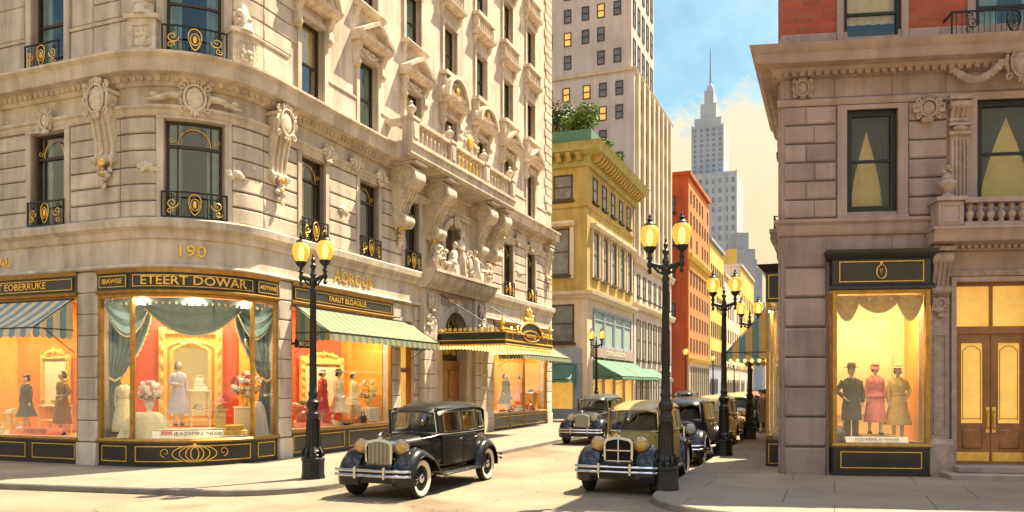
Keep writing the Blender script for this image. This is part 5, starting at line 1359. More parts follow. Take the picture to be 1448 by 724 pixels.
    vs=[(x,-1.82,z) for x,z in ol]+[(x,-1.83,z) for x,z in il]+[(x,-1.72,z) for x,z in ol]+[(x,-1.76,z) for x,z in il]
    fs=[]
    for i in range(n):
        j=(i+1)%n; fs+=[(i,j,n+j,n+i),(i,j,2*n+j,2*n+i),(n+i,n+j,3*n+j,3*n+i)]
    b.add(vs,fs); gr=b.build('radiator_shell',ch,t)
    b=MB(); b.plate([(x*1.0,z) for x,z in il],-1.765,-1.75); b.build('radiator_core',M['core'],gr)
    b=MB()
    for k in range(17):
        x=-.225+.028*k; zt=1.03 if abs(x)<.12 else 1.03-(abs(x)-.12)*.35; b.box(x-.0050,x+.0050,-1.80,-1.785,.51,zt)
    if trim!='chrome':
        for z in (.62,.82): b.box(-.235,.235,-1.815,-1.80,z-.01,z+.01)
    b.build('grille',ch if trim=='chrome' else M['core'],gr)
    if trim!='chrome':
        b=MB()
        for z in (.62,.82): b.box(-.235,.235,-1.822,-1.806,z-.011,z+.011)
        b.box(-.011,.011,-1.822,-1.806,.51,1.03); b.ell((0,-1.83,.56),(.045,.012,.05),8,5); b.build('grille_bar',ch,gr)
    b=MB(); b.lathe([(.05,1.08),(.045,1.11),(.02,1.125),(.03,1.16),(.0,1.185)],(0,-1.76,0),10); b.tube([(0,-1.80,1.15),(0,-1.70,1.19),(0,-1.60,1.17)],[.02,.022,.006],6); b.build('mascot',ch,gr)
    for s in (-1,1):
        b=MB(); b.loft([[(s*.42+r*math.cos(2*PI*k/20),y,.93+r*math.sin(2*PI*k/20)) for k in range(20)] for r,y in ((.02,-1.48),(.08,-1.52),(.12,-1.61),(.141,-1.69),(.146,-1.73),(.138,-1.735),(.131,-1.725))],cap=True)
        ho=b.build('headlight',ch,t); b=MB(); b.loft([[(s*.42+r*math.cos(2*PI*k/20),y,.93+r*math.sin(2*PI*k/20)) for k in range(20)] for r,y in ((.131,-1.727),(.108,-1.75),(.06,-1.765),(.01,-1.768))]); b.build('lens',M[lens],ho)
        b=MB(); b.tube([(s*.42,-1.63,.78),(s*.36,-1.62,.70),(s*.30,-1.6,.68)],.018,6); b.build('headlight_bracket',ch,ho)
        b=MB(); b.tube([(s*.60,-1.56,.87),(s*.60,-1.56,.90),(s*.60,-1.48,.915)],[.03,.032,.01],7); b.build('side_lamp',ch,t)
    for yy,nm,sg_ in ((-2.12,'bumper',-1),(2.22,'bumper',1)):
        b=MB()
        for z in (.44,.53): b.tube([(-.78,yy-sg_*.10,z),(-.70,yy-sg_*.03,z),(-.4,yy,z),(.4,yy,z),(.70,yy-sg_*.03,z),(.78,yy-sg_*.10,z)],.028,8)
        bo2=b.build(nm,ch,t); b=MB()
        for s in (-1,1): b.bev(s*.30-.025,s*.30+.025,min(yy,yy+sg_*.05),max(yy,yy+sg_*.05)+.01,.38,.60,.01); b.tube([(s*.30,yy,.48),(s*.32,yy-sg_*.45,.46)],.022,6)
        b.build('bumper_clamp',ch,bo2)
    b=MB(); b.box(-.36,.36,-1.9,2.0,.28,.44); b.tube([(-.62,-1.5,.36),(.62,-1.5,.36)],.035,8); b.tube([(-.62,1.5,.36),(.62,1.5,.36)],.05,8)
    b.plate_h([(-.34,-1.95),(.34,-1.95),(.34,-1.74),(-.34,-1.74)],.42,.60); b.build('chassis',M['iron'],t)
    b=MB()
    for y0,y1,zz in ((-.05,.40,.75),(.62,1.05,.75)):
        b.bev(-.52,.52,y0,y1,.55,zz,.04); b.bev(-.52,.52,y1,y1+.12,.6,1.22,.04)
    b.build('seat',M['seat'],t)
    b=MB(); b.tube([(.28+.17*math.cos(2*PI*k/16),-.18+.06*math.sin(2*PI*k/16),1.08+.15*math.sin(2*PI*k/16)) for k in range(16)],.012,5,closed=True); b.build('steering_wheel',M['iron'],t)
    for s in (-1,1):
        b=MB(); b.lathe([(.0,0),(.045,.01),(.05,.05),(.03,.07),(0,.075)],(s*.56,2.04,.74),10,'y'); b.build('tail_light',M['red'],t)
    return t
grp='cars parked along the kerb'
def at(t_,s): return TS(t_,s,ZR)
car('black sedan with whitewall tyres and chrome radiator in front of the hotel',at(-7.72,14.5),STREET_YAW,PAINT['black'],PAINT['black'],PAINT['black'],M['whitewall'],grp)
car('olive sedan with tan roof and navy fenders behind the near right lamp',at(-3.82,16.75),STREET_YAW,PAINT['olive'],PAINT['navy'],PAINT['tan'],M['whitewall'],grp,trim='plain')
car('grey sedan with clear headlights parked before the far alley on the left',at(-8.15,28.6),STREET_YAW,PAINT['grey'],PAINT['navy'],PAINT['grey'],M['tyre'],grp,lens='lens2')
car('dark navy sedan parked directly behind the olive sedan',at(-3.85,22.6),STREET_YAW,PAINT['navy'],PAINT['navy'],PAINT['black'],M['tyre'],grp,lens='lens2',trim='plain')
car('mustard coach seen from behind, third car along the right kerb',at(-3.85,29.6),STREET_YAW+PI,PAINT['mustard'],PAINT['mustard'],PAINT['tan'],M['tyre'],grp)
car('tan roofed slate car, fourth along the right kerb',at(-3.9,36.3),STREET_YAW,PAINT['slatec'],PAINT['navy'],PAINT['tan'],M['tyre'],grp)
car('rust coloured car, fifth along the right kerb',at(-3.9,43.5),STREET_YAW,PAINT['rust'],PAINT['black'],PAINT['rust'],M['tyre'],grp)
car('slate blue car, sixth and farthest along the right kerb',at(-3.9,51),STREET_YAW,PAINT['slatec'],PAINT['slatec'],PAINT['slatec'],M['tyre'],grp)
car('black car standing at the left kerb beyond the ochre building corner',at(-8.6,50),STREET_YAW,PAINT['black'],PAINT['black'],PAINT['black'],M['tyre'],grp)
# ------------------------------------------------------------------ street lamps
def street_lamp(label,loc,yaw,group):
    t=thing('street_lamp',label,'street lamp',loc,yaw,group,local=True)
    b=MB(); b.lathe([(.25,0),(.25,.06),(.235,.09),(.235,.36),(.25,.38),(.25,.42),(.22,.45)],(0,0,0),8,twist=PI/8); b.build('plinth',M['iron'],t,ang=25)
    b=MB(); b.lathe([(r_*(.92 if z_<1.3 else .80),z_) for r_,z_ in [(.22,.45),(.225,.49),(.20,.52),(.205,.58),(.165,.62),(.155,.66),(.15,.95),(.135,1.24),(.155,1.27),(.17,1.31),(.17,1.36),(.14,1.39),(.13,1.44),(.15,1.48),(.17,1.53),(.17,1.60),(.125,1.64),(.105,1.70),(.125,1.74),(.125,1.79),(.095,1.83),(.088,2.0),(.070,3.86),(.09,3.89),(.09,3.94),(.065,3.97),(.06,4.02),(.10,4.06),(.11,4.11),(.07,4.15),(.06,4.20),(.09,4.25),(.06,4.30),(.045,4.36),(.075,4.41),(.08,4.45),(.035,4.49),(.05,4.53),(.055,4.57),(.02,4.61),(.028,4.65),(.0,4.69)]],(0,0,0),16)
    for k in range(12):
        a=2*PI*k/12; b.tube([(.144*math.cos(a),.144*math.sin(a),.68),(.127*math.cos(a),.127*math.sin(a),1.22)],.012,5)
        a+=.1; b.tube([(.072*math.cos(a),.072*math.sin(a),1.86),(.056*math.cos(a),.056*math.sin(a),3.84)],.007,4)
    for k in range(8):
        a=2*PI*k/8; b.tube([(.20*math.cos(a),.20*math.sin(a),.46),(.225*math.cos(a),.225*math.sin(a),.54),(.165*math.cos(a),.165*math.sin(a),.66)],[.03,.035,.015],5)
    b.build('post',M['iron'],t)
    for s in (-1,1):
        b=MB(); b.tube([(s*.03,0,4.13),(s*.14,0,4.17),(s*.28,0,4.22),(s*.30,0,4.25)],[.05,.045,.035,.035],7)
        b.tube([(s*.04,0,4.02),(s*.14,0,4.06),(s*.24,0,4.18)],.022,6); b.spiral(s*.15,4.13,0,.06,.01,1.2,PI/2,.016,-s,14)
        b.lathe([(0,4.02),(.03,4.04),(.045,4.09),(.02,4.13),(.05,4.17),(.055,4.22),(.035,4.26),(.04,4.30),(.06,4.33),(.035,4.37),(.035,4.41),(.08,4.45),(.10,4.48),(.125,4.52),(.12,4.54),(.05,4.545)],(s*.30,0,0),12)
        ao=b.build('arm',M['iron'],t)
        b=MB(); b.lathe([(.10,4.545),(.135,4.60),(.172,4.69),(.182,4.77),(.172,4.85),(.14,4.91),(.09,4.945)],(s*.30,0,0),18); b.build('globe',M['globe'],ao); b=MB(); b.lathe([(.02,4.55),(.05,4.62),(.065,4.74),(.045,4.84),(.01,4.88)],(s*.30,0,0),10); b.build('bulb',M['lampbulb'],ao)
        b=MB(); b.lathe([(.09,4.93),(.11,4.94),(.10,4.97),(.06,5.0),(.03,5.02),(.05,5.04),(.05,5.06),(.02,5.08),(.03,5.11),(.0,5.17)],(s*.30,0,0),12); b.build('finial',M['iron'],ao)
    return t
LG='twin globe street lamps'
L0=street_lamp('twin globe black lamp on the right kerb corner beside the olive sedan',TS(-2.92,14.95,ZP),STREET_YAW,LG)
for lab,t_,s in (('twin globe black lamp on the left corner before the corner shop window',-10.1,14.0),
                 ('twin globe black lamp beside the dark navy sedan',-2.85,22.9),
                 ('twin globe black lamp near the pedestrians in dark coats',-2.85,30.2),
                 ('twin globe black lamp before the ochre building with green awnings',-12.3,43.2)):
    c=copy_tree(L0); c.location=TS(t_,s,ZP); c['label']=lab
def single_lamp(label,loc):
    t=thing('street_lamp',label,'street lamp',loc,STREET_YAW,'single globe street lamps',local=True)
    b=MB(); b.lathe([(.2,0),(.2,.3),(.13,.4),(.10,1.2),(.13,1.3),(.07,1.4),(.05,3.9),(.09,3.95),(.04,4.0),(.10,4.12)],(0,0,0),10); b.build('post',M['iron'],t)
    b=MB(); b.lathe([(.10,4.12),(.2,4.3),(.2,4.42),(.1,4.58)],(0,0,0),12); b.build('globe',M['globe'],t); b=MB(); b.ell((0,0,4.36),(.08,.08,.13),8,6); b.build('bulb',M['lampbulb'],t)
    b=MB(); b.lathe([(.11,4.57),(.08,4.64),(.03,4.7),(.04,4.74),(0,4.82)],(0,0,0),10); b.build('finial',M['iron'],t)
    return t
S0=single_lamp('single globe lamp in front of the white tower base',TS(-9.9,58,ZP))
for lab,s in (('single globe lamp before the red brick building',72),('single globe lamp before the pale block past the red brick building',88),('smallest single globe lamp, farthest down the street',108)):
    c=copy_tree(S0); c.location=TS(-9.9,s,ZP); c['label']=lab
# ------------------------------------------------------------------ buildings down the street
M['ochre']=mat('ochre_stucco',(.43,.315,.10),.85,var=.14,scale=.8,bump=.2,bscale=12,streak=.22)
M['ochreg']=mat('weathered_green_ochre',(.36,.33,.12),.8,var=.2,scale=1.2,streak=.25)
M['cream2']=mat('cream_stone',(.60,.51,.40),.85,var=.1,scale=.6,bump=.2,bscale=12,streak=.16)
M['lav']=mat('pale_grey_brown_stone',(.54,.465,.45),.88,var=.12,scale=.35,streak=.16)
M['redb']=mat('red_brick_far',(.42,.10,.04),.88,var=.16,scale=.7,streak=.2)
M['orangeb']=mat('orange_brick_far',(.54,.19,.055),.88,var=.12,scale=.6,streak=.12)
M['bluegrey']=mat('haze_blue_limestone',(.40,.455,.55),.85,var=.08,scale=.1,streak=.1)  # fade to blue with distance is put into this colour
M['yellowb']=mat('yellow_brick_far',(.66,.44,.10),.85,var=.12,scale=.3)
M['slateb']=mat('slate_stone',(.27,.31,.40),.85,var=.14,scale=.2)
def windows(par,xf,xs,zs,w,h,pane,d=0.0,frame_m=None,sill=True,limit=None,lit=0.0,seed=1,name='window',skip=0.0):
    rr=random.Random(seed); cnt=0
    for z in zs:
        for x in xs:
            if rr.random()<skip: continue
            b=MB(xf); fw=min(.10,w*.12)
            b.frame(x-w/2,x+w/2,z,z+h,d-.02,d+.05,fw); b.box(x-w/2+fw,x+w/2-fw,d,d+.04,z+h*.5-.04,z+h*.5+.04)
            if sill: b.box(x-w/2-.1,x+w/2+.1,d-.02,d+.16,z-.14,z-.002)
            b.cur=1; b.box(x-w/2+fw,x+w/2-fw,d-.02,d+.015,z+fw,z+h-fw)
            lo=M['litwin'] if rr.random()<lit else pane
            b.build(name,[frame_m or M['darkframe'],lo],par); cnt+=1
def rng(a,c,n): return [a+(c-a)*(i+.5)/n for i in range(n)]
# --- ochre building with the roof garden
S0_,S1_=45.8,57.4
oc=thing('ochre_building','ochre corner building with bracketed cornice, green awnings and a roof garden','building',TS(TW,S0_,0),STREET_YAW)
b=MB(TS); b.box(-34,TW,S0_,S1_,7.35,15.2); b.build('wall',M['ochre'],oc)
b=MB(TS); b.box(-34,TW,S0_,S1_,0,7.35); b.build('lower_wall',M['cream2'],oc)
E1=STE(S0_)     # x = distance left of the corner
def ring_mould(prof,name,m,par,s0,s1,xl=20):
    b=MB()
    def st(pt,nx,ny): return [TS(pt[0]+nx*d,pt[1]+ny*d,z) for d,z in prof]
    b.loft([st((TW-xl,s0),0,-1),st((TW,s0),1,-1),st((TW,s1),1,0)]); return b.build(name,m,par)
ring_mould([(-.1,7.2),(.12,7.2),(.2,7.3),(.42,7.42),(.45,7.6),(-.1,7.62)],'string_course',M['cream2'],oc,S0_,S1_)
ring_mould([(-.1,12.6),(.08,12.6),(.14,12.7),(.14,12.85),(-.1,12.9)],'moulding',M['ochre'],oc,S0_,S1_)
ring_mould([(-.1,15.0),(.15,15.0),(.25,15.15),(.25,15.6),(.95,15.75),(1.05,16.1),(1.15,16.2),(-.1,16.25)],'roof_cornice',M['ochreg'],oc,S0_,S1_+.6)
s=S0_+.1
while s<S1_: b=MB(STF); b.prism([(.2,15.25),(.55,15.25),(.85,15.55),(.85,15.70),(.2,15.70)],s,s+.28); b.build('cornice_bracket',M['ochre'],oc); s+=.62
x=.2
while x<9: b=MB(E1); b.prism([(.2,15.25),(.55,15.25),(.85,15.55),(.85,15.70),(.2,15.70)],x,x+.28); b.build('cornice_bracket',M['ochre'],oc); x+=.62
windows(oc,STF,rng(S0_+.6,S1_-.3,5),[13.15],1.0,1.5,M['greywin'],seed=2)
windows(oc,STF,rng(S0_+.6,S1_-.3,5),[8.6],1.15,2.7,M['greywin'],seed=3)
for x in rng(S0_+.6,S1_-.3,5):
    b=MB(STF); b.prism([(0,11.45),(.28,11.45),(.4,11.6),(.4,11.75),(0,11.8)],x-.95,x+.95)
    for q in (-.72,.72): b.box(x+q-.10,x+q+.10,0,.12,8.5,11.44)
    b.build('window_hood',M['cream2'],oc)
for x in (1.75,5.8,10):
    b=MB(E1); b.prism([(0,11.5),(.28,11.5),(.4,11.65),(.4,11.8),(0,11.85)],x-1.0,x+1.0)
    for q in (-.82,.82): b.box(x+q-.12,x+q+.12,0,.12,8.4,11.49)
    b.build('window_hood',M['cream2'],oc)
windows(oc,E1,(1.75,5.8,10),[8.6],1.35,2.8,M['greywin'],seed=4); windows(oc,E1,(1.5,5.8),[13.1],1.2,1.5,M['greywin'],seed=5)
windows(oc,E1,(1.75,6.0),[4.55],1.9,2.3,M['greywin'],seed=6)
b=MB(STF)
for i in range(4): b.frame(47.0+2.45*i,49.3+2.45*i,4.35,6.7,-.02,.10,.16); b.box(47.0+2.45*i,49.3+2.45*i,.0,.08,6.0,6.08)
o=b.build('bay_window_frame',M['slateb'],oc)
for i in range(4): b=MB(STF); b.box(47.1+2.45*i,49.2+2.45*i,-.01,.03,4.45,6.6); b.build('bay_pane',M['bluewin2'] if 'bluewin2' in M else M['paleteal'],o)
b=MB(STF); b.box(46.6,56.9,0,.25,3.72,4.32); so=b.build('sign_band',M['brown'],oc)
b=MB(STF); b.text('STEFONDA SALCON',51.6,4.02,.262,.42,.01,squash=1.3); b.build('lettering',M['linen'],so)
b=MB(E1); b.box(.35,9,0,.25,3.3,4.2); b.box(0.35,9,.0,.12,0,.6); b.box(.3,.8,0,.2,.6,3.3); so=b.build('shop_fascia',M['slateb'],oc)
for xa,xb in ((.9,4.4),(4.7,8.6)): b=MB(E1); b.box(xa,xb,.0,.05,.6,3.3); b.build('lit_shop_window',M['litwin'],oc)
for i in range(4): b=MB(STF); b.box(46.4+2.65*i,48.9+2.65*i,0,.05,.5,3.6); b.build('lit_shop_window',M['litwin'],oc)
for i in range(5): b=MB(STF); b.box(46.2+2.65*i-.0,46.38+2.65*i,0,.2,0,3.7); b.build('shop_pilaster',M['cream2'],oc)
awning(STF,None,oc,46.3,51.6,3.65,2.0,2.55,.2,M['green'],M['green'],8); awning(STF,None,oc,51.7,56.9,3.65,2.0,2.55,.2,M['green'],M['green'],8)
awning(E1,None,oc,.6,6.0,3.35,1.6,2.35,.2,M['green'],M['green'],8)
b=MB(TS); b.box(-26,TW+.35,S0_-.35,S0_-.15,16.26,17.1); b.box(TW+.15,TW+.35,S0_-.15,S1_,16.26,17.1); b.build('roof_parapet',M['roofgreen'] if 'roofgreen' in M else M['green'],oc)
b=MB(TS); b.box(-26,TW+.1,S0_-.1,S1_,15.3,16.3); b.build('roof',M['kerb'],oc)
# shrubs of the roof garden
M['leafd']=mat('dark_leaf',(.035,.085,.03),.7,var=.35,scale=2); M['leafl']=mat('light_leaf',(.16,.25,.05),.7,var=.3,scale=2)
def shrub(label,loc,rx,rz,seed,light):
    rr=random.Random(seed)
    t=thing('roof_shrub',label,'shrub',loc,0,'shrubs of the roof garden',local=True)
    b=MB()
    for k in range(4): b.tube([(rr.uniform(-.1,.1),rr.uniform(-.1,.1),0),(rr.uniform(-.5,.5)*rx,rr.uniform(-.4,.4)*rx,rz*.9),(rr.uniform(-.7,.7)*rx,rr.uniform(-.6,.6)*rx,rz*1.4)],[.07,.05,.02],5)
    b.build('stem',M['wood'],t)
    b=MB(); cl=[(rr.uniform(-1,1)*rx*.75,rr.uniform(-1,1)*rx*.55,rz*(.55+.75*rr.random()),rr.uniform(.3,.6)) for _ in range(13)]
    for i in range(2300):
        c=rr.choice(cl); v=Vector((rr.gauss(0,1),rr.gauss(0,1),rr.gauss(0,1))).normalized()*rr.uniform(.55,1.05)
        p=Vector((c[0]+v.x*c[3]*rx,c[1]+v.y*c[3]*rx,max(.05,c[2]+v.z*c[3]*rz*.7))); a=Vector((rr.gauss(0,1),rr.gauss(0,1),rr.gauss(0,1))).normalized(); e=a.orthogonal().normalized(); g=a.cross(e); k=rr.uniform(.07,.14)
        b.cur=0 if rr.random()<(.25 if light else .8) else 1
        b.add([p+e*k,p+g*k*.5,p-e*k,p-g*k*.5],[(0,1,2,3)])
    b.build('crown',[M['leafd'],M['leafl']],t)
for i,(x,s,rx,rz,l,lab) in enumerate(((-18.6,47.4,2.6,2.7,0,'big dark green shrub on the roof garden, against the hotel edge'),(-16.2,47.2,1.9,2.1,0,'dark round shrub in the middle of the roof garden'),(-14.7,46.9,1.3,1.6,1,'yellow green shrub at the corner of the roof garden'),(-14.3,49.2,1.2,.75,1,'low light shrub along the parapet just behind the corner'),(-14.3,52.0,1.2,.6,1,'low light shrub midway along the street parapet'),(-14.3,55.0,1.2,.5,1,'lowest light shrub at the far end of the roof parapet'))):
    shrub(lab,TS(x,s,16.6 if i<3 else 16.5),rx,rz,i,l)
# --- tall tower
tw=thing('stone_tower','tall pale stone tower with a lower shoulder block behind the ochre building','building',TS(TW,57.8,0),STREET_YAW)
b=MB(TS); b.box(-36,TW,57.8,72.2,0,25.3); b.box(-36,TW-.25,58.0,65.8,25.3,46); b.build('wall',M['lav'],tw)
ET=STE(57.8); ET2=lambda x,d,z: TS(TW-.25-x,58.0-d,z)
ring_mould([(-.05,25.1),(.12,25.1),(.18,25.3),(-.05,25.34)],'shoulder_moulding',M['cream2'],tw,57.8,72.2,22)
ring_mould([(-.05,11.0),(.2,11.0),(.35,11.25),(.4,11.5),(-.05,11.55)],'string_course',M['cream2'],tw,57.8,72.2,22)
ring_mould([(-.05,7.6),(.25,7.6),(.4,7.8),(.4,8.05),(-.05,8.1)],'base_cornice',M['cream2'],tw,57.8,72.2,22)
windows(tw,ET,(1.1,2.35,3.6,5.2,6.6,8.2),[16.4+1.75*i-.0 for i in range(5)],.58,1.05,M['greywin'],lit=.3,seed=8,sill=False,skip=.22)
windows(tw,ET2,(1.05,2.3,3.5,4.9,6.4,8.2),[25.9+1.75*i for i in range(9)],.58,1.05,M['greywin'],lit=.35,seed=9,sill=False,skip=.1)
b=MB(STF)
for i in range(8):
    x=58.4+1.78*i
    b.box(x,x+.55,0,.22,11.6,25.0)
b.build('pilaster_strip',M['cream2'],tw)
windows(tw,STF,[59.55+1.78*i for i in range(7)],[12.2+2.6*i for i in range(5)],.85,1.7,M['greywin'],seed=10,sill=False)
windows(tw,lambda x,d,z: STF(x,d-.25,z),[58.9+1.5*i for i in range(5)],[25.8+2.9*i for i in range(6)],.8,2.0,M['greywin'],seed=11,sill=False)
windows(tw,STF,rng(58.2,72,7),[8.6],.9,1.7,M['greywin'],seed=12); windows(tw,STF,rng(58.2,72,7),[3.9],1.2,3.0,M['greywin'],seed=13); windows(tw,STF,rng(58.2,72,7),[.5],1.4,2.7,M['greywin'],seed=14)
awning(STF,None,tw,58.6,64,3.3,1.7,2.5,.2,M['green'],M['green'],8)
# --- orange slab behind the tower, red brick building, pale blocks
def block(name,label,s0,s1,h,mf,depth=14,tw_=TW,street_m=None):
    o=thing(name,label,'building',TS(tw_,s0,0),STREET_YAW)
    b=MB(TS); b.box(tw_-depth,tw_,s0,s1,0,h); b.build('wall',mf,o)
    if street_m: b=MB(TS); b.box(tw_+.005,tw_+.12,s0+.05,s1-.05,4.5,h-.3); b.build('street_facing',street_m,o)
    b=MB(TS); b.box(tw_-depth-.1,tw_+.35,s0-.15,s1+.1,h,h+.35); b.build('parapet',mf,o)
    return o
og=block('orange_brick_building','slim orange brick building just past the stone tower',72.8,79.5,27.5,M['orangeb'],10,tw_=-15.3)
rb=block('red_brick_building','red brick building with orange street front and stone ground floor',80.7,94.8,23.0,M['redb'],12,street_m=M['orangeb'])
E3=STE(80.7); windows(rb,E3,(1.6,4.0),[8.6,12.4,16.0,19.3],.9,1.7,M['greywin'],seed=20)
F3=lambda x,d,z: STF(x,d+.12,z)
windows(rb,F3,rng(81.2,94.4,7),[5.4,7.7,10.0,12.2],.75,1.4,M['greywin'],seed=21,sill=False); windows(rb,F3,rng(81.2,94.4,7),[15.9,18.2,20.4],.7,1.3,M['greywin'],seed=22,sill=False,skip=.15)
b=MB(F3); b.prism([(-.1,14.6),(.2,14.6),(.4,14.9),(.4,15.2),(-.1,15.25)],80.7,94.8); b.build('upper_cornice',M['yellowb'],rb); b=MB(F3); b.prism([(-.1,4.4),(.3,4.4),(.45,4.7),(-.1,4.8)],80.7,94.8)
b.build('cornice',M['yellowb'],rb)
for x in rng(81,94.5,22): b=MB(F3); b.box(x-.12,x+.12,0,.12,13.6,14.5); b.build('cornice_bracket',M['yellowb'],rb)
b=MB(F3); b.box(80.9,94.6,-.12,.06,0,4.4); b.build('ground_floor_front',M['cream2'],rb)
windows(rb,lambda x,d,z: STF(x,d+.18,z),rng(81.2,94.4,9),[.7],.8,3.2,M['greywin'],seed=23,sill=False)
b=MB(TS); b.box(-17,-15.4,86,88,23.35,24.6); b.lathe([(.9,23.3),(.9,25.2),(.5,25.8),(0,25.9)],(-19,84,0),10); b.build('roof_tank',M['redb'],rb)
specs=[('pale_stone_building','lavender stone block with a pale yellow street front past the red brick building',95.4,108,19.0,M['slateb'],M['yellowb']),
       ('cream_block','cream office block with a curved shoulder in the middle distance',108.6,128,16.5,M['cream2'],M['cream2']),
       ('yellow_brick_building','yellow brick building with many windows far down the left side',128.6,150,20.5,M['lav'],M['yellowb'])]
for nm,lab,s0,s1,h,m1,m2 in specs:
    o=block(nm,lab,s0,s1,h,m1,14,street_m=m2)
    windows(o,F3,rng(s0+.5,s1-.5,7),[1+3.4*i for i in range(int((h-2)/3.4))],.8,1.8,M['greywin'],seed=int(s0),sill=False,skip=.15)
    windows(o,STE(s0),(2,4.6),[3+3.4*i for i in range(int((h-4)/3.4))],.9,1.7,M['greywin'],seed=int(s0)+1,sill=False,skip=.2)
# --- the far skyscraper with its mast
YE=330.0
def far(pxx,py,Y): x,_,z=px(pxx,py,Y); return x,z
k=YE/1135
sky_=thing('skyscraper','blue grey stepped skyscraper with a tall mast closing the street','building',(px(1000,545,YE)[0],YE,0),STREET_YAW)
def SK(x,d,z): return (px(1000,545,YE)[0]+x*UY-d*UX,YE-x*UX-d*UY,z)
SHIFT=-1*k
def zz(py): return 2+(545-py)*k
def xx(p): return (p-1000)*k
tiers=[(976,1034,245,0,0),(978,1018,178,6,0),(983,1014,160,8,0),(990,1009,142,9,0),(994,1005,122,10,0)]
tiers=[(968,1040,245,0,26),(977,1021,172,5,20),(980,1018,160,6,17),(988,1010,138,7,12),(993,1006,118,8,9)]
b=MB(SK); zl=0
for a,c,t_,di,dp in tiers:
    q_=SHIFT if di else 0
    b.box(xx(a)+q_,xx(c)+q_,-di-dp,-di,zl,zz(t_)); zl=zz(t_)-.01
b.lathe([(1.6,zl),(1.5,zl+2.2),(.9,zl+3.4),(.5,zl+4.2)],((xx(994)+xx(1005))/2+SHIFT,-12,0),10)
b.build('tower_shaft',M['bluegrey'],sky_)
b=MB(SK); b.lathe([(.45,zl+4),(.30,zl+9),(.16,zz(52))],((xx(994)+xx(1005))/2+SHIFT,-12,0),7); b.build('mast',M['slateb'],sky_)
b=MB(SK)
for a,c,t_,di,dp in tiers[:2]:
    for i in range(6):
        x=xx(a)+(xx(c)-xx(a))*i/5+(SHIFT if di else 0); b.box(x-.22,x+.22,-di-.01,-di+.35,0 if di==0 else zz(245),zz(t_)+.4)
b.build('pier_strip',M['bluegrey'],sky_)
windows(sky_,SK,[SHIFT+xx(977)+(xx(1021)-xx(977))*(i+.5)/5 for i in range(5)],[zz(240)+2.15*i for i in range(9)],1.3,1.5,M['bluewin'],d=-5,frame_m=M['slateb'],sill=False,seed=30)
windows(sky_,SK,[xx(968)+(xx(1040)-xx(968))*(i+.5)/8 for i in range(8)],[zz(395)+3.9*i for i in range(11)],1.3,2.2,M['bluewin'],d=0,frame_m=M['slateb'],sill=False,seed=31,skip=.08)
def farblock(name,label,pa,pb,ptop,Y,m,steps=()):
    o=thing(name,label,'building',(px((pa+pb)/2,545,Y)[0],Y,0),0)
    b=MB(); xa=px(pa,545,Y)[0]; xb=px(pb,545,Y)[0]; b.box(xa,xb,Y,Y+12,0,px(0,ptop,Y)[2])
    for a,c,t_ in steps: b.box(px(a,545,Y)[0],px(c,545,Y)[0],Y+1,Y+11,px(0,ptop,Y)[2]-.01,px(0,t_,Y)[2])
    b.build('wall',m,o)
    w_=xb-xa; n=max(2,int(w_/3)); H_=px(0,ptop,Y)[2]
    windows(o,lambda x,d,z:(xa+x,Y-d,z),rng(.5,w_-.5,n),[4+4.2*i for i in range(int((H_-6)/4.2))],1.1,1.9,M['bluewin'],frame_m=M['slateb'],sill=False,seed=int(pa),skip=.35)
    return o
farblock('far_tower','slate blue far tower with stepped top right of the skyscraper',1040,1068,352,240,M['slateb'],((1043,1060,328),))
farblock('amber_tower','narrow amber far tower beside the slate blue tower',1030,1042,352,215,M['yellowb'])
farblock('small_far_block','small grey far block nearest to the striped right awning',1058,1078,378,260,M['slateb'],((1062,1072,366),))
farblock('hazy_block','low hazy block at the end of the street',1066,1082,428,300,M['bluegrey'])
# ------------------------------------------------------------------ low shops along the right pavement
WR=-1.12
def STR(s,d,z): return TS(WR-d,s,z)
rs=thing('shop_row','low shop row with striped awning and amber windows past the brownstone','building',TS(WR,25.2,0),STREET_YAW)
b=MB(TS); b.box(WR,WR+9,25.2,62,0,5.5); b.build('wall',M['cream2'],rs)
b=MB(TS); b.box(WR-.14,WR+9.2,25.1,62.1,5.5,5.8); b.build('parapet',M['brown'],rs)
for i in range(9): b=MB(STR); b.box(25.8+4*i,29.2+4*i,0,.05,.6,3.0); b.build('lit_shop_window',M['litwin'],rs)
awning(STR,None,rs,26.4,32.0,5.35,2.1,3.05,.32,M['awr1'],M['awr2'],26)
b=MB(STR); x=26.45
while x<32: b.ell((x,2.12,2.78),(.05,.05,.06),6,4); x+=.3
y=.2
while y<2.1: b.ell((26.38,y,2.78),(.05,.05,.06),6,4); y+=.22
b.build('awning_bulb',M['bulb'],rs)
b=MB(STR); b.prism([(0,3.1),(1.5,2.7),(1.5,2.5),(0,2.5)],35,41); b.build('flat_canopy',M['green'],rs)
for s in (35.2,40.8): b=MB(STR); b.tube([(s,1.45,ZP),(s,1.45,2.7)],.04,7); b.build('awning_post',M['iron'],rs)
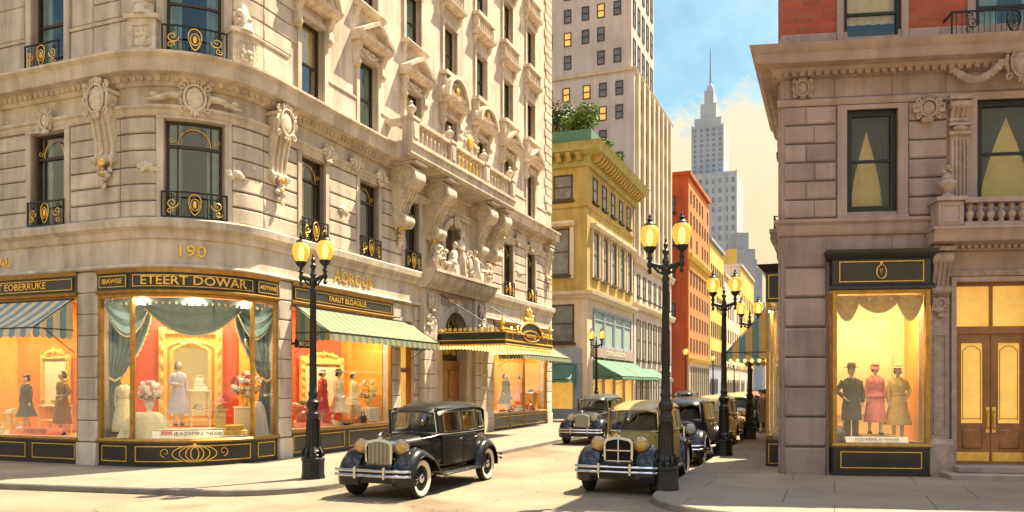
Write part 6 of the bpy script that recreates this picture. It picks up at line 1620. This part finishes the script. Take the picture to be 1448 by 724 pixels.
# ------------------------------------------------------------------ people
M['coatd']=mat('charcoal_coat',(.035,.034,.04),.85,var=.2,scale=12); M['coatb']=mat('brown_grey_coat',(.12,.085,.06),.85,var=.2,scale=12); M['coatn']=mat('navy_coat',(.03,.035,.06),.85,var=.2,scale=12)
pk=[('person in long charcoal coat and dark fedora walking on the right pavement',-2.95,36.0,'m',1,'coatd','fedora',R(8)),
    ('person in grey brown coat and cloche hat walking beside the charcoal coat',-2.72,34.6,'f',2,'coatb','cloche',R(-6)),
    ('person in navy coat and fedora behind the two walkers',-2.98,39.0,'m',2,'coatn','fedora',R(4)),]
for lab,t_,s,sx_,po_,cm,ht,dy in pk:
    figure('person',lab,'person',TS(t_,s,ZP),STREET_YAW+dy,1.0,'coat',M[cm],hat=ht,hat_mat=M['coatd'],sex=sx_,pose=po_,hemz=.42,group='walkers on the right pavement')
# ------------------------------------------------------------------ things in the shop windows
def cloth(name,c,v=.12,s=10): M[name]=mat(name,c,.8,var=v,scale=s)
for nme,c in (('grey_wool',(.07,.068,.075)),('brown_wool',(.26,.115,.04)),('ivory_silk',(.72,.62,.36)),('lavender_cotton',(.55,.49,.55)),('crimson_wool',(.45,.03,.035)),('white_wool',(.76,.68,.50)),('cream_wool',(.66,.55,.32)),('green_wool',(.07,.085,.045)),('dark_green',(.05,.055,.04)),('orange_silk',(.72,.20,.04)),('dark_tweed',(.05,.034,.024)),('coral_wool',(.66,.17,.13)),('mustard_wool',(.66,.39,.08)),('straw',(.66,.48,.2)),('pink',(.70,.25,.22)),('paper',(.78,.72,.58)),('leather',(.30,.13,.05)),('flower_white',(.80,.76,.66)),('flower_pink',(.72,.26,.22)),('flower_yellow',(.80,.58,.08)),('flower_red',(.6,.06,.05)),('leafgreen',(.06,.14,.05)),('mirror_gold',(.80,.52,.13))): cloth(nme,c)
M['mirror']=mat('mirror_silvering',(.80,.66,.42),.12,metal=.9,var=.04,scale=2)
def yaw_of(xf,x,d=0): 
    a=Vector(xf(x,0,0)); b_=Vector(xf(x,1,0)); v=b_-a; return math.atan2(v.x,-v.y)
def mann(lab,xf,x,d,z,cl,cm,h=.9,**k): figure('mannequin',lab,'mannequin',xf(x,d,z),yaw_of(xf,x)+k.pop('turn',0),h,cl,M[cm],**k)
def item(name,label,cat,fn,m,xf,x,d,z,s=1.0,group=None):
    b=MB(); fn(b); o=b.build(name,m); o.location=xf(x,d,z); o.rotation_euler=(0,0,yaw_of(xf,x)); o.scale=(s,)*3; tag(o,label,cat,group); return o
def f_hat(b): b.lathe([(0,0),(.19,0),(.2,.012),(.11,.025),(.10,.09),(.06,.13),(0,.135)],(0,0,0),16,sc=(1,.9)); b.lathe([(.112,.03),(.116,.032),(.112,.055),(.107,.054)],(0,0,0),16,sc=(1,.9))
def f_bag(b):
    b.bev(-.13,.13,-.05,.05,0,.2,.025); b.tube([(-.08,0,.19),(-.06,0,.30),(.06,0,.30),(.08,0,.19)],.012,6); b.ell((0,-.055,.15),(.03,.01,.02),6,4)
def f_bottle(b): b.lathe([(0,0),(.055,0),(.06,.02),(.06,.12),(.025,.15),(.022,.18),(.03,.19),(.03,.22),(0,.225)],(0,0,0),12)
def f_shoes(b):
    for s in (-.06,.06): b.ell((s,-.05,.035),(.035,.09,.03),8,5); b.tube([(s,.05,0),(s,.05,.06)],.018,6); b.ell((s,.05,.06),(.035,.05,.035),8,5)
def f_plinth(w,dp,h):
    def f(b): b.bev(-w/2,w/2,-dp/2,dp/2,0,h-.03,.008); b.bev(-w/2-.02,w/2+.02,-dp/2-.02,dp/2+.02,h-.03,h,.008)
    return f
def f_table(w,dp,h):
    def f(b):
        b.bev(-w/2,w/2,-dp/2,dp/2,h-.04,h,.01); b.bev(-w/2+.03,w/2-.03,-dp/2+.03,dp/2-.03,h*.45,h*.45+.03,.01)
        for sx_ in (-1,1):
            for sy_ in (-1,1): b.tube([(sx_*(w/2-.04),sy_*(dp/2-.04),0),(sx_*(w/2-.04),sy_*(dp/2-.04),h-.03)],.022,6)
    return f
def f_boxes(b): b.bev(-.2,.2,-.14,.14,0,.11,.01); b.bev(-.17,.15,-.12,.12,.112,.20,.01); b.tube([(-.2,-.142,.055),(.2,-.142,.055)],.008,4); b.tube([(0,-.143,0),(0,-.143,.11)],.01,4)
def f_card(w,h):
    def f(b): b.loft([[(-w/2,0,0),(w/2,0,0),(w/2,.02,0),(-w/2,.02,0)],[(-w/2,.10,h),(w/2,.10,h),(w/2,.12,h),(-w/2,.12,h)]])
    return f
def bouquet(label,xf,x,d,z,h,cols,vm,seed,r=.26):
    rr=random.Random(seed); t=thing('flower_vase',label,'flower vase',xf(x,d,z),yaw_of(xf,x),local=True)
    b=MB(); b.lathe([(0,0),(.09,0),(.10,.02),(.045,.06),(.06,.10),(.115,.2),(.12,.24),(.08,.27),(.105,.30),(.10,.305),(.06,.28)],(0,0,0),14); b.build('vase',vm,t)
    b=MB()
    for i in range(70):
        v=Vector((rr.gauss(0,1),rr.gauss(0,1),abs(rr.gauss(0,.8)))).normalized(); p=Vector((v.x*r*.9,v.y*r*.6,.34+v.z*(h-.45)*.9))
        a=Vector((rr.gauss(0,1),rr.gauss(0,1),rr.gauss(0,.5))).normalized(); e=a.orthogonal().normalized(); b.add([p-a*.07,p+e*.025,p+a*.07,p-e*.025],[(0,1,2,3)])
        if i%4==0: b.tube([(0,0,.22),p*.6+Vector((0,0,.12)),p],.006,4)
    b.build('leaves',M['leafgreen'],t)
    b=MB()
    for i in range(46):
        v=Vector((rr.gauss(0,1),rr.gauss(0,1)-.3,rr.gauss(.25,.8))).normalized(); p=Vector((v.x*r,v.y*r*.7,.50+h*.22+v.z*h*.36-.1)); b.cur=rr.randrange(len(cols)); q=rr.uniform(.035,.06)
        for k in range(6):
            a=2*PI*k/6; b.ell((p.x+q*.7*math.cos(a),p.y+rr.uniform(-.01,.01),p.z+q*.7*math.sin(a)),(q*.6,q*.45,q*.6),5,3)
        b.ell((p.x,p.y-q*.3,p.z),q*.4,5,3)
    b.build('blossom',[M[c] for c in cols],t)
    return t
def gilt_mirror(label,xf,x,d,z,w,h,arch=False,pm=None):
    t=thing('mirror',label,'mirror',xf(x,d,z),yaw_of(xf,x))
    b=MB(xf); fw=w*.10
    b.frame(x-w/2,x+w/2,z,z+h,d,d+.07,fw)
    b.frame(x-w/2+fw*.75,x+w/2-fw*.75,z+fw*.75,z+h-fw*.75,d+.065,d+.10,fw*.22)
    for i in range(9): b.ell((x-.3*w+.6*w*i/8,d+.08,z+h+.02+.07*math.sin(PI*i/8)),(w*.06,.05,.06),7,4,.15)
    b.ell((x,d+.09,z+h+.09),(.09,.06,.11),8,5)
    for sx_ in (-1,1):
        b.spiral(x+sx_*w*.2,z+h+.05,d+.08,.1,.02,1.3,0,.028,sx_,14)
        for j in range(7): b.ell((x+sx_*(w/2-fw*.5),d+.08,z+h*(j+.5)/7),(fw*.35,.03,h*.05),6,4)
    if arch:
        n=14; iw=w*.30; zt=z+h*.74
        b.tube([(x-iw,d+.06,z+.25)]+[(x+iw*math.cos(PI-PI*i/n),d+.06,zt+iw*.45*math.sin(PI*i/n)) for i in range(n+1)]+[(x+iw,d+.06,z+.25)],.05,7)
        b.tube([(x-iw*1.3,d+.05,z+.1)]+[(x+iw*1.3*math.cos(PI-PI*i/n),d+.05,zt+.06+iw*.55*math.sin(PI*i/n)) for i in range(n+1)]+[(x+iw*1.3,d+.05,z+.1)],.03,7)
        for i in range(7): b.ell((x-.2+.4*i/6,d+.1,zt+iw*.5+.06*math.sin(PI*i/6)),(.06,.05,.06),6,4)
    b.build('gilt_frame',M['mirror_gold'],t)
    b=MB(xf); b.box(x-w/2+fw*.9,x+w/2-fw*.9,d+.01,d+.03,z+fw*.9,z+h-fw*.9); b.build('mirror_panel',pm or M['cream'],t)
# left shop
ZL=.72
mann('mannequin in charcoal wrap dress and small dark hat in the left shop window',HOT,-4.25,-.75,ZL+.05,'dress','grey_wool',.88,pose=1,hat='cap',hat_mat=M['hair'],belt=M['grey_wool'],hemz=.45)
mann('mannequin in long brown coat dress beside the gilt mirror in the left shop window',HOT,-2.66,-.55,ZL,'dress','brown_wool',.96,pose=0,belt=M['ivory_silk'],turn=-.2,hemz=.30)
gilt_mirror('gilt framed mirror behind the brown coat dress in the left shop window',HOT,-3.95,-1.42,1.5,1.1,1.35)
item('display_shelf','cream two tier shelf of hats between the two left shop mannequins','display shelf',f_table(.9,.4,.75),M['cream'],HOT,-3.55,-1.05,ZL)
item('hat','straw hat on the cream shelf in the left shop window','hat',f_hat,M['straw'],HOT,-3.8,-1.05,ZL+.75); item('bottle','white perfume bottle on the cream shelf by the brown coat dress','bottle',f_bottle,M['paper'],HOT,-3.3,-1.05,ZL+.75,1.3)
item('handbag','pale handbag at the foot of the charcoal dress','handbag',f_bag,M['paper'],HOT,-3.95,-.35,ZL); item('handbag','cream handbag under the shelf near the brown coat dress','handbag',f_bag,M['straw'],HOT,-3.05,-.35,ZL,.8)
item('handbag','small ivory handbag left of the charcoal dress','handbag',f_bag,M['ivory_silk'],HOT,-4.75,-.4,ZL,.9)
item('side_table','little cream table left of the charcoal dress','table',f_table(.3,.3,.55),M['cream'],HOT,-5.05,-.9,ZL); item('shoes','pair of pale shoes on the little cream table','shoes',f_shoes,M['paper'],HOT,-5.05,-.9,ZL+.55)
o=item('price_card','slanted orange and cream card along the front of the left shop window','card',f_card(1.9,.20),M['coral'],HOT,-3.3,-.24,ZL); b=MB(); b.text('STUREDTORE!',0,.10,-.055,.13,.004); b.v=[(x,.045+d*.0+(z-.1)*.5-.012,z) for x,d,z in b.v]; bb=b.build('lettering',M['hair'],o)
mann('mannequin in ivory gown at the far end of the left shop window',HOT,-6.3,-.7,ZL,'gown','ivory_silk',.92,pose=1)
# corner shop
gilt_mirror('tall gold panelled arch mirror at the centre of the corner shop window',KOR,-.05,-1.93,.95,1.55,2.55,True,M['amber'])
b=MB(KOR); n=14; iw=.44; b.plate([(-.05-iw,1.2),(-.05+iw,1.2),(-.05+iw,2.84)]+[(-.05+iw*math.cos(PI*i/n),2.84+iw*.45*math.sin(PI*i/n)) for i in range(1,n)]+[(-.05-iw,2.84)],-1.895,-1.885)
o=b.build('looking_glass',M['mirror']); tag(o,'pale arched looking glass inside the gold arch of the corner window','mirror')
mann('mannequin in pale lavender dress with dark hair standing on the corner window platform',KOR,-.36,-.95,1.0,'dress','lavender_cotton',.93,pose=3,turn=.35,hemz=.33,belt=M['lavender_cotton'])
mann('headless dress form in a pale ivory gown beside the left teal drape',KOR,-1.62,-1.30,.78,'gown','ivory_silk',.86,headless=True,pose=1,hemz=.10,belt=M['straw'])
item('display_platform','low cream platform under the lavender dress in the corner window','platform',f_plinth(1.9,.8,.20),M['cream'],KOR,.1,-.9,.73)
o=item('price_card','long ivory name card along the front of the corner window','card',f_card(2.1,.16),M['paper'],KOR,.1,-.33,.73); b=MB(); b.text('IEAZEPIKE NDIR.',0,.09,-.05,.11,.004,squash=1.4); b.v=[(x,.045+(z-.09)*.6-.012,z) for x,d,z in b.v]; b.build('lettering',M['hair'],o)
item('display_table','cream two tier table right of the lavender dress','table',f_table(.52,.36,.95),M['cream'],KOR,.16,-1.1,.93)
item('gift_boxes','stacked ivory boxes on top of the two tier table','boxes',f_boxes,M['paper'],KOR,.16,-1.1,1.88,.8); item('handbag','white evening bag standing on the stacked ivory boxes','handbag',f_bag,M['paper'],KOR,.14,-1.1,2.04,.7)
item('hat','white hat on the lower tier of the corner window table','hat',f_hat,M['paper'],KOR,.14,-1.12,1.39,.8)
item('hat_stand','gold pedestal holding two pale hats right of the two tier table','pedestal',f_plinth(.24,.24,.45),M['straw'],KOR,.62,-.8,.93)
item('hat','lower wide cream hat on the gold pedestal','hat',f_hat,M['straw'],KOR,.62,-.8,1.38); item('hat','upper pink and cream hat on the gold pedestal','hat',f_hat,M['pink'],KOR,.62,-.8,1.56,.9)
item('pedestal','cream pedestal under the large right bouquet','pedestal',f_plinth(.50,.45,.72),M['cream'],KOR,1.22,-.95,.73)
bouquet('large bouquet of white, pink and red flowers on the cream pedestal',KOR,1.24,-.95,1.45,.85,['flower_white','flower_white','flower_pink','flower_red'],M['brass'],5,.36)
item('gift_boxes','amber gift box in front of the cream pedestal','boxes',f_boxes,M['mustard_wool'],KOR,.95,-.55,.73,1.4)
def f_drape(w,dp,h,seed):
    def f(b):
        rr=random.Random(seed); n=40; rings=[]
        for j in range(9):
            q=j/8; z=h*(1-q**1.9)*(1 if q<1 else 0); g=.30+.70*q**.85
            rings.append([((w/2*g*(1+.10*q*math.cos(9*2*PI*i/n+seed)))*math.cos(2*PI*i/n),(dp/2*g*(1+.10*q*math.cos(9*2*PI*i/n+seed)))*math.sin(2*PI*i/n),z+.02*math.sin(5*2*PI*i/n)*q*(1-q)*2) for i in range(n)])
        b.loft(rings)
    return f
item('draped_cloth','ivory satin cloth heaped over a low stand left of the lavender dress','draped cloth',f_drape(1.25,.6,.62,1),M['ivory_silk'],KOR,-1.08,-.85,.73)
bouquet('small white vase of pink and white flowers on the ivory satin cloth',KOR,-1.02,-.9,1.32,.62,['flower_white','flower_pink','flower_white'],M['paper'],9,.24)
item('draped_cloth','cream satin cloth spilling at the right end of the corner window','draped cloth',f_drape(.62,.36,.85,4),M['linen'],KOR,1.55,-1.30,.73)
item('parcel','small pink parcel at the front of the corner window platform','parcel',f_boxes,M['pink'],KOR,-.62,-.48,.73,.8)
# teal drapes of the corner shop
def drape(b,side,x0,ztop,ztie,zbot,wtop,wtie,wbot,d):
    rows=[];n=26
    for j in range(25):
        z=ztop+(zbot-ztop)*j/24
        if z>ztie: f=((ztop-z)/(ztop-ztie)); w=wtop+(wtie-wtop)*(f**1.9)
        else: f=(ztie-z)/(ztie-zbot); w=wtie+(wbot-wtie)*(f**.7)
        rows.append([(x0-side*w*i/n, d+.045*math.sin(i*1.55+.3*math.sin(j*.3)), z) for i in range(n+1)])
    b.loft(rows,closed=False); return [r[-1] for r in rows]
t=thing('curtain','teal swagged drapes with fringe framing the corner shop window','curtain',KOR(0,-1,.7),yaw_of(KOR,0))
tie=[]
for s in (-1,1):
    b=MB(KOR); e=drape(b,s,s*1.93,3.98,2.15,.80,.95,.24,.44,-1.30); o=b.build('drape',M['teal'],t)
    f=MB(KOR)
    f.tube([(x,d+.02,z) for x,d,z in e[:13]],.022,5)
    for x,d,z in e[:13]: f.ell((x,d+.02,z-.03),(.03,.02,.04),5,4)
    f.tube([(s*1.95,-1.22,2.2),(s*1.8,-1.20,2.1),(s*1.66,-1.24,2.2)],.03,6); f.build('fringe',M['fringe'],o)
for xa,xb,sg_ in ((-1.12,1.12,.80),):
    b=MB(KOR); r=swag(b,xa,xb,4.05,sg_,-.98,11,26,.04,.14); o=b.build('swag',M['teal'],t); f=MB(KOR); f.tube(r,.02,5)
    for q in r: f.ell((q[0],q[1],q[2]-.03),(.025,.02,.04),5,4)
    f.build('fringe',M['fringe'],o)
for xa,xb in ((-2.0,-1.05),(1.05,1.98)):
    b=MB(KOR); r=swag(b,xa,xb,4.05,.85,-1.16,11,18,.04,.14); o=b.build('swag',M['teal'],t); f=MB(KOR); f.tube(r,.02,5); f.build('fringe',M['fringe'],o)
b=MB(HOT,hot_seg); b.box(-.6,4.05,-.36,-.30,3.95,4.13); po=b.build('pelmet',M['teal'],t); f=MB(HOT)
x=-.5
while x<4.0: f.ell((x,-.29,4.0),(.035,.025,.035),7,5); x+=.165
f.build('pelmet_bead',M['fringe'],po)
# awning shop
ZA=.80
gilt_mirror('large gilt framed picture mirror behind the crimson coat',HOT,8.2,-1.44,1.15,2.3,1.75)
mann('mannequin in crimson coat and pale hat in the awning shop',HOT,6.85,-.45,ZA,'dress','crimson_wool',.97,pose=0,hat='cloche',hat_mat=M['paper'],belt=M['crimson_wool'],turn=.2,hemz=.42)
mann('mannequin in white coat dress and black wide hat in the awning shop',HOT,7.54,-.35,ZA,'dress','white_wool',.97,pose=1,hat='wide',hat_mat=M['hair'],hemz=.40,belt=M['white_wool'])
mann('mannequin in cream coat standing behind the yellow flowers',HOT,8.74,-.62,ZA,'dress','cream_wool',.93,pose=0,hat='cap',hat_mat=M['cream_wool'],turn=.3,hemz=.34,belt=M['cream_wool'])
item('pedestal','white pedestal under the yellow flowers in the awning shop','pedestal',f_plinth(.62,.5,.48),M['paper'],HOT,9.42,-.5,ZA)
bouquet('vase of yellow flowers on the white pedestal in the awning shop',HOT,9.42,-.5,ZA+.48,.85,['flower_yellow','flower_yellow','flower_white'],M['straw'],14,.34)
item('display_table','dark topped small table before the cream coat','table',f_table(.6,.35,.62),M['cream'],HOT,8.3,-.38,ZA); item('gift_boxes','white boxes on the small table before the cream coat','boxes',f_boxes,M['paper'],HOT,8.3,-.38,ZA+.62)
item('handbag','black handbag at the foot of the cream coat','handbag',f_bag,M['hair'],HOT,8.7,-.24,ZA,1.2); item('handbag','ivory handbag between the crimson and white coats','handbag',f_bag,M['paper'],HOT,7.15,-.3,ZA,.8); item('shoes','pair of brown shoes in front of the white coat dress','shoes',f_shoes,M['leather'],HOT,7.9,-.25,ZA)
item('plinth','coral plinth of shoes behind the left lamp post','plinth',f_plinth(.85,.5,.62),M['coral'],HOT,6.1,-.75,ZA); item('shoes','pair of pale shoes on the coral plinth','shoes',f_shoes,M['paper'],HOT,5.95,-.75,ZA+.62); item('hat','dark hat on the coral plinth','hat',f_hat,M['dark_green'],HOT,6.3,-.75,ZA+.62)
o=item('price_card','coral and gold card along the front of the awning shop window','card',f_card(4.3,.16),M['coral'],HOT,7.4,-.22,ZA)
b=MB(); b.bev(-.35,.35,-.03,.0,.02,.14,.005); b.v=[(x,y+z*.6-.01,z) for x,y,z in b.v]; b.build('name_plate',M['straw'],o)
# far shop
mann('mannequin in long dark green coat in the far hotel shop',HOT,20.85,-.4,ZA,'dress','green_wool',1.0,pose=1,hemz=.36); mann('mannequin in short black green coat beside the long green coat',HOT,21.65,-.6,ZA,'coat','dark_green',.98,pose=1,hemz=.62)
mann('mannequin in orange gown near the far shop mullion',HOT,22.85,-.4,ZA,'gown','orange_silk',.98,pose=0,hemz=.28,belt=M['orange_silk'])
item('plinth','tall amber plinth right of the mullion in the far hotel shop','plinth',f_plinth(.6,.5,.85),M['mustard_wool'],HOT,24.4,-.45,ZA); item('hat','black hat on the tall amber plinth','hat',f_hat,M['hair'],HOT,24.4,-.45,ZA+.85,1.2)
item('gift_boxes','orange gift boxes at the foot of the amber plinth','boxes',f_boxes,M['orange_silk'],HOT,23.7,-.3,ZA,1.5); item('gift_boxes','pale gift boxes at the foot of the orange gown','boxes',f_boxes,M['paper'],HOT,22.2,-.25,ZA,1.3)
# brownstone shop
ZB=.76
mann('mannequin in dark tweed overcoat and fedora in the black framed window',RBF,1.58,-.40,ZB,'coat','dark_tweed',.98,sex='m',hat='fedora',hat_mat=M['dark_tweed'],pose=4,hemz=.48,collar=M['hair'])
mann('mannequin in coral jacket and skirt with coral hat in the black framed window',RBF,2.08,-.40,ZB+.16,'suit','coral_wool',.90,hat='cloche',hat_mat=M['coral_wool'],pose=1,skirt_mat=M['coral_wool'],hemz=.30)
mann('mannequin in mustard belted suit and straw hat in the black framed window',RBF,2.56,-.40,ZB+.0,'dress','mustard_wool',.98,hat='wide',hat_mat=M['straw'],pose=0,hemz=.38,belt=M['mustard_wool'])
item('plinth','wide tan plinth under the coral suit','plinth',f_plinth(.66,.4,.15),M['mustard_wool'],RBF,2.10,-.40,ZB)
item('handbag','grey handbag on the floor left of the tweed overcoat','handbag',f_bag,M['grey_wool'],RBF,1.27,-.25,ZB,1.1); item('handbag','cream shopping bag behind the grey handbag','handbag',f_bag,M['paper'],RBF,1.33,-.5,ZB,1.5)
o=item('price_card','ivory name card at the front of the black framed window','card',f_card(1.3,.12),M['paper'],RBF,2.0,.02,ZB); b=MB(); b.text('ADJVARRELG WIANA',0,.07,-.05,.075,.003,squash=1.3); b.v=[(x,.03+(z-.07)*.7-.010,z) for x,d,z in b.v]; b.build('lettering',M['hair'],o)
b=MB(RBF); b.frame(1.25,2.75,1.3,3.6,-1.295,-1.27,.03); o=b.build('wall_panelling',M['straw']); o.parent=brn; o.matrix_parent_inverse=INV[brn]
